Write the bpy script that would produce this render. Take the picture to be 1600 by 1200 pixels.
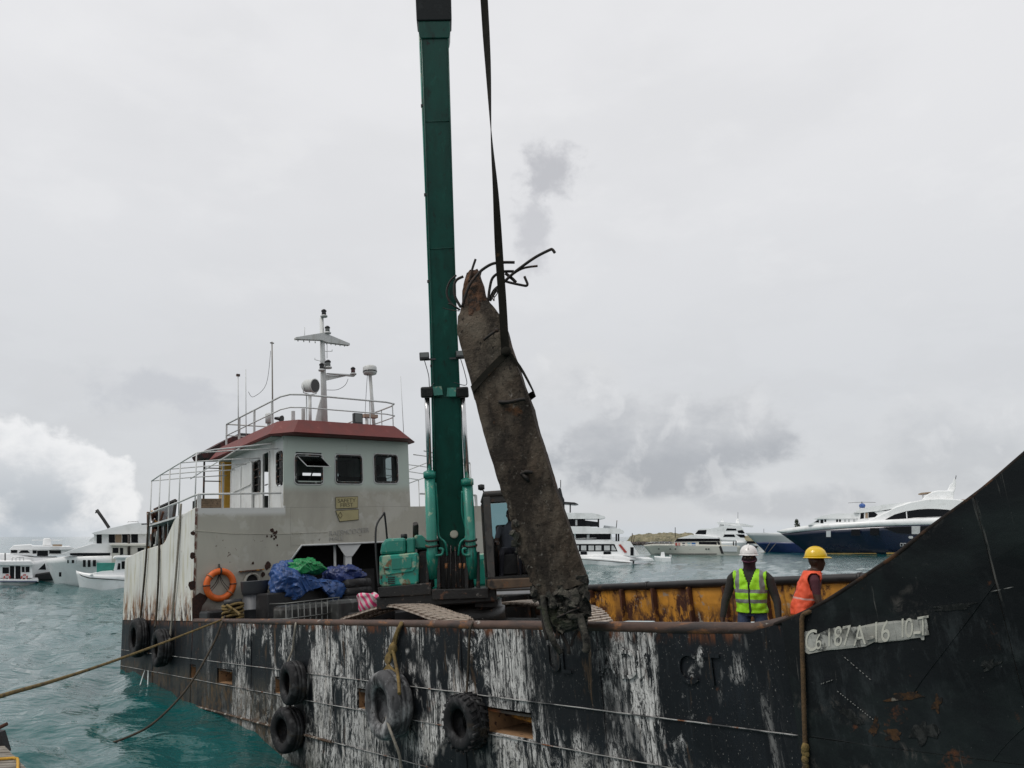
import bpy, bmesh, math, random
from mathutils import Vector, Matrix, noise as mnoise
import numpy as np
random.seed(11); rng = np.random.default_rng(5)
for o in list(bpy.data.objects): bpy.data.objects.remove(o)
scene = bpy.context.scene; COL = scene.collection
R = math.radians
# ------------------------------------------------------------------ camera
FPX, HORIZ, CAMH = 1200.0, 838.0, 3.83            # focal length in photo pixels, horizon row, eye above the water
PITCH = math.atan((HORIZ - 600) / FPX)
cam_d = bpy.data.cameras.new('camera'); cam = bpy.data.objects.new('camera', cam_d); COL.objects.link(cam)
cam_d.sensor_width = 36; cam_d.lens = 36 * FPX / 1600; cam_d.clip_start = .05; cam_d.clip_end = 9000
cam.location = (0, 0, CAMH); cam.rotation_euler = (R(90) + PITCH, 0, 0)
scene.camera = cam
scene.view_settings.view_transform = 'Standard'; scene.view_settings.look = 'None'
scene.view_settings.gamma = 1; scene.view_settings.use_curve_mapping = False
scene.view_settings.exposure = 0.06
# ------------------------------------------------------------------ world: overcast sky with broken grey cloud
SUN_EL, SUN_AZ = R(56), R(-118)                    # azimuth measured from +Y towards +X
world = bpy.data.worlds.new('World'); scene.world = world; world.use_nodes = True
nt = world.node_tree; nt.nodes.clear()
def wn(t, **k):
    n = nt.nodes.new(t)
    for a, v in k.items(): setattr(n, a, v)
    return n
def wl(a, b): nt.links.new(a, b)
def wmath(op, a, b=None, c=None):
    n = wn('ShaderNodeMath', operation=op)
    for i, v in enumerate((a, b, c)):
        if v is None: continue
        if isinstance(v, (int, float)): n.inputs[i].default_value = v
        else: wl(v, n.inputs[i])
    return n.outputs[0]
def wmix(fac, a, b):
    n = wn('ShaderNodeMix', data_type='RGBA')
    for s, v in ((n.inputs[0], fac), (n.inputs[6], a), (n.inputs[7], b)):
        if isinstance(v, (int, float)): s.default_value = v
        elif isinstance(v, tuple): s.default_value = (*v, 1)
        else: wl(v, s)
    return n.outputs[2]
def wmap(v, a, b, c=0., d=1., smooth=True):
    n = wn('ShaderNodeMapRange', interpolation_type='SMOOTHSTEP' if smooth else 'LINEAR'); n.clamp = True
    wl(v, n.inputs[0])
    for i, x in enumerate((a, b, c, d)): n.inputs[1 + i].default_value = x
    return n.outputs[0]
tc = wn('ShaderNodeTexCoord'); sep = wn('ShaderNodeSeparateXYZ'); wl(tc.outputs['Generated'], sep.inputs[0])
az = wmath('ARCTAN2', sep.outputs[0], sep.outputs[1]); el = wmath('ARCSINE', sep.outputs[2])
comb = wn('ShaderNodeCombineXYZ'); wl(az, comb.inputs[0]); wl(el, comb.inputs[1])
def wnoise(sx, sy, detail=6, rough=.55, dist=0., off=0.):
    m = wn('ShaderNodeMapping'); wl(comb.outputs[0], m.inputs[0]); m.inputs['Scale'].default_value = (sx, sy, 1)
    m.inputs['Location'].default_value = (off, off * .7, 0)
    n = wn('ShaderNodeTexNoise'); n.noise_dimensions = '2D'; wl(m.outputs[0], n.inputs['Vector'])
    n.inputs['Scale'].default_value = 1; n.inputs['Detail'].default_value = detail
    n.inputs['Roughness'].default_value = rough; n.inputs['Distortion'].default_value = dist
    return n.outputs[0]
def wray(x, y):
    v = Vector(((x - 800) / FPX, math.cos(PITCH) + math.sin(PITCH) * (y - 600) / FPX,
                math.sin(PITCH) - math.cos(PITCH) * (y - 600) / FPX))
    return v
def azel(x, y):
    v = wray(x, y).normalized(); return math.atan2(v.x, v.y), math.asin(v.z)
def blob(x, y, rx, ry, nz, amp, soft=(1.15, .25)):   # a cloud bank at a compass bearing and height
    a0, e0 = azel(x, y)
    u = wmath('MULTIPLY', wmath('SUBTRACT', az, a0), 1 / R(rx)); v = wmath('MULTIPLY', wmath('SUBTRACT', el, e0), 1 / R(ry))
    d = wmath('SQRT', wmath('ADD', wmath('MULTIPLY', u, u), wmath('MULTIPLY', v, v)))
    d = wmath('ADD', d, wmath('MULTIPLY', wmath('SUBTRACT', nz, .5), amp))
    return wmap(d, soft[0], soft[1])
n_big = wnoise(2.2, 5.0, 5, .5, .1, 3.1); n_mid = wnoise(6, 13, 7, .58, .1, 7.7); n_fine = wnoise(18, 22, 8, .6, .08, 1.3); n_puff = wnoise(20, 20, 8, .55, .2, 4.4); n_puff2 = wnoise(11, 17, 10, .6, .08, 2.9)
base = wmix(wmap(el, R(-1), R(34)), (.565, .58, .60), (.725, .725, .738))
base = wmix(wmath('MULTIPLY', wmap(n_big, .42, .7), .35), base, (.60, .605, .62))
base = wmix(wmath('MULTIPLY', wmap(n_mid, .5, .75), .22), base, (.79, .79, .795))
low = wmap(el, R(22), R(3))
base = wmix(wmath('MULTIPLY', wmath('MULTIPLY', wmap(n_mid, .42, .68), low), .5), base, (.50, .51, .53))
def cloud(x, y, rx, ry, nz, amp, col, k, soft=(1.15, .25)):
    global base
    base = wmix(wmath('MULTIPLY', blob(x, y, rx, ry, nz, amp, soft), k), base, col)
def elpx(y): return azel(900, y)[1]
def mass(blobs, y0, y1, dark, mid, k):              # a billowing bank: flat dark base, paler lumpy crown
    global base
    m = None
    for b_ in blobs:
        q = blob(*b_); m = q if m is None else wmath('MAXIMUM', m, q)
    ew = wmath('ADD', el, wmath('MULTIPLY', wmath('SUBTRACT', n_puff2, .5), .03))
    m = wmath('MULTIPLY', m, wmap(ew, elpx(y0 + 6), elpx(y0 - 14)))
    ew2 = wmath('ADD', el, wmath('MULTIPLY', wmath('SUBTRACT', n_puff2, .5), .16))
    c_ = wmix(wmap(ew2, elpx(y0 - 10), elpx(y1)), dark, mid)
    c_ = wmix(wmath('MULTIPLY', wmap(n_puff, .52, .72), .35), c_, (.76, .76, .765))
    base = wmix(wmath('MULTIPLY', m, k), base, c_)
mass([(1020, 700, 9.5, 5.0, n_puff2, 1.5, (1.05, .55)), (900, 600, 4.6, 3.6, n_puff2, 1.6, (1.05, .5)), (1160, 660, 4.5, 3.0, n_puff2, 1.6, (1.05, .5))], 786, 560, (.335, .35, .38), (.63, .635, .645), .82)
mass([(1480, 690, 8, 3.6, n_puff2, 1.7, (1.05, .5)), (1700, 660, 9, 4, n_puff2, 1.7, (1.05, .5))], 800, 600, (.44, .455, .48), (.66, .665, .675), .6)
mass([(1230, 775, 7, 1.8, n_puff2, 1.5, (1.05, .5))], 825, 720, (.42, .435, .465), (.60, .61, .63), .6)
cloud(855, 270, 2.6, 2.6, n_fine, 2.4, (.43, .435, .46), .8)
cloud(835, 350, 1.6, 3.6, n_fine, 2.4, (.48, .485, .51), .7)
cloud(240, 605, 4.5, 1.8, n_fine, 2.6, (.46, .475, .51), .5)
cloud(350, 660, 5, 2.2, n_fine, 2.4, (.52, .53, .56), .45)
# cumulus low on the left: bright crown, blue grey base
cum = blob(40, 775, 6.4, 4.7, n_puff, .8, (1.04, .90)); cum2 = blob(-10, 720, 5.0, 2.9, n_puff, .75, (1.05, .88))
cum = wmath('MAXIMUM', wmath('MAXIMUM', cum, cum2), blob(115, 765, 4.0, 2.9, n_puff, .8, (1.05, .9)))
inn = wmath('MAXIMUM', blob(40, 790, 6.6, 4.7, n_fine, 1.6, (1.0, .15)), blob(-30, 745, 5.4, 3.0, n_fine, 1.6, (1.0, .15)))
ccol = wmix(inn, (.775, .777, .785), wmix(wmap(el, R(.4), R(6.0)), (.37, .41, .455), (.60, .615, .64)))
base = wmix(wmath('MULTIPLY', cum, .95), base, ccol)
base = wmix(wmath('MULTIPLY', wmap(el, R(1.6), R(0)), .5), base, (.50, .55, .60))
sky = wn('ShaderNodeTexSky', sky_type='NISHITA', sun_disc=False); sky.sun_elevation = SUN_EL; sky.sun_rotation = SUN_AZ
sc = wn('ShaderNodeVectorMath', operation='SCALE'); wl(base, sc.inputs[0]); sc.inputs['Scale'].default_value = 11.0
mixsky = wmix(.95, sky.outputs[0], sc.outputs[0])
bg = wn('ShaderNodeBackground'); wl(mixsky, bg.inputs[0]); bg.inputs[1].default_value = .1
wo = wn('ShaderNodeOutputWorld'); wl(bg.outputs[0], wo.inputs[0])
# ------------------------------------------------------------------ one soft sun behind the cloud
sd = bpy.data.lights.new('sun', 'SUN'); so = bpy.data.objects.new('sun', sd); COL.objects.link(so)
sd.energy = 1.5; sd.angle = R(22); sd.color = (1, .96, .9)
sv = Vector((math.sin(SUN_AZ) * math.cos(SUN_EL), math.cos(SUN_AZ) * math.cos(SUN_EL), math.sin(SUN_EL)))
so.rotation_euler = sv.to_track_quat('Z', 'Y').to_euler(); so.location = (0, 0, 60)

# ------------------------------------------------------------------ frames: the ship is trimmed by the stern and lists to the near side
psi, tri, lis = R(39.58), R(4.29), R(1.76)
_s = Vector((math.sin(psi), -math.cos(psi), 0)); _b = Vector((math.cos(psi), math.sin(psi), 0)); _u = Vector((0, 0, 1))
S_ = _s * math.cos(tri) + _u * math.sin(tri); _u2 = _u * math.cos(tri) - _s * math.sin(tri)
B_ = _b * math.cos(lis) + _u2 * math.sin(lis); U_ = _u2 * math.cos(lis) - _b * math.sin(lis)
P0 = Vector((-.92, 11.0, 2.623))
SHIP = Matrix(((S_.x, B_.x, U_.x, P0.x), (S_.y, B_.y, U_.y, P0.y), (S_.z, B_.z, U_.z, P0.z), (0, 0, 0, 1)))
SHIPI = SHIP.inverted(); EYE = Vector((0, 0, CAMH)); EYE_S = SHIPI @ EYE
def SH(x, y, ax, val):                      # pixel ray meets the ship plane local[ax] = val
    d = SHIPI.to_3x3() @ wray(x, y); return EYE_S + d * ((val - EYE_S[ax]) / d[ax])
def WY(x, y, Y): d = wray(x, y); return EYE + d * (Y / d.y)
def WZ(x, y, z=0.): d = wray(x, y); return EYE + d * ((z - CAMH) / d.z)
# the excavator's swung upper works: x towards its front, y to its left, z up
OE = Vector((-3.1, 2.55, -1.0)); _f = Vector((EYE_S.x - OE.x, EYE_S.y - OE.y, 0)).normalized(); _l = Vector((-_f.y, _f.x, 0))
EXM = Matrix(((_f.x, _l.x, 0, OE.x), (_f.y, _l.y, 0, OE.y), (0, 0, 1, OE.z), (0, 0, 0, 1))); EXI = EXM.inverted()
def EX(x, y, fv):                            # pixel ray meets the plane 'fv metres in front of the slew centre'; ship coordinates
    o = EXI @ EYE_S; d = EXI.to_3x3() @ (SHIPI.to_3x3() @ wray(x, y)); return EXM @ (o + d * ((fv - o.x) / d.x))

# ------------------------------------------------------------------ mesh helpers
BASE = {}
def root_of(o):
    while o.parent: o = o.parent
    return o
class MB:
    def __init__(s): s.v = []; s.f = []; s.sm = []; s.mi = []
    def add(s, vs, fs, smooth=False, mi=0):
        k = len(s.v); s.v += [Vector(v) for v in vs]
        for f in fs: s.f.append([i + k for i in f]); s.sm.append(smooth); s.mi.append(mi)
        return s
    def box(s, a, b, mi=0):
        (x0, y0, z0), (x1, y1, z1) = a, b
        x0, x1 = min(x0, x1), max(x0, x1); y0, y1 = min(y0, y1), max(y0, y1); z0, z1 = min(z0, z1), max(z0, z1)
        return s.add([(x0,y0,z0),(x1,y0,z0),(x1,y1,z0),(x0,y1,z0),(x0,y0,z1),(x1,y0,z1),(x1,y1,z1),(x0,y1,z1)],
                     [(0,3,2,1),(4,5,6,7),(0,1,5,4),(1,2,6,5),(2,3,7,6),(3,0,4,7)], False, mi)
    def bar(s, p, q, w, h, up=(0, 0, 1), mi=0):
        p, q = Vector(p), Vector(q); d = (q - p).normalized(); sx = d.cross(Vector(up))
        if sx.length < 1e-4: sx = d.cross(Vector((1, 0, 0)))
        sx.normalize(); uz = sx.cross(d); a = sx * w / 2; c = uz * h / 2
        return s.add([p-a-c, p+a-c, p+a+c, p-a+c, q-a-c, q+a-c, q+a+c, q-a+c],
                     [(0,1,2,3),(7,6,5,4),(0,4,5,1),(1,5,6,2),(2,6,7,3),(3,7,4,0)], False, mi)
    def tube(s, pts, r, n=8, closed=False, mi=0, flat=1.0):
        pts = [Vector(p) for p in pts]; m = len(pts); rr = r if hasattr(r, '__len__') else [r] * m
        rings = []; prev = None
        for i, p in enumerate(pts):
            if closed: t = pts[(i + 1) % m] - pts[i - 1]
            else: t = pts[min(i + 1, m - 1)] - pts[max(i - 1, 0)]
            t = t.normalized() if t.length > 1e-9 else Vector((0, 0, 1))
            if prev is None:
                a = t.cross(Vector((0, 0, 1)));
                if a.length < .1: a = t.cross(Vector((0, 1, 0)))
            else: a = prev - t * prev.dot(t)
            a = a.normalized() if a.length > 1e-9 else Vector((1, 0, 0)); prev = a; c = t.cross(a)
            rings.append([p + (a * math.cos(2*math.pi*j/n) + c * flat * math.sin(2*math.pi*j/n)) * rr[i] for j in range(n)])
        return s.loft(rings, closed_path=closed, caps=not closed, smooth=True, mi=mi)
    def loft(s, rings, closed_path=False, caps=True, smooth=True, mi=0):
        n = len(rings[0]); m = len(rings); vs = [v for r in rings for v in r]; fs = []
        for i in range(m if closed_path else m - 1):
            for j in range(n):
                a, b = i * n + j, i * n + (j + 1) % n; c = ((i + 1) % m) * n
                fs.append((a, b, c + (j + 1) % n, c + j))
        s.add(vs, fs, smooth, mi)
        if caps and not closed_path:
            k = len(s.v) - len(vs)
            s.f.append([k + j for j in range(n)][::-1]); s.sm.append(False); s.mi.append(mi)
            s.f.append([k + (m - 1) * n + j for j in range(n)]); s.sm.append(False); s.mi.append(mi)
        return s
    def prism(s, poly, vec, mi=0):
        poly = [Vector(p) for p in poly]; vec = Vector(vec); n = len(poly)
        return s.add(poly + [p + vec for p in poly],
                     [tuple(range(n))[::-1], tuple(range(n, 2 * n))] + [(i, (i+1) % n, n + (i+1) % n, n + i) for i in range(n)], False, mi)
    def sphere(s, c, rx, ry, rz, nu=12, nv=8, mi=0, z0=-1., z1=1.):
        c = Vector(c); rings = []
        for i in range(nv + 1):
            zz = z0 + (z1 - z0) * (0.5 - 0.5 * math.cos(math.pi * i / nv)); q = math.sqrt(max(1e-5, 1 - zz * zz))
            rings.append([c + Vector((rx * q * math.cos(2*math.pi*j/nu), ry * q * math.sin(2*math.pi*j/nu), rz * zz)) for j in range(nu)])
        return s.loft(rings, mi=mi)
    def lathe(s, o, ax, prof, n=20, mi=0, smooth=True):   # prof: (radius, height)
        o = Vector(o); ax = Vector(ax).normalized(); a = ax.cross(Vector((0, 0, 1)))
        if a.length < .1: a = ax.cross(Vector((1, 0, 0)))
        a.normalize(); b = ax.cross(a)
        return s.loft([[o + ax * h + (a * math.cos(2*math.pi*j/n) + b * math.sin(2*math.pi*j/n)) * max(r, 1e-4) for j in range(n)] for r, h in prof], smooth=smooth, mi=mi)
    def xf(s, M):
        s.v = [M @ v for v in s.v]; return s
    def jitter(s, amp, sc=3., seed=0.):
        o = Vector((seed, seed * 1.7, seed * .3))
        s.v = [v + mnoise.noise_vector((v + o) * sc) * amp for v in s.v]; return s
    def build(s, name, mat, parent=None, bevel=0., autosmooth=False, fix=True):
        off = BASE.get(root_of(parent).name, Vector((0, 0, 0))) if parent else Vector((0, 0, 0))
        me = bpy.data.meshes.new(name); me.from_pydata([tuple(v - off) for v in s.v], [], s.f)
        for m in (mat if isinstance(mat, (list, tuple)) else [mat]): me.materials.append(m)
        me.polygons.foreach_set('use_smooth', s.sm); me.polygons.foreach_set('material_index', s.mi)
        if fix:
            bm = bmesh.new(); bm.from_mesh(me); bmesh.ops.recalc_face_normals(bm, faces=bm.faces); bm.to_mesh(me); bm.free()
        me.update()
        o = bpy.data.objects.new(name, me); COL.objects.link(o)
        if parent: o.parent = parent
        if bevel:
            b = o.modifiers.new('bevel', 'BEVEL'); b.width = bevel; b.segments = 2; b.limit_method = 'ANGLE'; b.angle_limit = R(40)
        return o
def tag(o, label, cat, group=None, kind=None):
    if label: o['label'] = label
    if cat: o['category'] = cat
    if group: o['group'] = group
    if kind: o['kind'] = kind
    return o
def thing(name, label, cat, base, group=None, frame='ship', rotz=0.):
    o = bpy.data.objects.new(name, None); COL.objects.link(o); o.empty_display_size = .2
    base = Vector(base)
    if frame == 'ship': o.matrix_world = SHIP @ Matrix.Translation(base); BASE[o.name] = base
    else: o.matrix_world = Matrix.Translation(base) @ Matrix.Rotation(rotz, 4, 'Z'); BASE[o.name] = Vector((0, 0, 0))
    return tag(o, label, cat, group)
def solo(mb, name, mat, label, cat, base, group=None, kind=None, bevel=0., frame='ship', fix=True):
    base = Vector(base); mb.v = [v - base for v in mb.v]
    o = mb.build(name, mat, None, bevel, fix=fix)
    o.matrix_world = (SHIP if frame == 'ship' else Matrix.Identity(4)) @ Matrix.Translation(base)
    return tag(o, label, cat, group, kind)
def text_part(name, txt, size, origin, right, up, depth, mat, parent, align='LEFT', sx=1.0):
    cu = bpy.data.curves.new(name, 'FONT'); cu.body = txt; cu.size = size; cu.extrude = depth / 2; cu.align_x = align; cu.align_y = 'CENTER'
    to = bpy.data.objects.new(name, cu); COL.objects.link(to); bpy.context.view_layer.update()
    me = bpy.data.meshes.new_from_object(to.evaluated_get(bpy.context.evaluated_depsgraph_get()))
    bpy.data.objects.remove(to); right = Vector(right).normalized(); up = Vector(up).normalized(); nrm = right.cross(up)
    off = BASE.get(root_of(parent).name, Vector((0, 0, 0))); o0 = Vector(origin) - off
    for v in me.vertices: c = v.co.copy(); v.co = o0 + right * c.x * sx + up * c.y + nrm * c.z
    me.materials.clear(); me.materials.append(mat)
    o = bpy.data.objects.new(name, me); COL.objects.link(o); o.parent = parent; return o
def catmull(pts, k=6):
    pts = [Vector(p) for p in pts]; out = []
    for i in range(len(pts) - 1):
        a, b, c, d = pts[max(i-1, 0)], pts[i], pts[i+1], pts[min(i+2, len(pts)-1)]
        for j in range(k):
            t = j / k; out.append(.5 * ((2*b) + (c-a)*t + (2*a-5*b+4*c-d)*t*t + (3*b-a-3*c+d)*t**3))
    return out + [pts[-1]]

# ------------------------------------------------------------------ materials
MATS = {}
def mat(name, col, rough=.6, metal=0., var=.18, vs=2.5, layers=(), bump=0., bs=25., spec=.5, off=(0, 0, 0), coat=0., bstretch=(1, 1, 1)):
    m = bpy.data.materials.new(name); m.use_nodes = True; t = m.node_tree; N = t.nodes; p = N['Principled BSDF']
    def nn(ty, **k):
        n = N.new(ty)
        for a, v in k.items(): setattr(n, a, v)
        return n
    L = t.links.new
    c = nn('ShaderNodeTexCoord'); va = nn('ShaderNodeVectorMath', operation='ADD'); L(c.outputs['Object'], va.inputs[0]); va.inputs[1].default_value = off
    vec = va.outputs[0]
    def noise(scale, detail=4, rough_=.55, dist=0., seed=0.):
        mp = nn('ShaderNodeMapping'); L(vec, mp.inputs[0]); mp.inputs['Location'].default_value = (seed, seed * .37, seed * .71)
        mp.inputs['Scale'].default_value = scale if isinstance(scale, (tuple, list)) else (scale,) * 3
        n = nn('ShaderNodeTexNoise'); L(mp.outputs[0], n.inputs['Vector']); n.inputs['Scale'].default_value = 1
        n.inputs['Detail'].default_value = detail; n.inputs['Roughness'].default_value = rough_; n.inputs['Distortion'].default_value = dist
        return n.outputs[0]
    def rng_(v, a, b, c0=0., d=1., sm=False):
        n = nn('ShaderNodeMapRange', interpolation_type='SMOOTHSTEP' if sm else 'LINEAR'); L(v, n.inputs[0]); n.clamp = True
        for i, x in enumerate((a, b, c0, d)): n.inputs[i + 1].default_value = x
        return n.outputs[0]
    def mul(a, b):
        n = nn('ShaderNodeMath', operation='MULTIPLY')
        for i, v in enumerate((a, b)):
            if isinstance(v, (int, float)): n.inputs[i].default_value = v
            else: L(v, n.inputs[i])
        return n.outputs[0]
    def mix(f, a, b):
        n = nn('ShaderNodeMix', data_type='RGBA')
        for s, v in ((n.inputs[0], f), (n.inputs[6], a), (n.inputs[7], b)):
            if isinstance(v, (int, float)): s.default_value = v
            elif isinstance(v, (tuple, list)): s.default_value = (*v[:3], 1)
            else: L(v, s)
        return n.outputs[2]
    n0 = noise(vs, 5, .6, .2)
    lo = tuple(x * (1 - var) for x in col); hi = tuple(min(1, x * (1 + var)) for x in col)
    cur = mix(rng_(n0, .3, .7), lo, hi); rg = rough; hgt = None; sepn = None
    for i, l in enumerate(layers):
        k = rng_(noise(l.get('scale', 3.), l.get('detail', 5), l.get('nr', .6), l.get('dist', .3), l.get('seed', i * 7.3 + 1)), l['lo'], l['hi'])
        if l.get('scale2'): k = mul(k, rng_(noise(l['scale2'], 4, .6, .2, i * 3.1 + 17), l.get('lo2', .4), l.get('hi2', .6)))
        for ax, a, b in l.get('zone', ()):
            if sepn is None: sepn = nn('ShaderNodeSeparateXYZ'); L(vec, sepn.inputs[0])
            k = mul(k, rng_(sepn.outputs[ax], a, b, sm=True))
        k = mul(k, l.get('amt', 1.))
        cur = mix(k, cur, l['col'])
        if 'rough' in l:
            n = nn('ShaderNodeMix', data_type='FLOAT'); L(k, n.inputs[0])
            if isinstance(rg, float): n.inputs[2].default_value = rg
            else: L(rg, n.inputs[2])
            n.inputs[3].default_value = l['rough']; rg = n.outputs[0]
        if l.get('relief'):
            h = mul(k, l['relief'])
            if hgt is None: hgt = h
            else:
                a = nn('ShaderNodeMath', operation='ADD'); L(hgt, a.inputs[0]); L(h, a.inputs[1]); hgt = a.outputs[0]
    L(cur, p.inputs['Base Color'])
    if isinstance(rg, float):
        L(rng_(n0, .25, .75, max(.02, rg - .08), min(1, rg + .08)), p.inputs['Roughness'])
    else: L(rg, p.inputs['Roughness'])
    p.inputs['Metallic'].default_value = metal; p.inputs['Specular IOR Level'].default_value = spec
    if coat: p.inputs['Coat Weight'].default_value = coat
    if bump or hgt is not None:
        b = nn('ShaderNodeBump'); b.inputs['Strength'].default_value = 1; b.inputs['Distance'].default_value = 1
        h = mul(noise(tuple(bs * q for q in bstretch), 5, .6), bump)
        if hgt is not None:
            a = nn('ShaderNodeMath', operation='ADD'); L(hgt, a.inputs[0]); L(h, a.inputs[1]); h = a.outputs[0]
        L(h, b.inputs['Height']); L(b.outputs[0], p.inputs['Normal'])
    MATS[name] = m; return m
def glass(name, tint=(.012, .014, .017), rough=.15):
    m = mat(name, tint, rough, 0, .1, spec=.16); return m
def clear_glass(name, ior=1.22, tint=(.5, .55, .55)):
    m = bpy.data.materials.new(name); m.use_nodes = True; t = m.node_tree; t.nodes.clear()
    tr = t.nodes.new('ShaderNodeBsdfTransparent'); tr.inputs[0].default_value = (*tint, 1)
    gl = t.nodes.new('ShaderNodeBsdfGlossy'); gl.inputs['Roughness'].default_value = .06
    fr = t.nodes.new('ShaderNodeFresnel'); fr.inputs[0].default_value = ior
    mx = t.nodes.new('ShaderNodeMixShader'); o = t.nodes.new('ShaderNodeOutputMaterial'); L = t.links.new
    L(fr.outputs[0], mx.inputs[0]); L(tr.outputs[0], mx.inputs[1]); L(gl.outputs[0], mx.inputs[2]); L(mx.outputs[0], o.inputs[0])
    return m
# ------------------------------------------------------------------ palette
SB = Vector((-4, 4.5, -3))                       # base point of the ship in ship coordinates
RUST = (.16, .055, .018); RUSTD = (.05, .018, .010); CHALK = (.40, .39, .375)
def hullmat(name, col, chalk, seed):
    return mat(name, col, .55, .0, .35, 1.3, [
        dict(col=(.017, .022, .027), scale=(1.6, 1, .5), lo=.45, hi=.7, amt=.8, seed=seed + 4),
        dict(col=(.05, .055, .06), scale=(5, 1, .5), lo=.58, hi=.72, amt=.5, seed=seed + 44, detail=9, nr=.7, zone=[(0, 5.3, 4.7)]),
        dict(col=(.50, .495, .48), scale=(9, 1, 1.7), scale2=(1.25, 1, .24), lo2=.525, hi2=.57, lo=.495, hi=.52, amt=1., detail=14, nr=.82, dist=1.2, rough=.85, seed=seed, zone=[(0, -10.0, -8.6), (0, 5.1, 4.6)]),
        dict(col=(.62, .61, .59), scale=(17, 1, 2.2), scale2=(.8, 1, .5), lo2=.55, hi2=.60, lo=.475, hi=.51, amt=1., detail=14, nr=.82, dist=1.2, rough=.85, seed=seed + 9, zone=[(0, -9.4, -7.8), (0, 5.0, 4.4)]),
        dict(col=(.40, .39, .365), scale=(5.5, 1, 4.), scale2=(.9, 1, .5), lo2=.48, hi2=.55, lo=.48, hi=.53, amt=.85, zone=[(2, -1.15, -1.5), (0, 5.0, 4.0), (0, -9.0, -6.)], seed=seed + 21, detail=14, nr=.8, dist=.9),
        dict(col=(.0065, .008, .010), scale=(8, 1, 3), lo=.34, hi=.50, amt=.93, seed=seed + 81, detail=10, nr=.75, zone=[(0, 1.5, 1.9), (0, 3.4, 3.0), (2, -1.3, -1.0)]),
        dict(col=(.58, .575, .56), scale=(7, 1, 4.5), scale2=(1.5, 1, .9), lo2=.56, hi2=.61, lo=.51, hi=.54, amt=1., detail=14, nr=.84, dist=1.5, rough=.85, seed=seed + 131, zone=[(0, -9.0, -7.), (0, 4.9, 4.4)]),
        dict(col=(.0065, .008, .010), scale=(16, 1, 7), lo=.525, hi=.56, amt=.88, seed=seed + 91, detail=12, nr=.8, dist=1.5),
        dict(col=(.010, .012, .014), scale=(22, 1, 1.0), lo=.57, hi=.62, amt=.85, seed=seed + 61, detail=6),
        dict(col=RUST, scale=(2.4, 1, 1.6), lo=.63, hi=.72, amt=.6, seed=seed + 13, detail=9, nr=.7),
        dict(col=(.20, .12, .06), scale=(6, 1, .9), lo=.60, hi=.70, amt=.5, seed=seed + 71, detail=9, nr=.7),
        dict(col=RUST, scale=(9, 1, 2.), lo=.5, hi=.66, amt=.8, seed=seed + 15, detail=7, zone=[(2, -.16, -.04)]),
        dict(col=(.30, .29, .27), scale=(60, 1, 40), lo=.68, hi=.74, amt=.6, seed=seed + 31, detail=2),
        dict(col=(.06, .055, .045), scale=(2.5, 1, 2.5), lo=.40, hi=.56, amt=.6, zone=[(2, -.9, -1.3), (0, -3.5, -6.)], seed=seed + 52, detail=9, nr=.7),
        dict(col=(.12, .07, .03), scale=(7, 1, 3), lo=.50, hi=.60, amt=.7, zone=[(2, -1.0, -1.4), (0, -4.5, -7.)], seed=seed + 55, detail=9, nr=.75),
        dict(col=(.03, .040, .025), scale=(3, 1, 5), lo=.35, hi=.6, amt=.8, zone=[(2, -1.9, -2.6)], seed=seed + 2),
    ], bump=.004, bs=7, off=tuple(SB), spec=.25)
M_hull = [hullmat('hull_paint', (.0055, .0072, .0095), 1., 3.)] * 3
M_bow = mat('bow_paint', (.0042, .0056, .0068), .6, 0, .4, .9, [
    dict(col=(.016, .024, .023), scale=(1.0, 1, 1.6), lo=.46, hi=.68, amt=.7, detail=8, nr=.65), dict(col=(.030, .036, .038), scale=(7, 1, 2.5), scale2=(.8, 1, .8), lo2=.5, hi2=.6, lo=.50, hi=.62, amt=.6, detail=10, nr=.75),
    dict(col=RUST, scale=(2.6, 1, 2.4), lo=.62, hi=.72, amt=.8, detail=8, nr=.7),
    dict(col=(.11, .10, .09), scale=(7, 1, 5), scale2=(.9, 1, 1.3), lo2=.58, hi2=.64, lo=.50, hi=.6, amt=.5, detail=12, nr=.8, dist=1.),
    dict(col=(.22, .22, .21), scale=(50, 1, 30), lo=.72, hi=.78, amt=.4, detail=2),
    dict(col=(.25, .24, .22), scale=(14, 1, .8), lo=.66, hi=.72, amt=.35, detail=8)], bump=.006, bs=5, off=tuple(SB), spec=.22)
M_chine = mat('chine_rust', (.06, .035, .02), .8, 0, .5, 4, [dict(col=(.3, .28, .25), scale=6., lo=.55, hi=.62)], bump=.004)
M_weld = mat('weld_bead', (.30, .295, .285), .8, 0, .4, 5, [dict(col=(.02, .022, .025), scale=2.3, lo=.54, hi=.62, amt=.9), dict(col=RUST, scale=5., lo=.6, hi=.66)], bump=.003, bs=60)
M_rail = mat('rusty_rail', (.075, .042, .030), .6, .1, .4, 3, [dict(col=(.03, .022, .02), scale=(1.2, 5, 5), lo=.5, hi=.62), dict(col=(.24, .10, .035), scale=(2.5, 6, 6), lo=.58, hi=.66), dict(col=(.33, .31, .28), scale=(5, 8, 8), lo=.66, hi=.71)], bump=.004, bs=30)
M_bedge = mat('bow_edge_steel', (.016, .012, .010), .8, 0, .5, 4, [dict(col=(.07, .035, .018), scale=5., lo=.55, hi=.65)], bump=.006, spec=.2)
M_frail = mat('black_rail', (.012, .011, .011), .45, 0, .4, 3, [dict(col=(.08, .05, .035), scale=4., lo=.6, hi=.68)], bump=.003)
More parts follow.
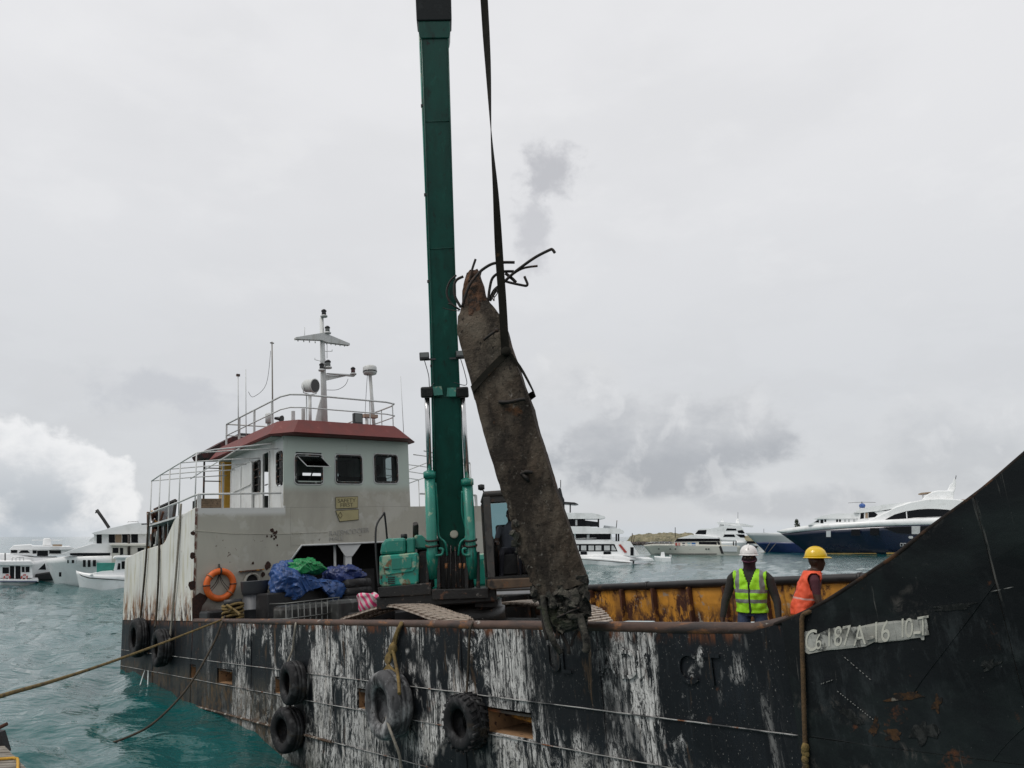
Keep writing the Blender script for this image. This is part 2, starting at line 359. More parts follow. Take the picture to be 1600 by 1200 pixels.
M_ochre = mat('ochre_paint', (.52, .235, .025), .62, 0, .25, 1.6, [
    dict(col=(.20, .09, .02), scale=(1.4, 1, 1.0), lo=.45, hi=.65, amt=.6),
    dict(col=(.05, .016, .008), scale=(3.5, 2, 1.8), scale2=1.1, lo2=.45, hi2=.55, lo=.47, hi=.52, detail=9, nr=.72, rough=.9, relief=-.004),
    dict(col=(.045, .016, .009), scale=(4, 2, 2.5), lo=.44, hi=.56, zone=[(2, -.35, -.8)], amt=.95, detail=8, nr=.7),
    dict(col=(.28, .25, .21), scale=7., scale2=1.4, lo2=.5, hi2=.6, lo=.57, hi=.62, amt=.8, detail=7),
    dict(col=(.03, .012, .008), scale=(5, 2, .5), lo=.58, hi=.66, amt=.8)], bump=.004, bs=10, off=tuple(SB))
M_rib = mat('rib_rust', (.07, .025, .012), .85, 0, .5, 4, [dict(col=(.36, .17, .03), scale=4., lo=.53, hi=.6)], bump=.006, bs=20)
M_deck = mat('steel_deck', (.055, .045, .038), .55, 0, .5, 1.5, [dict(col=RUST, scale=2., lo=.5, hi=.65), dict(col=(.16, .15, .14), scale=5., lo=.6, hi=.7)], bump=.004)
M_beige = mat('house_paint', (.37, .355, .30), .6, 0, .10, .7, [
    dict(col=(.47, .46, .41), scale=(.9, 1.2, 1.1), lo=.54, hi=.58, amt=.55, detail=5, seed=3.3),
    dict(col=(.30, .285, .24), scale=(.7, .9, .35), lo=.48, hi=.62, amt=.7, seed=8.1),
    dict(col=(.58, .58, .56), scale=(2, 1.6, 3), lo=.36, hi=.42, amt=.9, zone=[(2, 2.44, 2.60), (2, 2.76, 2.72), (1, 2.36, 2.30)]),
    dict(col=(.44, .515, .465), scale=1.2, lo=.1, hi=.2, amt=.85, zone=[(2, 3.05, 3.4)]),
    dict(col=(.56, .56, .53), scale=(5, 5, 1.3), lo=.64, hi=.665, amt=.6, zone=[(2, 2.2, 2.6), (2, 3.9, 3.3)], seed=9.),
    dict(col=RUSTD, scale=(9, 9, 9), lo=.685, hi=.70, amt=1., detail=3, zone=[(2, 2.2, 1.6), (2, 0.0, .8)], relief=-.003),
    dict(col=RUST, scale=(6, 6, .8), lo=.66, hi=.74, amt=.7),
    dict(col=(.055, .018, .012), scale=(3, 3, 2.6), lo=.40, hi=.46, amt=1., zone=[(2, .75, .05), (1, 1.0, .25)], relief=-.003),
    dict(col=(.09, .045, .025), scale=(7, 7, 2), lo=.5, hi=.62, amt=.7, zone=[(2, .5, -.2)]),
    dict(col=(.10, .03, .015), scale=(5, 10, 5), lo=.42, hi=.5, amt=1., zone=[(1, .09, .03)])], bump=.0015, bs=9, off=tuple(SB))
M_side = mat('stern_side_paint', (.72, .71, .66), .5, 0, .10, .9, [
    dict(col=(.56, .56, .54), scale=(1, 1, .5), lo=.48, hi=.65, amt=.7),
    dict(col=(.48, .43, .27), scale=(6, 1, .6), lo=.52, hi=.64, amt=.6),
    dict(col=(.24, .11, .03), scale=(8, 1, .7), lo=.53, hi=.62, amt=.9, detail=7, zone=[(2, 1.2, .3)]),
    dict(col=(.20, .08, .02), scale=(5, 1, 1.3), lo=.50, hi=.56, amt=.95, detail=10, nr=.75, zone=[(2, .9, .3)], rough=.9),
    dict(col=(.04, .016, .01), scale=(6, 1, 2.), lo=.50, hi=.56, amt=1., detail=8, nr=.7, zone=[(2, .6, .1)]),
    dict(col=(.05, .02, .012), scale=(11, 1, 7), lo=.69, hi=.71, amt=1., detail=4)], bump=.002, bs=8, off=tuple(SB))
M_white = mat('white_paint', (.55, .56, .55), .45, 0, .10, 2, [dict(col=(.36, .34, .30), scale=(5, 5, 1.3), lo=.55, hi=.68, amt=.6), dict(col=RUST, scale=(9, 9, 3), lo=.70, hi=.76, amt=.7)])
M_red = mat('red_brim', (.135, .026, .022), .65, 0, .16, 1.4, [dict(col=(.10, .025, .022), scale=(3, 3, 1), lo=.5, hi=.66, amt=.7), dict(col=(.22, .07, .06), scale=(6, 6, 2), lo=.6, hi=.7, amt=.5)], bump=.001)
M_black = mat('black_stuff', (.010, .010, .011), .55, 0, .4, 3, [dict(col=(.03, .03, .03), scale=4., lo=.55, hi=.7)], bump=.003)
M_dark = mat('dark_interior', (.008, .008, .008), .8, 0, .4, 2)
M_grim = mat('grimy_steel', (.028, .023, .02), .6, .1, .5, 3, [dict(col=RUST, scale=5., lo=.56, hi=.68), dict(col=(.10, .095, .09), scale=7., lo=.6, hi=.7)], bump=.004, bs=30)
M_yellow = mat('yellow_paint', (.50, .28, .035), .5, 0, .12, 2, [dict(col=(.3, .14, .03), scale=(5, 5, 1), lo=.6, hi=.7)])
M_lensd = mat('lamp_black', (.012, .012, .013), .3); M_lensr = mat('lamp_red', (.06, .010, .012), .25); M_lensg = mat('lamp_glass', (.12, .13, .125), .15)
M_glass = clear_glass('window_glass'); M_gdark = glass('dark_glass')
M_rubber = mat('tyre_rubber', (.011, .011, .012), .75, 0, .4, 6, [dict(col=(.11, .11, .112), scale=6., lo=.50, hi=.66, amt=.45, detail=7), dict(col=(.04, .03, .02), scale=3., lo=.6, hi=.7)], bump=.006, bs=25, spec=.3)
M_rubberc = mat('chalky_tyre_rubber', (.055, .055, .058), .8, 0, .4, 5, [dict(col=(.33, .33, .33), scale=(3.5, 3.5, 2.5), lo=.46, hi=.6, amt=.85, detail=8, nr=.7), dict(col=(.012, .012, .012), scale=(9, 9, 3), lo=.58, hi=.66)], bump=.008, bs=22)
M_ropey = mat('yellow_rope', (.155, .105, .032), .85, 0, .35, 14, [dict(col=(.07, .045, .02), scale=8., lo=.5, hi=.65)], bump=.01, bs=45)
M_roped = mat('dark_rope', (.045, .035, .024), .9, 0, .4, 12, bump=.01, bs=50)
M_ropeg = mat('grey_rope', (.22, .20, .165), .9, 0, .3, 12, bump=.01, bs=50)
M_sign = mat('sign_yellow', (.34, .295, .15), .6, 0, .12, 5); M_ink = mat('sign_ink', (.10, .085, .045), .7)
M_wood = mat('old_wood', (.17, .12, .075), .85, 0, .35, 5, [dict(col=(.05, .035, .025), scale=(2, 18, 18), lo=.5, hi=.7)], bump=.006, bs=20)

# ------------------------------------------------------------------ sea
def make_sea():
    ra = np.concatenate([[.3], np.geomspace(2.5, 7000, 330)]); an = np.concatenate([np.linspace(R(-62), R(62), 420), np.linspace(R(66), R(294), 40)])
    A, Rr = np.meshgrid(an, ra); X = np.sin(A) * Rr; Y = np.cos(A) * Rr; Z = np.zeros_like(X)
    for i in range(34):
        lam = float(np.exp(rng.uniform(math.log(.55), math.log(4.2)))); th = rng.normal(R(35), .75); k = 2 * math.pi / lam
        amp = .0092 * lam ** .7 * (1 if lam > 1.2 else .9); ph = rng.uniform(0, 6.28)
        fade = np.clip(1.4 - Rr * .0068 / lam * 2.2, 0, 1)
        q = np.sin(k * (X * math.sin(th) + Y * math.cos(th)) + ph + .6 * np.sin(.31 * X + i) + .5 * np.sin(.23 * Y + 2 * i)); Z += amp * fade * (q + .35 * np.cos(2 * np.arcsin(np.clip(q, -1, 1))))
    n, m = X.shape; vs = np.stack([X, Y, Z], -1).reshape(-1, 3).tolist(); fs = []
    for i in range(n - 1):
        for j in range(m):
            j2 = (j + 1) % m; fs.append((i * m + j, i * m + j2, (i + 1) * m + j2, (i + 1) * m + j))
    me = bpy.data.meshes.new('sea'); me.from_pydata(vs, [], fs); me.polygons.foreach_set('use_smooth', [True] * len(fs)); me.update()
    if me.polygons[1000].normal.z < 0: me.flip_normals()
    o = bpy.data.objects.new('sea', me); COL.objects.link(o); o['kind'] = 'structure'
    m_ = bpy.data.materials.new('sea_water'); m_.use_nodes = True; t = m_.node_tree; N = t.nodes; p = N['Principled BSDF']; L = t.links.new
    tc_ = N.new('ShaderNodeTexCoord'); hs = None
    for sc_, ht, det in (((1.5, 2.3, 1), .085, 2), ((4.6, 7.0, 1), .020, 2), ((.45, .8, 1), .06, 2)):
        mp = N.new('ShaderNodeMapping'); mp.inputs['Scale'].default_value = sc_; mp.inputs['Rotation'].default_value = (0, 0, R(-12)); L(tc_.outputs['Object'], mp.inputs[0])
        nz = N.new('ShaderNodeTexNoise'); nz.inputs['Scale'].default_value = 1; nz.inputs['Detail'].default_value = det; nz.inputs['Distortion'].default_value = .25; L(mp.outputs[0], nz.inputs['Vector'])
        ml = N.new('ShaderNodeMath'); ml.operation = 'MULTIPLY'; L(nz.outputs[0], ml.inputs[0]); ml.inputs[1].default_value = ht
        if hs is None: hs = ml.outputs[0]
        else:
            ad = N.new('ShaderNodeMath'); ad.operation = 'ADD'; L(hs, ad.inputs[0]); L(ml.outputs[0], ad.inputs[1]); hs = ad.outputs[0]
    b = N.new('ShaderNodeBump'); b.inputs['Distance'].default_value = 1.; b.inputs['Strength'].default_value = .9; L(hs, b.inputs['Height']); L(b.outputs[0], p.inputs['Normal'])
    nz = N.new('ShaderNodeTexNoise'); nz.inputs['Scale'].default_value = .07; L(tc_.outputs['Object'], nz.inputs['Vector'])
    mx = N.new('ShaderNodeMix'); mx.data_type = 'RGBA'; L(nz.outputs[0], mx.inputs[0]); mx.inputs[6].default_value = (.004, .060, .060, 1); mx.inputs[7].default_value = (.010, .098, .098, 1)
    L(mx.outputs[2], p.inputs['Base Color']); p.inputs['Roughness'].default_value = .07; p.inputs['IOR'].default_value = 1.333
    me.materials.append(m_)
make_sea()

# ------------------------------------------------------------------ the landing craft
ship = thing('landing_craft', 'rust streaked black landing craft with beige deckhouse, red brimmed wheelhouse and rising bow', 'ship', SB)
def sheet(fn, aL, cL, nrm, th, skip=None):       # a dented plate over the grid aL x cL, with holes
    mb = MB(); na, nc = len(aL), len(cL); nrm = Vector(nrm)
    front = [fn(a, c) for a in aL for c in cL]; vs = front + [v + nrm * th for v in front]; k = len(front); fs = []
    on = {(i, j) for i in range(na - 1) for j in range(nc - 1) if not (skip and skip((aL[i] + aL[i+1]) / 2, (cL[j] + cL[j+1]) / 2))}
    for i, j in on:
        q = [i * nc + j, (i + 1) * nc + j, (i + 1) * nc + j + 1, i * nc + j + 1]; fs.append(q); fs.append([x + k for x in q][::-1])
        for (di, dj), e in (((0, -1), (0, 1)), ((1, 0), (1, 2)), ((0, 1), (2, 3)), ((-1, 0), (3, 0))):
            if (i + di, j + dj) not in on: a, b = q[e[0]], q[e[1]]; fs.append([b, a, a + k, b + k])
    mb.add(vs, fs); return mb
def lines(a, b, step, extra=()):
    n = max(1, round(abs(b - a) / step)); L = [a + (b - a) * i / n for i in range(n + 1)]
    for e in extra:
        if min(a, b) < e < max(a, b): L = [x for x in L if abs(x - e) > step * .25 or x in (a, b)] + [e]
    return sorted(set(L), reverse=a > b)
def dent(s, u, k=1.): return .014 * k * mnoise.noise(Vector((s * .9, u * 1.3, 3.1))) + .006 * k * mnoise.noise(Vector((s * 2.4, u * 2.9, 9.1)))
# --- side plating with scuppers
SCUP = []
for x0, y0, x1, y1 in ((297, 1043, 306, 1054), (340, 1040, 363, 1063), (428, 1054, 441, 1075), (558, 1074, 579, 1103), (759, 1109, 833, 1156)):
    a, c = SH(x0, y0, 1, 0), SH(x1, y1, 1, 0); SCUP.append((a.x, c.x, -1.27, max(-.98, -1.27 + .3)))
def flare(s, u): return -max(0, s - 5.25) * max(0, u + 1.1) * .05 - (.03 if s > 5.2 else 0)
def edge_hit(x, y):
    p = SH(x, y, 1, 0)
    for _ in range(8): p = SH(x, y, 1, flare(p.x, p.z) + .015)
    return p.x, p.z - .02
UTOP = [(-30, 0), (4.85, 0), (5.1, .05)] + [edge_hit(*q) for q in ((1250, 958), (1295, 934), (1340, 905), (1395, 868), (1450, 824), (1490, 795), (1530, 766), (1565, 737), (1600, 706))]
(_a, _b), (_c, _d) = UTOP[-4], UTOP[-1]; UTOP.append((9.6, _d + (9.6 - _c) * (_d - _b) / (_c - _a)))
def utop(s):
    for (a, b), (c, d) in zip(UTOP, UTOP[1:]):
        if s <= c: return b + (d - b) * (s - a) / (c - a)
    return UTOP[-1][1]
ROWS = [0, -.84, -1.29, -1.86, -4.4]; SEAMS = [-17.0, -13.7, -10.6, -6.9, -3.35, .35, 2.9, 5.2]
def inhole(s, u): return any(a < s < b and c < u < d for a, b, c, d in SCUP)
pi_ = 0
for i in range(len(SEAMS) - 1):
    for j in range(4):
        s0, s1, u0, u1 = SEAMS[i] + .004, SEAMS[i+1] - .004, ROWS[j] - .003, ROWS[j+1] + .003
        out = -random.uniform(0, .004)
        ex = [e for a, b, c, d in SCUP for e in (a, b)]; eu = [e for a, b, c, d in SCUP for e in (c, d)] if j == 1 else []
        aL, cL = lines(s0, s1, .3, ex if j == 1 else ()), lines(u0, u1, .22, eu)
        if j == 0: fn = lambda s, u: Vector((s, out + dent(s, u), u + (utop(s) - .0) * (1 + (u / .84))))
        else: fn = lambda s, u: Vector((s, out + dent(s, u), u))
        sheet(fn, aL, cL, (0, 1, 0), .03, inhole if j == 1 else None).build('hull_plate', M_hull[(i * 3 + j) % 3], ship); pi_ += 1
# bow plating, flared and with its own seams
for j in range(4):
    for k, (s0, s1) in enumerate(((5.2, 7.0), (7.0, 9.6))):
        t0, t1 = ((1, 0) if j == 0 else (0, 0))
        def fn(s, c, j=j):
            top = utop(s) if j == 0 else ROWS[j]; u = top + (ROWS[j+1] + .003 - top) * c; return Vector((s, flare(s, u) + dent(s, u, 1.2) - .012 * (k + j) % .03, u))
        sheet(fn, lines(s0 + .004, s1 - .004, .28), lines(0, 1, .12), (0, 1, 0), .03).build('bow_plate', M_bow, ship)
# weld beads
for j in (1, 2, 3):
    for i in range(len(SEAMS) - 1):
        if j == 3 and i > 4: continue
        pts = [(s, -.016 + dent(s, ROWS[j]), ROWS[j] + .004 * mnoise.noise(Vector((s * 5, j, 0)))) for s in np.linspace(SEAMS[i], SEAMS[i+1], 16)]
        MB().tube(pts, [.006 + .006 * abs(mnoise.noise(Vector((q[0] * 3, j * 5., 0)))) for q in pts], 5).build('weld_seam', M_weld, ship)
for s in SEAMS[1:-1]:
    MB().tube([(s, -.008 + dent(s, u), u) for u in np.linspace(-.08, -1.86, 12)], .007, 5).build('weld_seam', M_hull[0], ship)
# chine bar just above the water aft
MB().tube([(s, -.03, -1.86 - .012 * (s + 17) * 0) for s in np.linspace(-17, -3.4, 20)], .022, 6).build('chine_bar', M_chine, ship)
# scupper pockets
for a, b, c, d in SCUP:
    mb = MB(); mb.box((a - .03, .62, c - .05), (b + .03, .65, d + .05)); mb.box((a - .03, .032, c - .05), (b + .03, .62, c)); mb.box((a - .03, .032, d), (b + .03, .62, d + .04)); mb.box((a - .06, .032, c), (a - .002, .62, d)); mb.box((b + .002, .032, c), (b + .06, .62, d))
    mb.build('scupper_pocket', mat('scupper_tan', (.26, .15, .075), .8, 0, .3, 5, [dict(col=(.06, .03, .02), scale=14., lo=.62, hi=.66)], bump=.003), ship)
    if b - a > .3: MB().tube([(a + .1, .25, c + .19), (b - .02, .2, c + .15)], .035, 8).build('scupper_pipe', M_ochre, ship)
# rails and edges
pts = [(s, .045, .01 + .006 * mnoise.noise(Vector((s, 2, 0)))) for s in np.linspace(-10.55, 4.85, 50)] + [(5.05, .045, .05), (5.22, .045, .105)]
MB().tube(pts, [.062] * 50 + [.05, .03], 10).build('rail_tube', M_rail, ship)
be = [(s, flare(s, utop(s)) + .015, utop(s) + .004) for s in np.linspace(5.1, 9.6, 40)]
MB().tube(be, .020, 6).build('bow_edge', M_bedge, ship)
MB().tube([(s, 9, .02) for s in np.linspace(-10.5, 4.9, 30)], .095, 10).build('rail_tube', M_frail, ship)
for s in (-7.2, -4.1, -.9, 1.4, 3.7): MB().lathe((s, 9, .02), (1, 0, 0), [(.10, -.02), (.112, -.02), (.112, .05), (.10, .05)], 10).build('rail_collar', M_frail, ship)
# far bulwark: ochre panels between ribs, seen from the inside
ribs = [-10.4, -9.3, -8.2, -7.1, -6.0, -4.9, -3.85, -2.75, -1.75, -.7, .35, 1.4, 2.5, 3.6, 4.7, 5.9, 7.1, 8.3, 9.5]
for a, b in zip(ribs, ribs[1:]):
    fn = lambda s, c: Vector((s, 9.0 + .02 * mnoise.noise(Vector((s * 1.3, c * 2, 5))), -1.02 + (max(-.05, utop(s) - .05) + 1.02) * c))
    sheet(fn, lines(a + .03, b - .03, .25), lines(0, 1, .2), (0, 1, 0), .03).build('bulwark_panel', M_ochre, ship)
    m = MB(); m.box((a - .028, 8.84, -1.0), (a + .028, 9.03, max(-.04, utop(a) - .05))); m.jitter(.012, 4., a); m.build('bulwark_rib', M_rib, ship)
MB().prism([SH(1262, 965, 1, 8.8), SH(1269, 965, 1, 8.8), SH(1263, 925, 1, 8.8), SH(1258, 925, 1, 8.8)], (0, .1, 0)).build('bulwark_bracket', M_rib, ship)
far = [(s, 9.05, -4.4) for s in (-17, 9.6)] + [(s, 9.05, utop(s)) for s in (9.6, 8.2, 7.3, 6.56, 5.93, 5.37, 4.85, -17)]
MB().prism(far, (0, .03, 0)).build('outer_side', M_hull[0], ship)
MB().box((-17.03, -.0, -4.4), (-17.0, 9.05, .1)).build('transom', M_hull[1], ship)
MB().box((9.6, -.5, -4.4), (9.66, 9.05, 2.2)).build('bow_ramp', M_bow, ship)
sheet(lambda s, b: Vector((s, b, -1.0 + .01 * mnoise.noise(Vector((s, b, 0))))), lines(-16.95, 9.58, .6), lines(.04, 8.98, .6), (0, 0, -1), .03).build('deck', M_deck, ship)
for s in np.arange(-9.8, 9.2, 1.1): MB().prism([(s, .04, -.05), (s, .04, -.99), (s, .32, -.99)], (.02, 0, 0)).build('bulwark_stay', M_rib, ship)
# --- deckhouse
LF = -10.58
def fr(x, y, s=LF): return SH(x, y, 0, s)
OB0, OB1, OU = fr(454, 860).y, 7.5, 1.69
frontmat = M_beige
def wall_front(b0, b1, u0, u1, skip=None, ex=(), eu=()):
    fn = lambda b, u: Vector((LF + .010 * mnoise.noise(Vector((b * .8, u * .8, 1))), b, u))
    return sheet(fn, lines(b0, b1, .35, ex), lines(u0, u1, .35, eu), (-1, 0, 0), .04, skip)
wall_front(.0, OB0, -1, 2.69).build('front_wall', M_beige, ship)
wall_front(OB0 + .003, OB1, OU, 2.69).build('front_wall', M_beige, ship)
wall_front(OB1 + .003, 9.0, -1, 2.69).build('front_wall', M_beige, ship)
MB().prism([(LF - .004, OB0, OU), (LF - .004, OB0 + .34, OU), (LF - .004, OB0, OU - .36)], (-.03, 0, 0)).build('corner_gusset', M_beige, ship)
pb = fr(545.5, 860).y
MB().box((LF - .16, pb - .10, -1), (LF - .04, pb + .10, OU)).build('opening_post', M_white, ship, .01)
MB().box((LF - .25, pb - .36, -1), (LF - .20, pb - .29, OU)).build('opening_pipe', M_white, ship, .01)
MB().prism([(LF - .012, pb - .36, OU - .002), (LF - .012, pb + .42, OU - .002), (LF - .012, pb + .11, OU - .36), (LF - .012, pb - .11, OU - .36)], (-.02, 0, 0)).build('post_gusset', M_white, ship)
lip = [(LF + .015, b, OU - .01 + .012 * mnoise.noise(Vector((b * 3, 0, 0)))) for b in np.linspace(OB0 + .3, OB1, 14)]
MB().tube([(LF + .015, OB0 - .0, OU - .38)] + lip, .028, 6).build('opening_lip', M_white, ship)
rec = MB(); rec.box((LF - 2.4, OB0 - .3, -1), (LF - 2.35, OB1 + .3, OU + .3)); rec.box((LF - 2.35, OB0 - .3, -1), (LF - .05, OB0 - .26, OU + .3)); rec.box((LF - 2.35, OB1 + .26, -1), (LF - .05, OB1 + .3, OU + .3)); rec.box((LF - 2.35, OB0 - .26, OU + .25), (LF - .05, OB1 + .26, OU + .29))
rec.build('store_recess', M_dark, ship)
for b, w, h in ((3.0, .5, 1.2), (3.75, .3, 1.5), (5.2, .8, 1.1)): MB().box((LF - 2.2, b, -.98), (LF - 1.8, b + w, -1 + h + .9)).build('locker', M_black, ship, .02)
# weld line, rust pits and stencilled marks on the front wall
MB().tube([tuple(fr(x, y) + Vector((.012, 0, 0))) for x, y in ((302, 829), (360, 834), (430, 835), (500, 832), (512, 832))], .006, 4).build('weld_seam', M_beige, ship)
M_hole = mat('rust_hole', (.035, .013, .008), .9, 0, .5, 20, [dict(col=(.012, .006, .004), scale=30., lo=.5, hi=.6)], bump=.01)
for x, y, r in ((425, 829, .05), (429, 834, .055), (424, 838, .03), (431, 839, .035), (417, 838, .022), (432, 831, .03), (428, 842, .025), (433, 852, .02), (418, 884, .085), (395, 880, .03), (421, 897, .035), (411, 897, .06), (301, 868, .07), (300, 914, .09), (301, 833, .05)):
    c = fr(x, y); n = 10; ring = [c + Vector((.0135, r * (.7 + .5 * random.random()) * math.cos(6.283 * k / n), 1.25 * r * (.7 + .5 * random.random()) * math.sin(6.283 * k / n))) for k in range(n)]
    MB().prism(ring, (-.006, 0, 0)).build('rust_patch', M_hole, ship)
# rust creeping up the wall foot beside the corner
foot = [(300, 972), (300, 935), (306, 930), (312, 926), (318, 929), (325, 932), (321, 940), (316, 946), (313, 958), (311, 972)]
MB().prism([fr(*p) + Vector((.0138, 0, 0)) for p in foot], (-.005, 0, 0)).build('rust_patch', M_hole, ship)
# fairlead ring in the wall
c = fr(393, 908); MB().lathe(c + Vector((.0, 0, 0)), (1, 0, 0), [(.17, 0), (.21, .0), (.22, .05), (.20, .09), (.165, .09), (.16, 0)], 20).build('fairlead_rim', M_beige, ship)
MB().lathe(c, (1, 0, 0), [(.158, .0), (.158, .012)], 18).build('fairlead_hole', M_dark, ship)
MB().bar(c + Vector((.06, -.33, .25)), c + Vector((.06, .28, .27)), .12, .03).build('fairlead_hood', M_rib, ship)
# raised lettering over the opening, almost painted out
M_letter = mat('painted_letters', (.36, .35, .32), .6, 0, .12, 4)
a, b2 = fr(514, 834), fr(575, 828); d = (b2 - a)
text_part('name_lettering', 'RAESMODOEIR', .20, a + Vector((.012, 0, 0)), d, (0, 0, 1), .014, M_letter, ship, sx=.92)
a = fr(514, 844); text_part('name_lettering', 'MALE', .17, a + Vector((.012, 0, .02)), d, (0, 0, 1), .014, M_letter, ship, sx=1.05)
# notice boards
def board(name, poly, lab):
    ps = [fr(*p) + Vector((.014, 0, 0)) for p in poly]; o = MB().prism(ps, (.012, 0, 0)).build(name, M_sign, ship); o['label'] = lab
    edge = MB(); q = [p + Vector((.012, 0, 0)) for p in ps]; edge.tube(q + [q[0]], .008, 4); edge.build('board_edge', M_ink, o); return o
o1 = board('notice_board', [(523.8, 777), (558.5, 776), (558.2, 793.5), (524.2, 795)], 'yellow board reading SAFETY FIRST')
a = fr(541, 782.5) + Vector((.028, 0, 0)); rt = fr(558, 776) - fr(524, 777)
text_part('lettering', 'SAFETY', .155, a, rt, (0, 0, 1), .006, M_ink, o1, 'CENTER', 1.1)
a = fr(541, 789.5) + Vector((.028, 0, 0)); text_part('lettering', 'FIRST', .155, a, rt, (0, 0, 1), .006, M_ink, o1, 'CENTER', 1.1)
o2 = board('notice_board', [(524, 798), (559.5, 796), (559.5, 812), (530, 815)], 'faded yellow board with a cut corner')
c = fr(531, 805) + Vector((.026, 0, 0)); MB().tube([c + Vector((.004, .06 * math.cos(t), .085 * math.sin(t))) for t in np.linspace(0, 6.283, 5)], .008, 4).build('symbol', M_ink, o2)
# --- white stern side plating: one plate per strake, with its sloping top edge
SIDE = [(-17.0, 1.80), (-15.3, 1.93), (-13.1, 1.97), (-12.2, 2.56), (-10.58, 2.69)]
def sidetop(s):
    for (a, b), (c, d) in zip(SIDE, SIDE[1:]):
        if s <= c + 1e-6: return b + (d - b) * (s - a) / (c - a)
    return 2.69
for s0, s1 in ((-17, -15.3), (-15.3, -13.7), (-13.7, -12.2), (-12.2, -10.58)):
    fn = lambda s, c: Vector((s, .0 + dent(s, c * 2, .8) - .006 * c, .012 + (sidetop(s) - .012) * c))
    sheet(fn, lines(s0 + .008, s1 - .008, .25), lines(0, 1, .12), (0, 1, 0), .04).build('side_plate', M_side, ship)
ed = [(s, .02, sidetop(s) + .004) for s in np.linspace(-17, -10.6, 30)]
MB().tube(ed, .018, 5).build('side_edge', M_side, ship)
MB().box((-17.0, 8.96, .1), (-10.6, 9.0, 1.9)).build('side_plate', M_side, ship)
MB().box((-16.9, .06, .05), (LF - 2.45, 8.95, .1)).build('aft_deck', M_deck, ship)
MB().box((-14.95, .045, 2.60), (LF - .045, 8.96, 2.65)).build('upper_deck', M_white, ship)
MB().box((-15.0, .5, .1), (-14.95, 8.9, 2.64)).build('house_back', M_white, ship)
# --- wheelhouse
WB0, WB1, WT, WBK = 2.29, 6.24, 4.63, SH(362, 760, 1, 2.29).x
def px_hole(x0, y0, x1, y1): a, c = fr(x0, y0), fr(x1, y1); return (a.y, c.y, c.z, a.z)
WIN = [px_hole(462, 711, 503, 755), px_hole(525, 712, 565, 754.5), px_hole(585, 711, 621, 753.5)]
inw = lambda b, u: any(a < b < c and d < u < e for a, c, d, e in WIN)
wall_front(WB0, WB1, 2.693, WT, inw, [e for w in WIN for e in w[:2]], [e for w in WIN for e in w[2:]]).build('wheelhouse_front', M_beige, ship)
def rrect(a0, a1, c0, c1, r, k=4):
    pts = []
    for ca, cc, t0 in ((a1 - r, c1 - r, 0), (a0 + r, c1 - r, 90), (a0 + r, c0 + r, 180), (a1 - r, c0 + r, 270)):
        for i in range(k + 1): t = R(t0 + 90 * i / k); pts.append((ca + r * math.cos(t), cc + r * math.sin(t)))
    return pts
M_seal = mat('window_seal', (.02, .02, .02), .7, 0, .3, 8, [dict(col=RUST, scale=12., lo=.58, hi=.65), dict(col=(.3, .32, .3), scale=9., lo=.6, hi=.66)])
for i, (b0, b1, u0, u1) in enumerate(WIN):
    w = MB().tube([(LF + .012, q[0], q[1]) for q in rrect(b0, b1, u0, u1, .09)], .030, 6, True).build('window', M_seal, ship)
    # pale rust-stained flange that rounds the corners of the opening
    MB().tube([(LF + .006, q[0], q[1]) for q in rrect(b0 - .04, b1 + .04, u0 - .04, u1 + .04, .10)], .018, 5, True).build('flange', M_white, w)
    if i == 0:   # the first pane is hinged open at its top
        q = [Vector((LF + .02, b0 + .03, u1 - .02)), Vector((LF + .02, b1 - .03, u1 - .02)), Vector((LF + .42, b1 + .05, u1 - .36)), Vector((LF + .42, b0 + .13, u1 - .36))]
        MB().tube(q + [q[0]], .014, 5).build('open_frame', M_white, w); MB().prism(q, (0, 0, .006)).build('pane', M_glass, w)
        MB().tube([(LF - .3, b0 + .5, u0 + .02), (LF - .1, b1 - .1, u1 - .12)], .02, 5).build('stay', M_grim, w)
    else: MB().prism([(LF - .02, b0 + .01, u0 + .01), (LF - .02, b1 - .01, u0 + .01), (LF - .02, b1 - .01, u1 - .01), (LF - .02, b0 + .01, u1 - .01)], (-.008, 0, 0)).build('pane', M_glass, w)
def sd_(x, y, b=WB0): return SH(x, y, 1, b)
def side_hole(x0, y0, x1, y1): a, c = sd_(x0, y0), sd_(x1, y1); return (a.x, c.x, c.z, a.z)
DOOR = (sd_(411, 750).x, sd_(421.5, 750).x, 2.72, 4.36); SW = (sd_(433, 740).x, sd_(441.5, 740).x, 3.35, 4.22); SW2 = (sd_(397.5, 740).x, sd_(407, 740).x, 3.3, 4.2)
SHOL = [DOOR, SW, SW2]; insd = lambda s, u: any(a < s < b and c < u < d for a, b, c, d in SHOL)
for bb, nr in ((WB0, 1), (WB1, -1)):
    sheet(lambda s, u: Vector((s, bb, u)), lines(WBK, LF - .045, .4, [e for h in SHOL for e in h[:2]]), lines(2.655, WT, .4, [e for h in SHOL for e in h[2:]]), (0, nr, 0), .04, insd).build('wheelhouse_side', M_white, ship)
    for h in SHOL:
        w = MB().tube([(q[0], bb - .012 * nr, q[1]) for q in rrect(*h, .08)], .026, 6, True).build('window' if h is not DOOR else 'doorway', M_white if h is DOOR else M_seal, ship)
        if h is not DOOR:
            MB().box((h[0] + .01, bb + .01 * nr, h[2] + .01), (h[1] - .01, bb + .016 * nr, h[3] - .01)).build('pane', M_glass, w)
            for k in (1, 2, 3): z = h[2] + (h[3] - h[2]) * k / 4; MB().box((h[0], bb - .012, z - .012), (h[1], bb + .012, z + .012)).build('louvre_bar', M_grim, w)
BW = [(2.9, 3.9, 3.45, 4.2), (4.6, 5.9, 3.45, 4.2)]; inb = lambda b, u: any(a < b < c and d < u < e for a, c, d, e in BW)
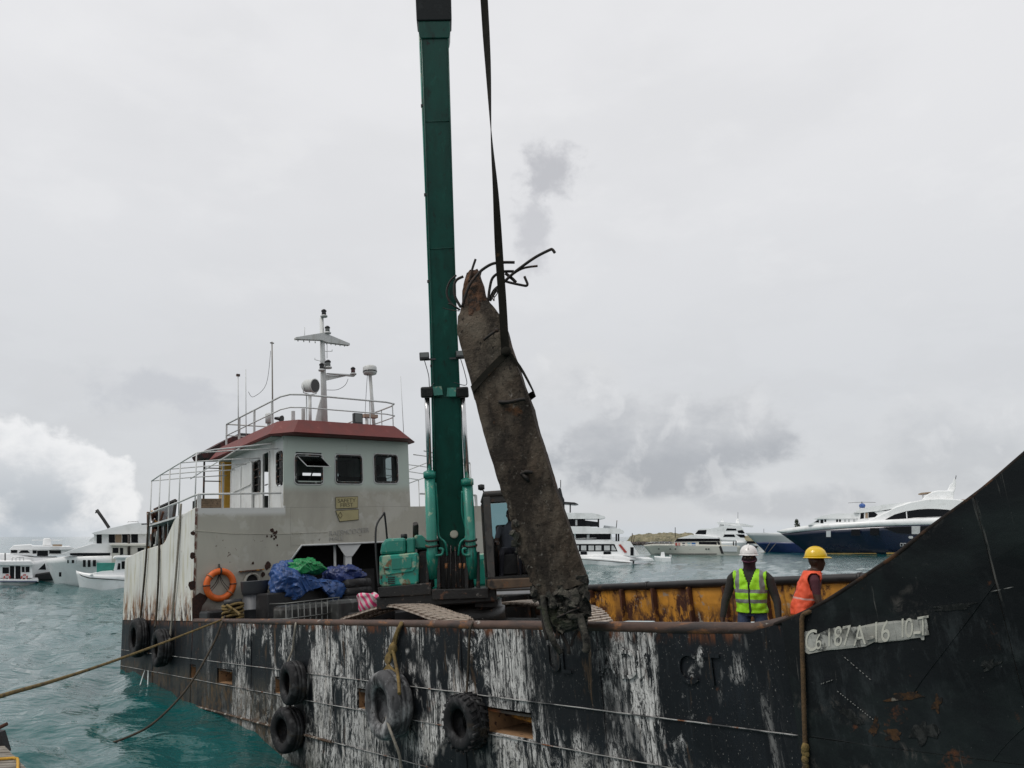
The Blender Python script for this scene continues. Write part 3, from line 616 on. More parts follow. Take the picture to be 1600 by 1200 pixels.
sheet(lambda b, u: Vector((WBK, b, u)), lines(WB0, WB1, .4, [e for w in BW for e in w[:2]]), lines(2.655, WT, .4, [e for w in BW for e in w[2:]]), (-1, 0, 0), .04, inb).build('wheelhouse_back', M_white, ship)
MB().box((-12.6, 3.05, 2.66), (-11.3, 5.9, 3.66)).build('helm_console', M_dark, ship, .03)  # dark console, raised to block daylight showing through the front windows
MB().box((-11.9, 3.0, 4.3), (-11.6, 5.4, 4.55)).build('headlining', M_dark, ship)
# big folded-back steel door leaf on the near side
a, c = sd_(365, 727), sd_(397, 790)
dl = MB().prism([(q[0], WB0 - .07, q[1]) for q in rrect(a.x, c.x, 2.70, 4.25, .16)], (0, .05, 0)).build('door_leaf', M_white, ship)
MB().tube([(q[0], WB0 - .075, q[1]) for q in rrect(a.x, c.x, 2.70, 4.25, .16)], .022, 5, True).build('door_rim', M_white, dl)
mid = (a.x + c.x) / 2
MB().box((mid - .02, WB0 - .10, 2.74), (mid + .02, WB0 - .07, 4.2)).build('door_rib', M_white, dl)
MB().bar((a.x + .06, WB0 - .09, 3.50), (c.x - .06, WB0 - .09, 3.58), .03, .03).build('door_rib', M_white, dl)
MB().tube([(DOOR[1] - .15, WB0 - .03, 3.42), (DOOR[1] - .15, WB0 - .08, 3.42), (DOOR[1] + .06, WB0 - .08, 3.42)], .014, 6).build('door_handle', M_grim, ship)
# --- brimmed roof
def roof_ring(s0, s1, b0, b1, ch, u): return [(s1, b0, u), (s0 - ch, b0, u), (s0, b0 + ch, u), (s0, b1 - ch, u), (s0 - ch, b1, u), (s1, b1, u)]
rb0, rb1 = fr(431, 690, -10.15).y, fr(661, 690, -10.15).y
rf = MB().loft([[Vector(q) for q in roof_ring(-10.18, -15.3, rb0 + .02, rb1 - .02, .45, 4.632)], [Vector(q) for q in roof_ring(-10.12, -15.3, rb0, rb1, .48, 4.66)], [Vector(q) for q in roof_ring(-10.42, -15.3, rb0 + .34, rb1 - .40, .42, 5.07)], [Vector(q) for q in roof_ring(-10.5, -15.25, rb0 + .40, rb1 - .46, .4, 5.085)]], smooth=False).build('roof', M_red, ship)
MB().box((-15.2, rb0 + .12, 4.60), (-10.72, rb1 - .12, 4.629)).build('soffit', mat('soffit_paint', (.22, .26, .235), .6, 0, .15, 2), rf)
# railing round the roof
ru, rm, rt0 = 5.82, 5.45, 5.08
def rail_loop(u): return [(-15.2, rb0 + .50, u), (-12.5, rb0 + .50, u), (-11.0, rb0 + .50, u), (-10.66, rb0 + .62, u), (-10.55, rb0 + .95, u), (-10.55, rb1 - 1.0, u), (-10.68, rb1 - .64, u), (-11.0, rb1 - .55, u), (-15.2, rb1 - .55, u), (-15.2, rb0 + .50, u)]
MB().tube(rail_loop(ru), .026, 7).build('roof_rail', M_white, ship); MB().tube(rail_loop(rm), .019, 6).build('roof_rail', M_white, ship)
for s, b, w in ((-15.2, rb0 + .5, .05), (-14.1, rb0 + .5, .06), (-12.9, rb0 + .5, .06), (-11.6, rb0 + .5, .05), (-10.55, 4.95, .028), (-10.6, rb1 - .75, .03), (-11.6, rb1 - .55, .03), (-12.9, rb1 - .55, .04), (-14.1, rb1 - .55, .03), (-15.2, rb1 - .55, .03), (-15.2, 4.5, .03), (-10.55, 2.95, .028)):
    MB().bar((s, b, rt0), (s, b, ru), w, w * .6).build('rail_post', M_white, ship)
# --- mast and aerials
MS_ = -12.2
def ms(x, y, s=MS_): return SH(x, y, 0, s)
mast = MB(); p0, p1 = ms(507.5, 662), ms(502.5, 497); mast.tube([Vector((MS_, p0.y, 5.08)), (p0 + p1) / 2, p1], [.10, .085, .062], 10)
mo = mast.build('mast', M_white, ship)
MB().prism([ms(492, 663), ms(509, 663), ms(508, 618), ms(503, 618), ms(498, 634)], (-.05, 0, 0)).build('mast_gusset', M_white, mo)
l, r_, c = ms(459.5, 531.5), ms(543.5, 541), ms(504, 524); lo = ms(504, 536)
MB().prism([l, l + Vector((0, 0, .06)), c + Vector((0, -.05, .04)), c + Vector((0, .1, .02)), r_ + Vector((0, 0, .06)), r_, lo + Vector((0, .1, 0)), lo + Vector((0, -.1, .05))], (.14, 0, 0)).build('crossarm', M_white, mo)
for k in range(9):
    p = l.lerp(lo, (k + .5) / 5) if k < 4 else lo.lerp(r_, (k - 3.4) / 5.6); MB().lathe(p + Vector((.07, 0, -.05)), (0, 0, 1), [(.015, 0), (.02, .03), (.01, .06)], 6).build('block', M_white, mo)
MB().prism([ms(509, 585), ms(552, 589), ms(552, 586.5), ms(509, 584)], (.12, 0, 0)).build('lamp_arm', M_white, mo); MB().prism([ms(509, 595), ms(509, 586), ms(540, 588)], (.02, 0, 0)).build('lamp_arm', M_white, mo)
def navlamp(x, y, r, h, lens):
    c = ms(x, y) + Vector((.12, 0, 0)); g = MB().lathe(c, (0, 0, 1), [(r * 1.45, 0), (r * 1.5, .04), (r, .05), (r, .06)], 12).build('lamp_base', M_white, mo)
    MB().lathe(c + Vector((0, 0, .06)), (0, 0, 1), [(r * .9, 0), (r * .95, h * .2), (r * .9, h * .55), (r * .95, h * .6)], 12).build('lamp_lens', lens, g); MB().lathe(c + Vector((0, 0, .06 + h * .6)), (0, 0, 1), [(r * 1.1, 0), (r * 1.12, h * .15), (r * .6, h * .35), (.02, h * .4)], 12).build('lamp_cap', M_lensd, g)
navlamp(503.5, 497, .075, .2, M_lensd); navlamp(509, 523, .075, .2, M_lensg); navlamp(510, 577, .08, .22, M_lensg); navlamp(500, 581, .07, .2, M_lensd); navlamp(549, 587, .07, .2, M_lensr)
for x0, y0, x1, y1 in ((476, 530, 476, 511), (504, 549, 519, 549), (519, 549, 519, 546), (492, 562, 504, 565), (492, 562, 492, 559), (511, 535, 511, 560)): MB().tube([ms(x0, y0), ms(x1, y1)], .010, 5).build('wire_aerial', M_white, mo)
MB().tube(catmull([ms(544, 592), ms(539, 602), ms(526, 609), ms(505, 609)]), .008, 4).build('cable', M_lensd, mo)
# searchlight
c = ms(484, 603, -11.6); ax = Vector((.86, .42, -.12)).normalized(); sl = MB().lathe(c - ax * .22, ax, [(.05, 0), (.15, .03), (.19, .1), (.20, .36), (.215, .36), (.215, .42), (.19, .42)], 20).build('searchlight', M_white, ship)
MB().lathe(c + ax * .202, ax, [(.188, 0), (.188, .006)], 20).build('lens', M_lensd, sl)
MB().tube([c + Vector((0, -.22, .02)), c + Vector((0, -.2, -.22)), c + Vector((0, 0, -.27)), c + Vector((0, .2, -.22)), c + Vector((0, .22, .02))], .016, 6).build('yoke', M_white, sl)
MB().tube([c + Vector((0, 0, -.27)), Vector((c.x, c.y, 5.08))], .05, 8).build('pedestal', M_white, sl)
for dx in (-.32, .0): MB().bar((c.x - .35, c.y + dx - .05, 5.08), (c.x - .35, c.y + dx - .05, 5.75 + dx * .3), .10, .06).build('bracket_post', M_white, ship)
# radar dome on its post
c = ms(578, 580, -11.9); rd = MB().lathe(c + Vector((0, 0, -.05)), (0, 0, 1), [(.10, -.08), (.2, -.05), (.225, .02), (.225, .06), (.22, .17), (.19, .21), (.02, .22)], 24).build('radar_dome', M_white, ship)
MB().lathe(c, (0, 0, 1), [(.2275, -.035), (.2275, .0)], 24).build('dome_band', M_lensd, rd); MB().tube([(c.x, c.y, c.z - .1), (c.x, c.y + .1, 5.08)], .055, 8).build('radar_post', M_white, rd)
MB().tube(catmull([c + Vector((.05, -.12, -.1)), c + Vector((.05, -.2, -.9)), c + Vector((.05, -.25, -1.5))]), .008, 4).build('cable', M_lensd, rd)
# aerials at the back of the roof, floodlight at the front
for x, y0, y1, rr in ((425, 534, 672, .026), (372, 586, 690, .018), (384, 577, 690, .014), (626, 588, 628, .010)):
    s = -13.2 if x != 626 else -11.2; a = SH(x, y0, 0, s); MB().tube([(a.x, a.y, a.z), (a.x, a.y + .03, 5.06)], [rr * .7, rr], 6).build('aerial', mat('aerial_metal', (.22, .2, .17), .6) if x == 425 else M_white, ship)
a = SH(425, 536, 0, -13.2); MB().bar(a + Vector((0, -.06, 0)), a + Vector((0, .06, 0)), .03, .03).build('aerial_head', M_grim, ship)
MB().tube(catmull([SH(423, 548, 0, -13.2), SH(416, 600, 0, -13.2), SH(396, 620, 0, -13.2), SH(388, 612, 0, -13.2)]), .007, 4).build('cable', M_lensd, ship)
a = SH(372, 587, 0, -13.2); MB().box(a + Vector((-.03, -.05, -.02)), a + Vector((.03, .05, .05))).build('anemometer', M_grim, ship)
a = SH(420, 654, 0, -12.8); MB().lathe(a, (0, 0, 1), [(.10, -.14), (.11, .12), (.09, .16)], 10).build('horn_drum', M_white, ship); MB().lathe(a + Vector((.1, .15, 0)), (.8, .5, -.2), [(.04, 0), (.06, .15), (.11, .25)], 10).build('horn', M_lensd, ship)
MB().tube([a + Vector((0, 0, -.12)), Vector((a.x, a.y, 5.06))], .05, 8).build('horn_post', M_white, ship)
c = fr(558.5, 655, -10.6); fl = MB().box(c + Vector((-.05, -.14, -.17)), c + Vector((.07, .14, .17))).build('floodlight', M_lensd, ship, .01)
MB().box(c + Vector((.072, -.115, -.10)), c + Vector((.08, .115, .14))).build('lens', M_lensg, fl); MB().box(c + Vector((-.02, -.03, -.3)), c + Vector((.02, .03, -.17))).build('bracket', M_lensd, fl)
a = fr(573, 650, -11.4); MB().bar(a + Vector((0, -.12, 0)), a + Vector((0, .35, 0)), .16, .10).build('vent_cover', mat('vent_tan', (.3, .22, .17), .7), ship); MB().tube([a, Vector((a.x, a.y, 5.07))], .05, 6).build('vent_post', M_white, ship)
# --- awning frame of white tube on the near side deck, mirrored on the far side
for side in (0, 1):
    def bb(b): return b if not side else 8.9 - b
    tops = [(-14.85, 3.92), (-14.0, 3.98), (-13.1, 4.02), (-12.2, 4.06), (-10.9, 4.12)]
    MB().tube([(s, bb(.1), u) for s, u in tops] + [(-10.75, bb(.5), 4.2), (-10.72, bb(2.0), 4.42)], .020, 6).build('awning_tube', M_white, ship)
    MB().tube([(-14.85, bb(1.2), 4.0), (-12.8, bb(1.2), 4.15), (-10.74, bb(1.2), 4.3)], .017, 5).build('awning_tube', M_white, ship)
    for s, u in tops:
        MB().tube([(s, bb(.1), u), (s, bb(1.2), u + .12), (s, bb(2.27), u + .20)], .016, 5).build('awning_tube', M_white, ship)
        lowu = 2.62 + .04 if s > -12.3 else 1.95 + .1; MB().tube([(s - .05 * (u - lowu) * .3, bb(.1), lowu), (s, bb(.1), u)], .018, 5).build('awning_post', M_white, ship)
    MB().tube([(-15.1, bb(.1), 2.98), (-14.0, bb(.1), 3.0), (-12.0, bb(.1), 3.02), (-11.0, bb(.1), 3.05), (-10.68, bb(.12), 3.05), (-10.66, bb(2.25), 3.08)], .026, 7).build('side_rail', M_white, ship)
    for b in (.12,): MB().bar((-10.68, bb(b), 2.65), (-10.68, bb(b), 3.05), .09, .04).build('rail_post', M_white, ship)
# funnel, ladder and canopy behind the wheelhouse
q = [SH(349.5, 735, 0, -15.4), SH(365, 725, 0, -15.4), SH(361, 795, 0, -15.4), SH(350, 797, 0, -15.4)]
fu = MB().prism([Vector((-15.4, q[0].y, 4.95)), Vector((-15.4, q[1].y + .25, 4.95)), Vector((-15.4, q[2].y, 2.655)), Vector((-15.4, q[3].y, 2.655))], (-.5, 0, 0)).build('funnel', M_yellow, ship, .04)
MB().box((-15.36, q[0].y - .06, 2.66), (-15.34, q[0].y, 4.6)).build('funnel_edge', M_white, fu)
MB().prism([SH(314, 709, 0, -15.6), SH(354, 687, 0, -15.6), SH(372, 678, 0, -15.6), SH(400, 690, 0, -15.6), SH(356, 716, 0, -15.6), SH(318, 716, 0, -15.6)], (-.9, 0, .02)).build('canopy', mat('charred_canopy', (.022, .010, .010), .7, 0, .5, 3, [dict(col=(.09, .02, .02), scale=2., lo=.5, hi=.6)]), ship)
MB().box(SH(374, 676, 0, -15.9), SH(398, 694, 0, -15.9) + Vector((-.5, 0, 0))).build('funnel_cap', M_black, ship, .05)
la, lb = SH(318, 780, 0, -15.7), SH(345, 780, 0, -15.7); lt = SH(318, 706, 0, -15.7).z
for p in (la, lb): MB().bar((p.x, p.y, .1), (p.x, p.y, lt), .05, .04).build('ladder_rail', M_grim if p is la else M_white, ship)
for k in range(6): z = 2.8 + (lt - 2.9) * k / 5; MB().tube([(la.x, la.y, z), (lb.x, lb.y, z)], .018, 5).build('ladder_rung', M_white if k < 3 else M_grim, ship)

# --- registration number painted on the bow, and old welded letters on the side
def bowpt(x, y, lift=.009):
    p = SH(x, y, 1, -.1)
    for _ in range(4): p = SH(x, y, 1, flare(p.x, p.z) + dent(p.x, p.z, 1.2) - lift)
    return p
M_patch = mat('chalked_patch', (.31, .31, .285), .9, 0, .25, 6, [dict(col=(.015, .017, .018), scale=(9, 9, 6), scale2=2.2, lo2=.5, hi2=.58, lo=.46, hi=.54, amt=.9, detail=8, nr=.7), dict(col=(.30, .29, .25), scale=4., lo=.5, hi=.62, amt=.6), dict(col=(.012, .013, .014), scale=(40, 40, 2), lo=.60, hi=.66, amt=.6)], bump=.003, off=tuple(SB))
M_digit = mat('pale_digits', (.47, .46, .40), .85, 0, .15, 8, [dict(col=(.12, .12, .11), scale=9., lo=.56, hi=.64, amt=.8)], off=tuple(SB))
out_px = [(1254.5, 988), (1262, 986), (1270, 987), (1272, 992), (1280, 990), (1292, 984), (1303, 981), (1312, 982), (1326, 980), (1342, 979), (1355, 976), (1370, 973), (1384, 971.5), (1398, 970), (1412, 969.5), (1424, 970), (1416, 967), (1430, 968.5), (1447, 966.5), (1449, 974), (1450, 984), (1452, 992), (1444, 993), (1444, 1000), (1440, 1000), (1438, 996), (1424, 998), (1410, 1000.5), (1392, 1002), (1376, 1004), (1366, 1003), (1360, 1006), (1352, 1010), (1340, 1011.5), (1325, 1013), (1308, 1015), (1292, 1016), (1278, 1019), (1263, 1022), (1258, 1019), (1255, 1008)]
q = [bowpt(*p) for p in out_px]; pt = MB().prism(q, (0, .006, 0)).build('number_patch', M_patch, ship)
for txt, x, y, h, x2, y2 in (('C', 1257, 1005, .205, 1271, 1002), ('6', 1273.5, 1005, .145, 1287, 1002), ('1', 1289, 999, .175, 1300, 997), ('8', 1302.5, 997.5, .185, 1314, 995), ('7', 1315.5, 996, .185, 1327, 994), ('A', 1333.5, 996, .185, 1351, 993), ('-', 1351, 994, .2, 1359, 993), ('1', 1361.5, 991, .185, 1371, 989), ('6', 1375.5, 989.5, .19, 1390, 987), ('1', 1403, 984, .17, 1411, 983), ('0', 1413, 984, .17, 1425, 982), ('-', 1425.5, 985.5, .17, 1432, 985), ('T', 1433, 981, .17, 1445, 979)):
    a, c = bowpt(x, y, .013 + .006 * (txt == '-')), bowpt(x2, y2, .013 + .006 * (txt == '-')); d = c - a; up = bowpt(x, y - 12, .013) - a
    text_part('number_character', txt, h * 1.22, a, d, up, .003, M_digit, pt, sx=.74 if txt != '-' else 1.1)
M_wletter = M_hull[0]
for ch, x, y in (('U', 853, 1030), ('L', 874, 1033), ('A', 936, 1037), ('D', 966, 1040), ('I', 992, 1042), ('C', 1056, 1045), ('T', 1096, 1048)):
    a, c = SH(x, y, 1, -.022), SH(x + 20, y + 1.2, 1, -.022); text_part('welded_letter', ch, .42, a, c - a, (0, 0, 1), .010, M_wletter, ship, sx=.9)

# seams, scrapes and rust blooms on the bow plating
def bow_line(pts, r, m, name): return MB().tube(catmull([bowpt(x, y, .001) for x, y in pts], 5), r, 5).build(name, m, ship)
bow_line([(1620, 828), (1560, 905), (1501, 984), (1450, 1050), (1425, 1085)], .003, M_bow, 'weld_seam'); bow_line([(1615, 1122), (1570, 1165), (1535, 1210)], .003, M_bow, 'weld_seam'); bow_line([(1265, 1150), (1330, 1160), (1400, 1172), (1500, 1188), (1590, 1205)], .003, M_bow, 'weld_seam')
M_scr = mat('scraped_paint', (.20, .20, .19), .9, 0, .3, 12)
def dashes(x0, y0, x1, y1, n, ln):
    for k in range(n):
        t_ = (k + random.uniform(-.2, .2)) / n; x, y = x0 + (x1 - x0) * t_, y0 + (y1 - y0) * t_; dx, dy = (x1 - x0), (y1 - y0); L_ = math.hypot(dx, dy); dx, dy = dx / L_ * ln, dy / L_ * ln
        q = [bowpt(x, y, .012), bowpt(x + dx * .5, y + dy * .5 + .8, .012), bowpt(x + dx, y + dy, .012), bowpt(x + dx * .5, y + dy * .5 - .7, .012)]; MB().prism(q, (0, .008, 0)).build('scrape_mark', M_scr, ship)
dashes(1318, 1026, 1362, 1064, 9, 3.5); dashes(1308, 1080, 1366, 1126, 15, 2.4); dashes(1282, 1069, 1302, 1062, 5, 2.6); dashes(1545, 925, 1588, 916, 2, 18)
M_rbl = mat('rust_bloom', (.060, .032, .015), .95, 0, .5, 7, [dict(col=(.015, .013, .012), scale=(9, 9, 9), lo=.44, hi=.54, detail=9, nr=.75), dict(col=(.20, .18, .15), scale=14., lo=.62, hi=.68, amt=.7)], bump=.004, spec=.2)
M_gbl = mat('grey_scuff', (.030, .032, .031), .95, 0, .5, 9, [dict(col=(.008, .010, .010), scale=(12, 12, 9), lo=.44, hi=.54, detail=9, nr=.78)], spec=.2)
def bloom(cx, cy, rx, ry, m, rot=0.):
    n = 26; q = []
    for k in range(n):
        t_ = 2 * math.pi * k / n; rr = .72 + .75 * mnoise.noise(Vector((math.cos(t_) * 1.7 + cx, math.sin(t_) * 1.7, cy * .1))) + random.uniform(-.14, .14); x, y = rx * rr * math.cos(t_), ry * rr * math.sin(t_); q.append(bowpt(cx + x * math.cos(rot) - y * math.sin(rot), cy + x * math.sin(rot) + y * math.cos(rot), .004))
    MB().prism(q, (0, .006, 0)).build('rust_patch', m, ship)
bloom(1420, 1086, 30, 9, M_rbl, -.15); bloom(1464, 1100, 10, 20, M_rbl, .1); bloom(1442, 1142, 24, 22, M_gbl, .5); bloom(1395, 1150, 16, 14, M_rbl, .3); bloom(1490, 949, 36, 6, M_gbl, -.1); bloom(1410, 1193, 60, 5, M_rbl, .05); bloom(1366, 1135, 8, 22, M_rbl, .3); bloom(1545, 1040, 20, 8, M_gbl, -.4); bloom(1330, 1120, 22, 10, M_gbl, .6)
# ------------------------------------------------------------------ excavator on deck
M_teal = mat('teal_paint', (.007, .175, .128), .42, 0, .14, 2, [dict(col=(.02, .33, .25), scale=(3, 3, 1.2), lo=.52, hi=.68, amt=.5), dict(col=(.30, .35, .24), scale=(7, 7, 4), lo=.60, hi=.66, amt=.7), dict(col=(.10, .045, .02), scale=(8, 8, 3), lo=.63, hi=.70, amt=.9), dict(col=(.02, .018, .015), scale=(6, 6, 1.2), lo=.62, hi=.72, amt=.7)], coat=.15)
M_tealw = mat('worn_teal_paint', (.014, .24, .18), .45, 0, .15, 3, [dict(col=(.36, .42, .29), scale=(5, 5, 7), lo=.50, hi=.58, amt=.75, detail=7), dict(col=(.16, .065, .02), scale=(7, 7, 5), lo=.56, hi=.63, amt=.9, detail=8), dict(col=(.02, .012, .01), scale=(9, 9, 6), lo=.63, hi=.68)], bump=.002)
M_teald = mat('boom_green', (.003, .080, .057), .45, 0, .18, 1.4, [dict(col=(.003, .04, .028), scale=(3, 3, .6), lo=.45, hi=.65, amt=.7), dict(col=(.012, .010, .008), scale=(9, 9, 5), lo=.66, hi=.72), dict(col=(.010, .010, .009), scale=(7, 7, .5), lo=.57, hi=.68, amt=.7, detail=8, nr=.7), dict(col=(.02, .15, .11), scale=(5, 5, 2.5), lo=.60, hi=.68, amt=.5, detail=8)], coat=.1, bump=.002, bs=6)
M_chrome = mat('chrome_rod', (.55, .55, .55), .18, 1., .1, 4); M_grease = mat('greasy_black', (.010, .009, .008), .4, .1, .5, 5, [dict(col=(.09, .04, .02), scale=7., lo=.6, hi=.68), dict(col=(.11, .10, .09), scale=10., lo=.64, hi=.7)], bump=.006, bs=35)
M_shoe = mat('worn_track_steel', (.52, .45, .38), .5, .1, .25, 5, [dict(col=(.10, .065, .045), scale=(6, 14, 6), lo=.5, hi=.62, amt=.8), dict(col=(.5, .47, .42), scale=(9, 4, 9), lo=.58, hi=.66, amt=.6)], bump=.004, bs=30)
M_link = mat('rusty_track_link', (.10, .05, .03), .8, .1, .4, 6, bump=.005)
M_cabp = mat('cab_grey', (.045, .042, .038), .6, 0, .3, 3, [dict(col=(.11, .055, .03), scale=6., lo=.57, hi=.66), dict(col=(.02, .02, .02), scale=4., lo=.55, hi=.65)], bump=.002)
M_cabs = mat('cab_skirt', (.085, .055, .033), .7, 0, .3, 3, [dict(col=(.14, .06, .02), scale=7., lo=.55, hi=.65), dict(col=(.02, .016, .013), scale=4., lo=.55, hi=.65)], bump=.003)
ex = thing('excavator', 'teal tracked excavator with tall upright boom and open grey cab standing on the ship deck', 'excavator', OE)
def El(f, l, z): return EXM @ Vector((f, l, z))
def ebox(f0, f1, l0, l1, z0, z1):
    m = MB(); m.box((f0, l0, z0), (f1, l1, z1)); return m.xf(EXM)
def eprism(poly, f0, depth):                       # pixel outline on the plane f0, extruded backwards
    ps = [EX(x, y, f0) for x, y in poly]; return MB().prism(ps, -Vector((_f.x, _f.y, 0)) * depth)
# tracks: loops of shoes round frames
shoe_me = None
def track(b0, b1, loop, ends):
    global shoe_me
    pts = [Vector((s, 0, u)) for s, u in loop]; pts = catmull(pts + [pts[0]], 8)[:-1]; n = len(pts)
    seg = [(pts[(i + 1) % n] - pts[i]).length for i in range(n)]; tot = sum(seg); cnt = round(tot / .172); bc = (b0 + b1) / 2
    for k in range(cnt):
        d = k * tot / cnt; i = 0
        while d > seg[i]: d -= seg[i]; i += 1
        p = pts[i].lerp(pts[(i + 1) % n], d / seg[i]); t = (pts[(i + 1) % n] - pts[i]).normalized(); nr = Vector((-t.z, 0, t.x)) * (1 if ends else 1)
        if shoe_me is None:
            w = (b1 - b0) / 2; m = MB(); m.box((-.083, -w, -.012), (.083, w, .012))
            for x in (-.062, .0, .062): m.box((x - .010, -w + .01, .012), (x + .010, w - .01, .034))
            m.box((-.07, -.11, -.07), (.07, -.06, -.012)); m.box((-.07, .06, -.07), (.07, .11, -.012))
            so_ = m.build('track_shoe', M_shoe, None); shoe_me = so_.data; bpy.data.objects.remove(so_)
        o = bpy.data.objects.new('track_shoe', shoe_me); COL.objects.link(o); o.parent = ex
        Mx = Matrix(((t.x, 0, nr.x), (0, 1, 0), (t.z, 0, nr.z))).to_4x4()
        if Mx.determinant() < 0: Mx = Matrix(((-t.x, 0, nr.x), (0, 1, 0), (-t.z, 0, nr.z))).to_4x4()
        o.matrix_local = Matrix.Translation(Vector((p.x, bc, p.z)) - OE) @ Mx
    lo_, hi_ = min(s for s, u in loop), max(s for s, u in loop)
    fm = MB(); fm.box((lo_ + .35, bc - .14, -.86), (hi_ - .35, bc + .14, -.42)); fm.build('track_frame', M_grease, ex, .03)
    MB().lathe((lo_ + .45, bc - .05, -.52), (0, 1, 0), [(.05, 0), (.33, 0), (.36, .03), (.36, .07), (.33, .1), (.05, .1)], 22).build('drive_sprocket', M_link, ex)
    MB().lathe((hi_ - .45, bc - .06, -.52), (0, 1, 0), [(.05, 0), (.34, 0), (.36, .03), (.36, .09), (.34, .12), (.05, .12)], 22).build('idler_wheel', M_link, ex)
    for s in np.linspace(lo_ + .95, hi_ - .95, 5): MB().lathe((s, bc - .2, -.86), (0, 1, 0), [(.04, 0), (.1, 0), (.1, .08), (.08, .1), (.08, .3), (.1, .32), (.1, .4), (.04, .4)], 12).build('track_roller', M_link, ex)
    for s in (lo_ + 1.35, hi_ - 1.45): MB().lathe((s, bc - .24, -.12), (0, 1, 0), [(.03, 0), (.085, .0), (.085, .1), (.06, .12), (.06, .3), (.085, .32), (.085, .42), (.03, .42)], 12).build('carrier_roller', M_link, ex); MB().box((s - .05, bc - .06, -.45), (s + .05, bc + .06, -.16)).build('roller_bracket', M_link, ex)
tb0, tb1 = .92, 1.54
topn = [SH(x, y, 1, tb0) for x, y in ((527, 972), (560, 962), (588, 956), (612, 954.5), (640, 961.5), (665, 968), (690, 976))]
loopn = [(p.x, p.z + k) for p, k in zip(topn, (-.01, .03, .06, .07, .06, .03, .0))]
loopn = [(loopn[0][0] - .1, -.45)] + loopn + [(loopn[-1][0] + .16, -.45), (loopn[-1][0] - .1, -.86), (loopn[-1][0] - .6, -.96), (-3.2, -.96), (loopn[0][0] + .6, -.96), (loopn[0][0] + .1, -.84)]
track(tb0, tb1, loopn, False)
loopf = [(-5.2, -.45), (-5.0, -.2), (-4.4, -.06), (-3.2, .02), (-2.0, -.03), (-1.25, -.12), (-.92, -.32), (-.82, -.55), (-.95, -.8), (-1.4, -.96), (-3.2, -.96), (-4.6, -.96), (-5.1, -.82)]
track(3.62, 4.24, loopf, False)
m = MB(); m.box((-4.4, 1.35, -.75), (-1.8, 3.75, -.25)); m.build('car_body', M_grease, ex, .05)
MB().lathe((OE.x, OE.y, -.25), (0, 0, 1), [(.78, 0), (.80, .05), (.80, .28), (.74, .3), (.74, .42)], 28).build('slew_ring', M_grease, ex)
# slewing platform
ebox(-2.3, .95, -1.5, .62, 1.14, 1.38).build('platform', M_grease, ex, .03)
eprism([(590, 918), (674, 910), (674, 929), (592, 934)], 1.02, .7).build('side_step', M_grease, ex, .015)
eprism([(674, 921), (764, 918.5), (764, 935), (676, 938)], 1.04, .5).build('front_beam', M_grease, ex, .015)
eprism([(640, 936), (775, 934), (775, 950), (640, 950)], .7, .9).build('belly_plate', M_grease, ex, .02)
ebox(-2.55, -1.75, -1.45, 1.4, 1.3, 2.05).build('counterweight', M_teal, ex, .12)
# right-hand hood: worn lower door with framed panel, smooth upper hood
hd = eprism([(592.5, 868), (653, 863), (654.5, 872), (653.5, 910), (651, 914), (598, 917), (593, 914)], 1.0, .85).build('lower_hood', M_tealw, ex, .035)
eprism([(594.5, 869), (650.5, 864.5), (651, 884), (645, 893), (604, 898.5), (599, 892)], 1.03, .05).build('door_frame', M_tealw, hd, .012)
eprism([(612, 872.5), (643, 870), (643.5, 885.5), (640, 888), (612.5, 890)], 1.045, .03).build('inset_panel', M_teal, hd, .006)
for k in range(4): eprism([(606, 902 + 3 * k), (617, 901.5 + 3 * k), (617, 903 + 3 * k), (606, 903.5 + 3 * k)], 1.012, .03).build('louvre', M_grease, hd)
eprism([(600, 888), (608, 887.5), (608, 889.5), (600, 890)], 1.045, .03).build('latch', M_grease, hd)
eprism([(593, 867), (596, 850), (602, 842.5), (608, 841), (634, 840), (634, 865)], .98, .9).build('upper_hood', M_teal, ex, .05)
eprism([(635, 865), (635, 840.5), (648, 839.5), (648, 864)], .94, .8).build('hood_section', M_teal, ex, .03)
eprism([(647, 857), (647, 838), (650, 835.5), (659, 836), (668, 844), (668, 857)], .75, .6).build('valve_cover', M_teal, ex, .03)
eprism([(654, 862), (676, 858), (678, 918), (654, 918)], .7, .5).build('gap_shade_block', M_grease, ex, .02)  # near-black block puts the dark of the hood-to-boom gap into colour
MB().tube([EX(649.5, 840, .6), EX(649.5, 822, .6), EX(649, 818, .64)], [.055, .055, .05], 10).build('exhaust_pipe', M_grim, ex)
MB().lathe(EX(631.5, 842, .6), (0, 0, 1), [(.06, 0), (.06, .08), (.045, .09)], 10).build('filler_cap', M_black, ex)
MB().tube(catmull([EX(592, 918, 1.04), EX(588, 870, 1.04), EX(587.5, 825, 1.0), EX(598, 805, .9), EX(601, 804, .88), EX(605, 843, .8)], 5), .018, 6).build('handrail', M_black, ex)
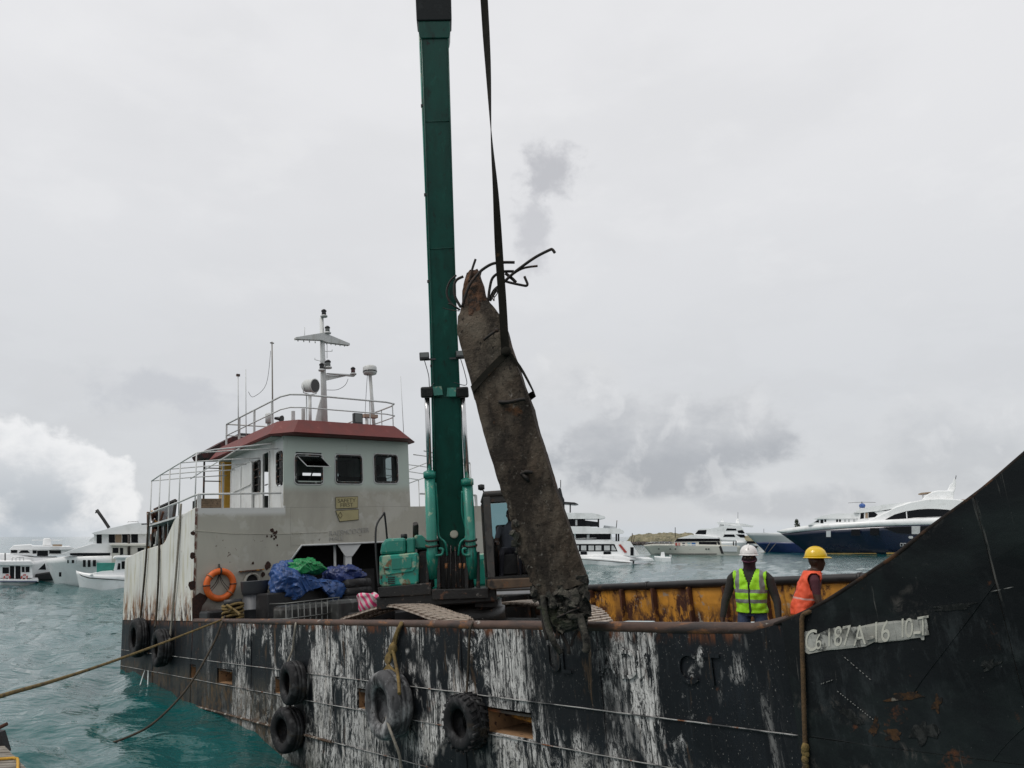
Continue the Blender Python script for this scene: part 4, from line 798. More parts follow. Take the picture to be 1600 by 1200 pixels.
# boom: long box section leaning out over the near side
BT0, BT1 = EX(706, 858, .5), EX(678, 20, 3.75); bax = (BT1 - BT0).normalized(); _l3 = Vector((_l.x, _l.y, 0)); bn = bax.cross(_l3).normalized()
if bn.dot(Vector((_f.x, _f.y, 0))) < 0: bn = -bn
def bring(p, w, th): l3 = _l3 * w / 2; return [p - l3, p + l3, p + l3 - bn * th, p - l3 - bn * th]
def bpt(t): return BT0.lerp(BT1, t)
prof = [(-.005, .36, .3), (.03, .53, .5), (.06, .55, .55), (.25, .50, .6), (.45, .455, .6), (.7, .455, .55), (.97, .47, .5)]
for t_ in (.30, .58, .81): MB().tube([bpt(t_) + _l3 * q + bn * .006 for q in (-.225, 0, .225)], .010, 5).build('weld_band', M_teald, ex)
MB().tube([bpt(t) - _l3 * (w / 2 + .02) - bn * .08 for t, w in ((.10, .55), (.25, .50), (.45, .455), (.7, .455), (.97, .47))], .018, 6).build('boom_pipe', M_teal, ex)
for t_ in (.2, .36, .52, .68, .84): MB().bar(bpt(t_) - _l3 * .20 - bn * .08, bpt(t_) - _l3 * .28 - bn * .08, .05, .04).build('pipe_clamp', M_grease, ex)
bo = MB().loft([bring(bpt(t), w, th) for t, w, th in prof], smooth=False).build('boom', M_teald, ex, .02)
MB().loft([bring(bpt(t) + bn * .03, w, .56) for t, w in ((.955, .50), (.965, .54), (.985, .54))], smooth=False).build('boom_collar', M_teald, ex, .015)
MB().loft([bring(bpt(t) + bn * .05, w, .60) for t, w in ((.985, .60), (1.05, .61), (1.08, .56))], smooth=False).build('arm_joint', M_black, ex, .02)
for sgn in (-1, 1): MB().tube([bpt(t) + _l3 * sgn * (w / 2 - .01) + bn * .012 for t, w in ((.06, .55), (.25, .50), (.45, .455), (.7, .455), (.96, .47))], .014, 5).build('boom_edge_weld', M_teald, bo)
def prow(p): q = SHIP @ p - EYE; c = math.cos(PITCH); s = math.sin(PITCH); z = q.y * c + q.z * s; return 600 - FPX * (q.z * c - q.y * s) / z
def boomf(y):
    lo, hi = -.2, 1.3
    for _ in range(40):
        m_ = (lo + hi) / 2
        if prow(bpt(m_)) > y: lo = m_
        else: hi = m_
    return (EXI @ bpt(lo)).x
MB().lathe(EX(709.5, 835, boomf(835) + .0), Vector((_f.x, _f.y, .1)), [(.075, -.02), (.075, .03), (.06, .035), (.0, .035)], 16).build('pivot_cap', M_sign if False else mat('pin_cap', (.42, .40, .33), .5), ex)
# lift cylinders
for x0, x1, xb in ((676.5, 667, 1), (738.5, 722.5, 2)):
    b0_, t0_ = EX(x0, 903, .82), EX(x1, 613, boomf(613) + .06); ax = t0_ - b0_; ln = ax.length; ax.normalize(); k = .54 if xb == 1 else .50
    cy = MB().tube([b0_, b0_ + ax * ln * .14, b0_ + ax * ln * .145, b0_ + ax * ln * k], [.105, .105, .095, .095], 16).build('cylinder_barrel', M_teal, ex)
    MB().lathe(b0_ + ax * ln * k, ax, [(.095, 0), (.112, .0), (.112, .1), (.095, .11), (.06, .13)], 16).build('gland', M_teal, cy); MB().lathe(b0_ + ax * ln * (k - .01) + ax * .11, ax, [(.10, 0), (.10, .035), (.05, .04)], 12).build('wiper', M_grease, cy)
    for q in (.17, .2): MB().lathe(b0_ + ax * ln * q, ax, [(.10, 0), (.118, .0), (.118, .03), (.10, .03)], 16).build('clamp_band', M_grim, cy)
    MB().tube([b0_ + ax * ln * k, t0_], .046, 14).build('piston_rod', M_chrome, ex)
    bk = MB(); bk.bar(t0_ - ax * .10, t0_ + ax * .10, .20, .22, _l3); bk.jitter(.015, 9.); bk.build('rod_eye', M_grease, ex, .03)
    MB().bar(t0_ + _l3 * (.1 if xb == 1 else -.1), t0_ + _l3 * (.26 if xb == 1 else -.26) - bn * .05, .12, .16).build('pin_boss', M_teal, ex)
    sg = 1 if xb == 1 else -1
    MB().tube(catmull([b0_ + ax * ln * (k - .03) + _l3 * .1 * sg, b0_ + ax * ln * .35 + _l3 * .12 * sg, EX(x0 + sg * 9, 836, .95), EX(x0 + sg * 19, 848, .98), EX(x0 + sg * 22, 868, .9)], 6), .020, 6).build('hydraulic_pipe', M_teal, ex)
    MB().tube(catmull([EX(x0 + sg * 4, 868, 1.0), EX(x0 + sg * 14, 866, 1.0), EX(x0 + sg * 15, 858, 1.0), EX(x0 + sg * 9, 857, 1.0)], 5), .024, 6).build('hydraulic_pipe', M_teal, ex)
    for dx in (-9, 9): eprism([(x0 + dx - 2, 862), (x0 + dx + 2, 862), (x0 + dx + 3, 925), (x0 + dx - 3, 925)], .92, .35).build('boom_bracket', M_grease, ex, .01)
eprism([(688, 845), (734, 845), (742, 925), (682, 925)], .45, .25).build('swing_post', M_grease, ex, .02)
for i, x in enumerate((697, 704, 712, 719, 726, 732)):
    MB().tube(catmull([EX(x + (708 - x) * .2, 850 + 2 * (i % 3), .72), EX(x, 875, .82), EX(x + .5, 900, .84), EX(x + 1, 922, .78)], 5), .019, 6).build('hose', M_grease, ex)
    if i in (0, 3, 4): MB().tube([EX(x, 880, .83), EX(x, 888, .835)], .026, 7).build('hose_fitting', mat('brass_fitting', (.30, .13, .05), .5), ex)
# boom work lights
for x, y, sg in ((663, 557, -1), (719.5, 554.5, 1)):
    c = EX(x, y, boomf(556) + .05); wlm = MB().bar(c - _l3 * .085, c + _l3 * .085, .12, .13); w = wlm.build('work_light', M_lensd, ex, .012)
    MB().bar(c - _l3 * .07 + _f.to_3d() * .062 + Vector((0, 0, .015)), c + _l3 * .07 + _f.to_3d() * .062 + Vector((0, 0, .015)), .01, .085).build('lens', M_lensg, w)
    MB().bar(c + Vector((0, 0, -.06)), c - _l3 * sg * .2 + Vector((0, 0, -.06)), .03, .03).build('bracket', M_lensd, w)
    MB().tube(catmull([c + Vector((0, 0, -.08)), c + Vector((0, 0, -.35)) + _l3 * .06, c + Vector((0, 0, -.56)) + _l3 * .07, c + Vector((0, 0, -.5)) - _l3 * sg * .15], 5), .007, 4).build('cable', M_lensd, w)
# cab: open front, skirt, roof, seat
cl0 = (EXI @ EX(756, 800, 1.2)).y; cz0, cz1 = (EXI @ EX(762, 918, 1.2)).z, (EXI @ EX(762, 767, 1.2)).z; cl1 = cl0 + .98; cf0, cf1 = -.45, 1.2
eprism([(762, 905.5), (840, 902), (840, 917), (768, 921.5), (763, 919)], 1.24, 1.6).build('cab_skirt', M_cabs, ex, .02)
cb = ebox(cf0, cf1, cl0, cl1, cz1 - .10, cz1).build('cab_roof', M_cabp, ex, .04)
zs = cz0 + .14
for f_, l_, w in ((cf1 - .10, cl0, .13), (cf1 - .10, cl1 - .1, .1), (cf0, cl0, .09), (cf0, cl1 - .09, .09), (.35, cl0, .07)): ebox(f_, f_ + .10, l_, l_ + w, zs, cz1 - .10).build('cab_post', M_cabp, ex, .012)
ebox(cf0, cf1, cl0, cl1, zs - .02, zs + .03).build('cab_floor', M_grease, ex)
ebox(cf0 + .0, cf0 + .04, cl0 + .09, cl1 - .09, zs + .03, zs + .75).build('cab_back', M_grease, ex); ebox(cf0 + .01, cf0 + .02, cl0 + .09, cl1 - .09, zs + .75, cz1 - .1).build('rear_window', clear_glass('cab_glass', tint=(.45, .58, .60)), ex)
ebox(.36, 1.1, cl0 + .03, cl0 + .06, zs + .03, zs + .7).build('cab_side', M_cabp, ex); ebox(cf0 + .1, .35, cl0 + .03, cl0 + .06, zs + .03, zs + .85).build('cab_side', M_cabp, ex); ebox(cf0 + .1, 1.1, cl1 - .06, cl1 - .03, zs + .03, zs + .8).build('cab_side', M_cabp, ex)
ebox(cf1 - .12, cf1 - .06, cl0 + .13, cl1 - .1, cz1 - .2, cz1 - .1).build('cab_header', M_cabp, ex)
ebox(-.25, .35, cl0 + .25, cl0 + .78, zs + .03, zs + .42).build('seat_base', M_black, ex, .03); ebox(-.33, -.2, cl0 + .26, cl0 + .77, zs + .42, zs + 1.0).build('seat_back', M_black, ex, .04)
for l_ in (.15, .80): MB().tube([El(.55, cl0 + l_, zs + .03), El(.6, cl0 + l_, zs + .75)], .018, 6).build('control_lever', M_black, ex)
ebox(.2, .6, cl0 + .80, cl0 + .9, zs + .4, zs + .55).build('console', M_black, ex, .02)
for k in range(3): MB().tube([El(cf1 - .03, cl0 + .55 + .1 * k, zs + .03), El(cf1 - .03, cl0 + .55 + .1 * k, zs + .62)], .012, 5).build('guard_bar', M_grim, ex)
MB().tube([El(cf1 - .03, cl0 + .5, zs + .62), El(cf1 - .03, cl0 + .85, zs + .62)], .012, 5).build('guard_bar', M_grim, ex)
MB().lathe(EX(752, 762, 1.15), (0, 0, 1), [(.02, -.05), (.06, -.03), (.06, .05), (.02, .06)], 8).build('mirror', M_black, ex); MB().tube([EX(752, 762, 1.15), EX(757, 770, 1.15)], .012, 5).build('mirror_arm', M_black, ex)

# ------------------------------------------------------------------ broken pile on its strap
M_conc = mat('stained_concrete', (.060, .045, .033), .9, 0, .45, 2.6, [dict(col=(.17, .145, .115), scale=(1.3, 1.3, 1.3), lo=.48, hi=.64, amt=.6, detail=9, nr=.7, seed=50.),
    dict(col=(.016, .013, .011), scale=(2.0, 2.0, 1.0), lo=.46, hi=.58, amt=.85, detail=10, nr=.72), dict(col=(.105, .085, .064), scale=(4, 4, 2), lo=.55, hi=.68, amt=.7, detail=8),
    dict(col=(.18, .075, .03), scale=2.2, lo=.63, hi=.72, amt=.6), dict(col=(.24, .22, .19), scale=(22, 22, 16), lo=.62, hi=.70, amt=.5, detail=6), dict(col=(.012, .010, .009), scale=(30, 30, 22), lo=.62, hi=.68, amt=.7, detail=4, relief=-.006), dict(col=(.014, .012, .010), scale=9., lo=.62, hi=.68, amt=.8)], bump=.02, bs=22, spec=.2)
M_rough = mat('broken_concrete', (.055, .050, .040), .95, 0, .5, 5, [dict(col=(.012, .011, .009), scale=9., lo=.45, hi=.58), dict(col=(.13, .12, .095), scale=14., lo=.60, hi=.68), dict(col=(.03, .035, .018), scale=4., lo=.55, hi=.65)], bump=.03, bs=22)
M_core = mat('rusty_core', (.085, .040, .020), .95, 0, .5, 8, [dict(col=(.02, .012, .008), scale=12., lo=.48, hi=.6)], bump=.03, bs=25)
M_bar = mat('rebar', (.018, .014, .012), .7, .2, .4, 8, [dict(col=(.06, .028, .015), scale=8., lo=.55, hi=.65)], bump=.004, bs=60)
PB = SHIP @ SH(886, 985, 1, -.45); PT = WY(737, 455, PB.y + .25)
pax = (PT - PB).normalized(); pw = Vector((1, .0, 0)); pw = (pw - pax * pw.dot(pax)).normalized(); pw = (Matrix.Rotation(R(-9), 3, pax) @ pw); pd = pax.cross(pw)
if pd.y < 0: pd = -pd
def PL(x, y, d=0.):                                # pixel on the pile's front face -> (w, a)
    r_ = wray(x, y); t = ((PB + pd * d - EYE).dot(pd)) / r_.dot(pd); p = EYE + r_ * t - PB; return p.dot(pw), p.dot(pax)
def PW(w, d, a): return PB + pw * w + pd * d + pax * a
def PX(x, y, d=0.): w, a = PL(x, y, d); return PW(w, d, a)
edgeL = [PL(*p) for p in ((848, 945), (836, 925), (822, 895), (806, 850), (795, 806), (785, 775), (765, 710), (750, 655), (737, 605), (725, 560), (714, 520), (714.5, 492), (722, 478), (731, 466))]
edgeR = [PL(*p) for p in ((921, 945), (918, 918), (913, 896), (893, 838), (870, 770), (853, 715), (836, 662), (828, 630), (815, 595), (803, 556), (793, 528), (786, 502), (775, 484), (760, 466))]
def interp(E, a):
    E = sorted(E, key=lambda q: q[1])
    if a <= E[0][1]: return E[0][0]
    for p, q in zip(E, E[1:]):
        if a <= q[1]: return p[0] + (q[0] - p[0]) * (a - p[1]) / max(1e-6, q[1] - p[1])
    return E[-1][0]
pile = thing('concrete_pile', 'broken brown concrete pile hanging aslant from a strap, bent rebar at both ends', 'pile', PB, frame='world')
BASE[pile.name] = PB.copy()
a0, a1 = PL(880, 922)[1], min(edgeL[-1][1], edgeR[-1][1]); DEP = .44; rings = []
NR = 14
for i in range(76):
    t = i / 75; a = a0 + (a1 - a0) * t; l, r_ = interp(edgeL, a), interp(edgeR, a); top = max(0, (t - .93) / .07); dd0, dd1 = .06 * top, DEP - .10 * top
    per = []
    ch = .012
    cs = [(l + ch, dd0), (r_ - ch, dd0), (r_, dd0 + ch), (r_, dd1 - ch), (r_ - ch, dd1), (l + ch, dd1), (l, dd1 - ch), (l, dd0 + ch)]; cnts = [16, 2, 10, 2, 16, 2, 10, 2]
    for k, (p, q) in enumerate(zip(cs, cs[1:] + cs[:1])):
        for j in range(cnts[k]): f = j / cnts[k]; per.append((p[0] + (q[0] - p[0]) * f, p[1] + (q[1] - p[1]) * f))
    ring = []
    for w, d in per:
        v = PW(w, d, a); low = max(0, 1 - (a - a0) / .35)
        wf = (w - l) / max(.01, r_ - l); spall = max(0, 1 - wf / .22) * max(0, min(1, (1.35 - (a - a0)) / .45)) + low * .25
        n1 = mnoise.noise_vector(v * 2.2) * .008 + mnoise.noise_vector(v * 9) * .004 + mnoise.noise_vector(v * 28) * .0025
        n2 = (mnoise.noise_vector(v * 11) * .045 + mnoise.noise_vector(v * 26) * .022) * spall
        rag = 0.
        if i == 0: rag = .05 * mnoise.noise(Vector((w * 9, d * 9, 3))) + .04 * mnoise.noise(Vector((w * 23, d * 20, 8)))
        ring.append(v + n1 + n2 + pd * .05 * spall + pax * rag)
    rings.append(ring)
shaft = MB().loft(rings, smooth=True); po = shaft.build('shaft', M_conc, pile); po.data.set_sharp_from_angle(angle=R(38))
# spalled flank low on the left and the crumbling foot below the clean face
def rubble(cx, cy, n, sx, sy, rmin, rmax, d0, d1, name, mt):
    m = MB()
    for _ in range(n):
        x, y = random.gauss(cx, sx), random.gauss(cy, sy); w, a = PL(x, y); c = PW(w, random.uniform(d0, d1), a); r_ = random.uniform(rmin, rmax)
        bm = bmesh.new(); bmesh.ops.create_icosphere(bm, subdivisions=1, radius=r_)
        sd_v = random.uniform(0, 99); sx_, sy_, sz_ = random.uniform(.5, 1.5), random.uniform(.4, .9), random.uniform(.5, 1.6); vs = [c + Vector((v.co.x * sx_, v.co.y * sy_, v.co.z * sz_)) * random.uniform(.45, 1.35) for v in bm.verts]; m.add(vs, [[v.index for v in f.verts] for f in bm.faces]); bm.free()
    return m.build(name, mt, pile)
for cx, cy, n, sx, sy in ((818, 868, 14, 4, 18), (804, 825, 9, 3, 16), (834, 918, 12, 6, 10)): rubble(cx, cy, n, sx, sy, .02, .055, .0, .25, 'spalled_flank', M_rough)['kind'] = 'stuff'
core = MB(); rings = []
for i in range(26):
    t = i / 25; y = 916 + (988 - 916) * t; l = PL(832 + 38 * t ** 1.2, y)[0]; r_ = PL(921 - 6 * t, y)[0]; a = PL(880, y)[1]; ring = []
    for j in range(44):
        th = 2 * math.pi * j / 44; cw, cd = math.cos(th), math.sin(th); q = .8 / max(abs(cw), abs(cd), .72)
        p = PW((l + r_) / 2 + cw * q * (r_ - l) / 1.75, DEP / 2 + cd * q * DEP / 1.8, a); k = 1 if 0 < i < 25 else .6
        ring.append(p + (mnoise.noise_vector(p * 7) * .10 + mnoise.noise_vector(p * 18) * .075 + mnoise.noise_vector(p * 40) * .035) * k)
    rings.append(ring)
core.loft(rings, smooth=False); core.build('crumbled_foot', M_rough, pile)
rubble(868, 940, 22, 18, 12, .02, .06, -.04, .2, 'foot_rubble', M_rough)['kind'] = 'stuff'; rubble(905, 955, 12, 6, 14, .02, .05, -.04, .2, 'foot_rubble', M_rough)['kind'] = 'stuff'
neck = []; NK = [(741, 496, 58), (741, 480, 50), (739, 465, 41), (738, 450, 36), (737, 438, 31), (736, 428, 25), (735.5, 420, 17)]
for x, y, wpx in NK:
    w, a = PL(x, y, .12); hw = wpx / 2 / FPX * 9.2; ring = []
    for j in range(26):
        th = 2 * math.pi * j / 26; p = PW(w + math.cos(th) * hw, .2 + math.sin(th) * hw * .8, a); ring.append(p + mnoise.noise_vector(p * 14) * .03 + mnoise.noise_vector(p * 34) * .014)
    neck.append(ring)
MB().loft(neck, smooth=False).build('rotten_core', M_core, pile)
def rebar(pts, r=.017, name='rebar'):
    P = catmull([PX(x, y, d) for x, y, d in pts], 6); return MB().tube(P, r, 7).build(name, M_bar, pile)
rebar([(733, 440, .1), (738, 420, .1), (743, 405, .1)], .015)
rebar([(722, 480, .05), (733, 447, .0), (747, 428, .02), (757, 419, .03), (770, 412, .05), (785, 410, .05), (804, 410, .05)], .018)
rebar([(763, 470, .1), (765, 452, .1), (770, 434, .1), (784, 425, .1), (803, 424, .12)], .017)
rebar([(765, 470, .14), (772, 454, .12), (786, 442, .1), (806, 424, .08), (835, 403, .05), (858, 391, .04), (863, 390, .04), (867, 395, .04)], .018)
rebar([(766, 470, .18), (775, 455, .2), (792, 436, .22), (815, 420, .22), (840, 415.5, .22)], .014)
rebar([(784, 437, .12), (795, 441, .1), (818, 446, .1), (823, 446, .1), (824, 443, .1), (822, 438, .1), (819.5, 432, .1)], .016)
rebar([(790, 427, .12), (800, 435, .12), (806, 441, .12)], .02)
rebar([(720, 480, .15), (711, 463, .15), (710, 446, .15), (714, 437, .15), (724, 432, .15)], .017)
rebar([(718, 484, .2), (703, 472, .2), (698, 456, .2), (703, 440, .2), (713, 430, .2)], .013)
rebar([(719, 484, .1), (706, 476, .1), (700, 475, .1)], .008, 'tie_wire'); rebar([(718, 486, .1), (702, 484, .1), (692, 481, .1)], .005, 'tie_wire')
for p in ([(770, 462, .05), (775, 450, .05), (777, 458, .05), (772, 465, .05)], [(768, 462, .05), (772, 470, .0), (771, 455, .0)], [(750, 431, .0), (752, 425, .0), (749, 436, .0)]): rebar(p, .006, 'tie_wire')
rebar([(756, 531, -.05), (765, 524, -.10), (776, 516, -.12)], .016, 'spike'); MB().sphere(PX(776, 516, -.12), .028, .028, .028, 8, 6).build('spike_head', M_bar, pile)
rebar([(780, 628, -.02), (795, 628, -.05), (815, 624, -.04), (820, 624, -.03)], .022, 'spike')
rebar([(814, 741, .0), (822, 737, -.04), (832, 738, -.03)], .02, 'spike'); rebar([(816, 740, .0), (822, 746, -.03), (826, 752, .01)], .022, 'spike')
for p, r_ in (([(848, 930, .02), (852, 960, .0), (858, 985, -.02), (866, 1005, -.03), (876, 1020, .02)], .034), ([(866, 965, .1), (872, 985, .08), (871, 998, .06)], .022), ([(872, 975, .12), (880, 995, .1), (888, 1012, .08), (888, 1022, .08)], .02), ([(903, 985, .1), (896, 997, .1), (892, 1010, .1)], .014), ([(905, 960, .02), (912, 985, .0), (917, 1005, .0), (915, 1018, .02)], .042), ([(870, 965, -.02), (890, 956, -.03), (905, 950, -.02)], .012), ([(840, 925, .1), (846, 945, .08), (850, 975, .06), (855, 1000, .05)], .024)): rebar(p, r_, 'hanging_bar').data.materials[0] = M_rough if r_ > .03 else M_bar
# strap: a flat sling with one twist, choked round the pile
M_strap = mat('strap_webbing', (.012, .011, .008), .85, 0, .3, 9, [dict(col=(.05, .03, .015), scale=7., lo=.62, hi=.7)], bump=.003, bs=70, spec=.15)
def ribbon(pts, wv, th=.010):
    m = MB(); rg = []
    for i, p in enumerate(pts):
        t = (pts[min(i + 1, len(pts) - 1)] - pts[max(i - 1, 0)]).normalized(); w = wv[i] - t * wv[i].dot(t); nrm = t.cross(w).normalized() * th / 2; rg.append([p - w - nrm, p + w - nrm, p + w + nrm, p - w + nrm])
    return m.loft(rg, smooth=False)
k0 = PX(789.5, 548, -.05); Ys = k0.y; way = [(789, 540), (785, 470), (780, 400), (774.5, 300), (768, 215), (763, 110), (756.5, 0)]
sp = [WY(x, y, Ys - .02 * i) for i, (x, y) in enumerate(way)]; dirn = (sp[-1] - sp[-2]).normalized(); tip = sp[-1] + dirn * 6.3; sp = [k0] + sp + [tip]
sp = catmull(sp, 6); wv = []
for p in sp:
    d = SHIPI @ p; row = prow(d); ang = 0 if row > 420 else (R(95) * min(1, (420 - row) / 230) if row > 190 else R(95) + R(80) * min(1, (190 - row) / 190)); hw = .047
    wv.append(Vector((math.cos(ang), math.sin(ang), 0)) * hw)
st = thing('lifting_strap', 'long dark webbing strap running up from the pile beside the green boom', 'strap', k0, frame='world'); BASE[st.name] = k0.copy()
ribbon(sp, wv).build('webbing', M_strap, st)
loop1 = [PX(*p) for p in ((795, 549, -.03), (775, 568, -.03), (752, 592, -.03), (738, 608, -.03))] + [PW(PL(737, 610)[0] - .02, .2, PL(737, 610)[1] - .02), PW(PL(737, 612)[0] - .01, DEP + .02, PL(737, 612)[1])]
ribbon(loop1, [pax * .045] * len(loop1)).build('choker_leg', M_strap, st)
loop2 = [PX(*p) for p in ((788, 546, -.04), (800, 557, -.03), (812, 573, -.02), (819, 584, .02))] + [PW(PL(821, 590)[0] + .015, .18, PL(821, 592)[1] - .03), PW(PL(826, 604)[0] + .02, .36, PL(826, 606)[1]), PW(PL(820, 604)[0] - .02, DEP + .02, PL(826, 606)[1])]
ribbon(loop2, [pax * .045] * len(loop2)).build('choker_leg', M_strap, st)
kn = MB(); kn.sphere(PX(791, 549, -.06), .055, .035, .06, 10, 7); kn.jitter(.015, 12.); kn.build('choker_knot', M_strap, st)
# arm from the boom joint out to the hook, above the frame
tipS = SHIPI @ tip; jt = bpt(1.065); hk = tipS + Vector((0, 0, .45))
MB().loft([bring(jt, .5, .5), bring(jt.lerp(hk, .5), .42, .42), bring(hk, .3, .26)], smooth=False).build('arm', M_teald, ex, .02)
MB().tube(catmull([hk + Vector((0, 0, -.1)), tipS + Vector((0, 0, .12)), tipS + Vector((.09, 0, .02)), tipS + Vector((0, 0, -.07)), tipS + Vector((-.1, 0, .03))], 6), .035, 8).build('hook', M_black, ex)

# added black block keeping the view under the excavator dark, foam boxes by the far bulwark
tk = thing('dark_backing_block', 'long black block added on deck to darken the view behind the excavator', 'tank', (-4.2, 5.6, -1))
m = MB(); m.box((-9.2, 4.95, -.99), (-3.75, 6.4, SH(800, 928, 1, 4.95).z)); m.build('block_body', M_grease, tk, .05)
for s in np.arange(-8.6, -3.8, 1.15): MB().box((s, 4.90, -.98), (s + .06, 4.95, SH(800, 928, 1, 4.95).z - .05)).build('stiffener', M_grim, tk)
MB().bar(SH(803, 944, 1, 4.9), SH(812, 946, 1, 4.9), .05, .06).build('rusty_lug', M_rib, tk)
M_foam = mat('pale_foam', (.50, .58, .60), .7, 0, .08, 3)
for x0, x1, y, s_, lab in ((953, 996, 974, 4.6, 'pale blue white foam box on deck near the excavator track'), (1131, 1162, 976, 4.6, 'pale blue white foam box on deck behind the worker in lime')):
    a, c = SH(x0, y, 1, s_), SH(x1, y, 1, s_); solo(MB().box((a.x, s_, -.99), (c.x, s_ + .5, a.z)), 'foam_box', M_foam, lab, 'box', (a.x, s_, -1), 'foam boxes on deck', bevel=.02)
# ------------------------------------------------------------------ tyres and ropes over the side
def tyre(x, y, Rr, wd, label, group, mt, yaw=0., lugs=0, dz=0.):
    c = SH(x, y, 1, -wd / 2 - .03); root = thing('tyre_fender', label, 'tyre', c, group)
    ax = Vector((math.sin(yaw), math.cos(yaw), dz)).normalized(); ri = Rr * .52
    prof = [(ri, -wd * .30), (ri * 1.06, -wd * .42), (Rr * .78, -wd * .5), (Rr * .90, -wd * .47), (Rr * .965, -wd * .38), (Rr, -wd * .22), (Rr, -wd * .10), (Rr * .97, -wd * .09), (Rr * .97, -wd * .04), (Rr, -wd * .03), (Rr, wd * .12), (Rr * .97, wd * .13), (Rr * .97, wd * .17), (Rr, wd * .18), (Rr, wd * .25), (Rr * .965, wd * .38), (Rr * .9, wd * .47), (Rr * .78, wd * .5), (ri * 1.06, wd * .42), (ri, wd * .30), (ri * 1.12, wd * .2), (ri * 1.5, 0), (ri * 1.12, -wd * .2)]
    n = 40; a = ax.cross(Vector((0, 0, 1))).normalized(); b = ax.cross(a); m = MB()
    m.loft([[c + ax * h + (a * math.cos(2*math.pi*j/n) + b * math.sin(2*math.pi*j/n)) * r_ for j in range(n)] for r_, h in prof], closed_path=True)
    m.v = [v + mnoise.noise_vector(v * 4) * .012 for v in m.v]; m.build('casing', mt, root)
    if lugs:
        m = MB()
        for k in range(lugs):
            t = 2 * math.pi * k / lugs
            for sg in (-1, 1):
                t2 = t + (math.pi / lugs if sg > 0 else 0); q = a * math.cos(t2) + b * math.sin(t2); tg = -a * math.sin(t2) + b * math.cos(t2); p = c + q * Rr * .985; m.bar(p + ax * sg * wd * .06 - tg * .015, p + ax * sg * wd * .45 + tg * .02, Rr * .10, Rr * .09, q)
        m.build('tread_lugs', mt, root)
    return c
TG = 'tyres hung along the hull'
tyre(458, 1067, .37, .30, 'dark tyre hung on a rope just above a second tyre at the water', TG, M_rubber, .1)
tyre(449, 1140, .38, .30, 'dark tyre hanging at the waterline below another tyre', TG, M_rubber, -.1)
tyre(607, 1100, .47, .36, 'big chalky grey tyre hung on a yellow rope', TG, M_rubberc, .05)
tyre(727, 1128, .335, .27, 'knobbly black tyre beside the long hull slot', TG, M_rubber, .0, 22)
tyre(216, 996, .52, .3, 'black tyre against the hull right by the stern corner', TG, M_rubber, .0)
tyre(252, 1012, .46, .32, 'black tyre on the hull under the white stern plating, nearer the deckhouse corner', TG, M_rubber, .05)
def rope(name, mt, label, pts, r, group=None, base=None, k=7, n=7, frame='ship', sm=True):
    P = catmull(pts, k) if sm else [Vector(p) for p in pts]; m = MB(); m.tube(P, r, n)
    return solo(m, name, mt, label, 'rope', base or P[0], group, frame=frame)
def hp(x, y, b=-.05): return SH(x, y, 1, b)
rope('fender_rope', M_ropeg, 'thin tan rope over the rail holding the upper of two dark tyres', [(SH(463, 973, 1, .1)), hp(462, 976, -.04), hp(459, 1000), hp(457, 1015), hp(449, 1036, -.14)], .020, TG + ' ropes')
rope('fender_rope', M_roped, 'short dark rope joining the two dark tyres hung one above the other', [hp(456, 1096, -.16), hp(453, 1104, -.16), hp(450, 1110, -.16)], .022, TG + ' ropes')
fr_ = thing('fender_rope', 'knotted yellow rope bundle holding the big chalky tyre', 'rope', hp(622, 980), TG + ' ropes')
for dx, w in ((0, .024), (-4, .02), (4, .02)): MB().tube(catmull([SH(627 + dx * .4, 972, 1, .1), hp(627 + dx * .4, 975, -.03), hp(620 + dx * .4, 990), hp(616 + dx * .6, 1004), hp(613 + dx, 1015, -.08)], 5), w, 6).build('strand', M_ropey, fr_)
kn = MB(); kn.sphere(hp(613, 1014, -.10), .085, .06, .09, 12, 8); kn.jitter(.03, 14.); kn.build('knot', M_ropey, fr_)
for i in range(7): MB().tube(catmull([hp(611, 1016, -.10), hp(607 - i * 1.2 + 3, 1032, -.12), hp(598 + i * 3.5, 1052 + 2 * (i % 2), -.16)], 4), .022, 5).build('strand', M_ropey, fr_)
MB().tube(catmull([hp(614, 1016, -.12), hp(619, 1040, -.16), hp(623, 1065, -.30), hp(624, 1084, -.40)], 5), .026, 6).build('strand', M_ropey, fr_)
rope('fender_rope', M_roped, 'dark rope bent over the rail above the knobbly tyre', [SH(742, 972, 1, .12), hp(738, 974, -.02), hp(734, 990), hp(732, 1030), hp(730, 1070), hp(727, 1095, -.14)], .016, TG + ' ropes')
rope('hanging_strap', M_ropeg, 'pale frayed rope end hanging down out of the big chalky tyre', [hp(604, 1122, -.30), hp(608, 1136, -.42), hp(617, 1160, -.40), hp(624, 1180, -.35), hp(628, 1210, -.3)], .020)
for i, (x0, y0, x1, y1, mt_) in enumerate(((233, 800, 220, 963, M_roped), (249, 842, 244, 966, M_roped), (283, 787, 267, 985, M_ropeg))):
    rope('fender_rope', mt_, ('dark rope down the white stern plating nearest the stern corner', 'dark rope down the middle of the white stern plating', 'pale grey rope down the white plating nearest the deckhouse corner')[i], [hp(x0, y0, -.02), hp((x0 + x1) / 2 + 1, (y0 + y1) / 2, -.06), hp(x1, y1, -.06), hp(x1 - 2, y1 + 14, -.12)], .028, TG + ' ropes')
br = thing('bow_rope', 'rusty brown rope hooked over the bow edge beside the painted number', 'rope', hp(1255, 975))
MB().tube(catmull([SH(1275, 953, 1, .02), hp(1262, 957, -.06), hp(1254, 963, -.07), hp(1253, 985, -.07), hp(1255, 1060, -.07), hp(1257, 1130, -.07), hp(1258, 1165, -.07)], 6), .020, 7).build('strand', mat('rust_rope', (.085, .050, .022), .9, 0, .4, 9, bump=.01, bs=50), br)
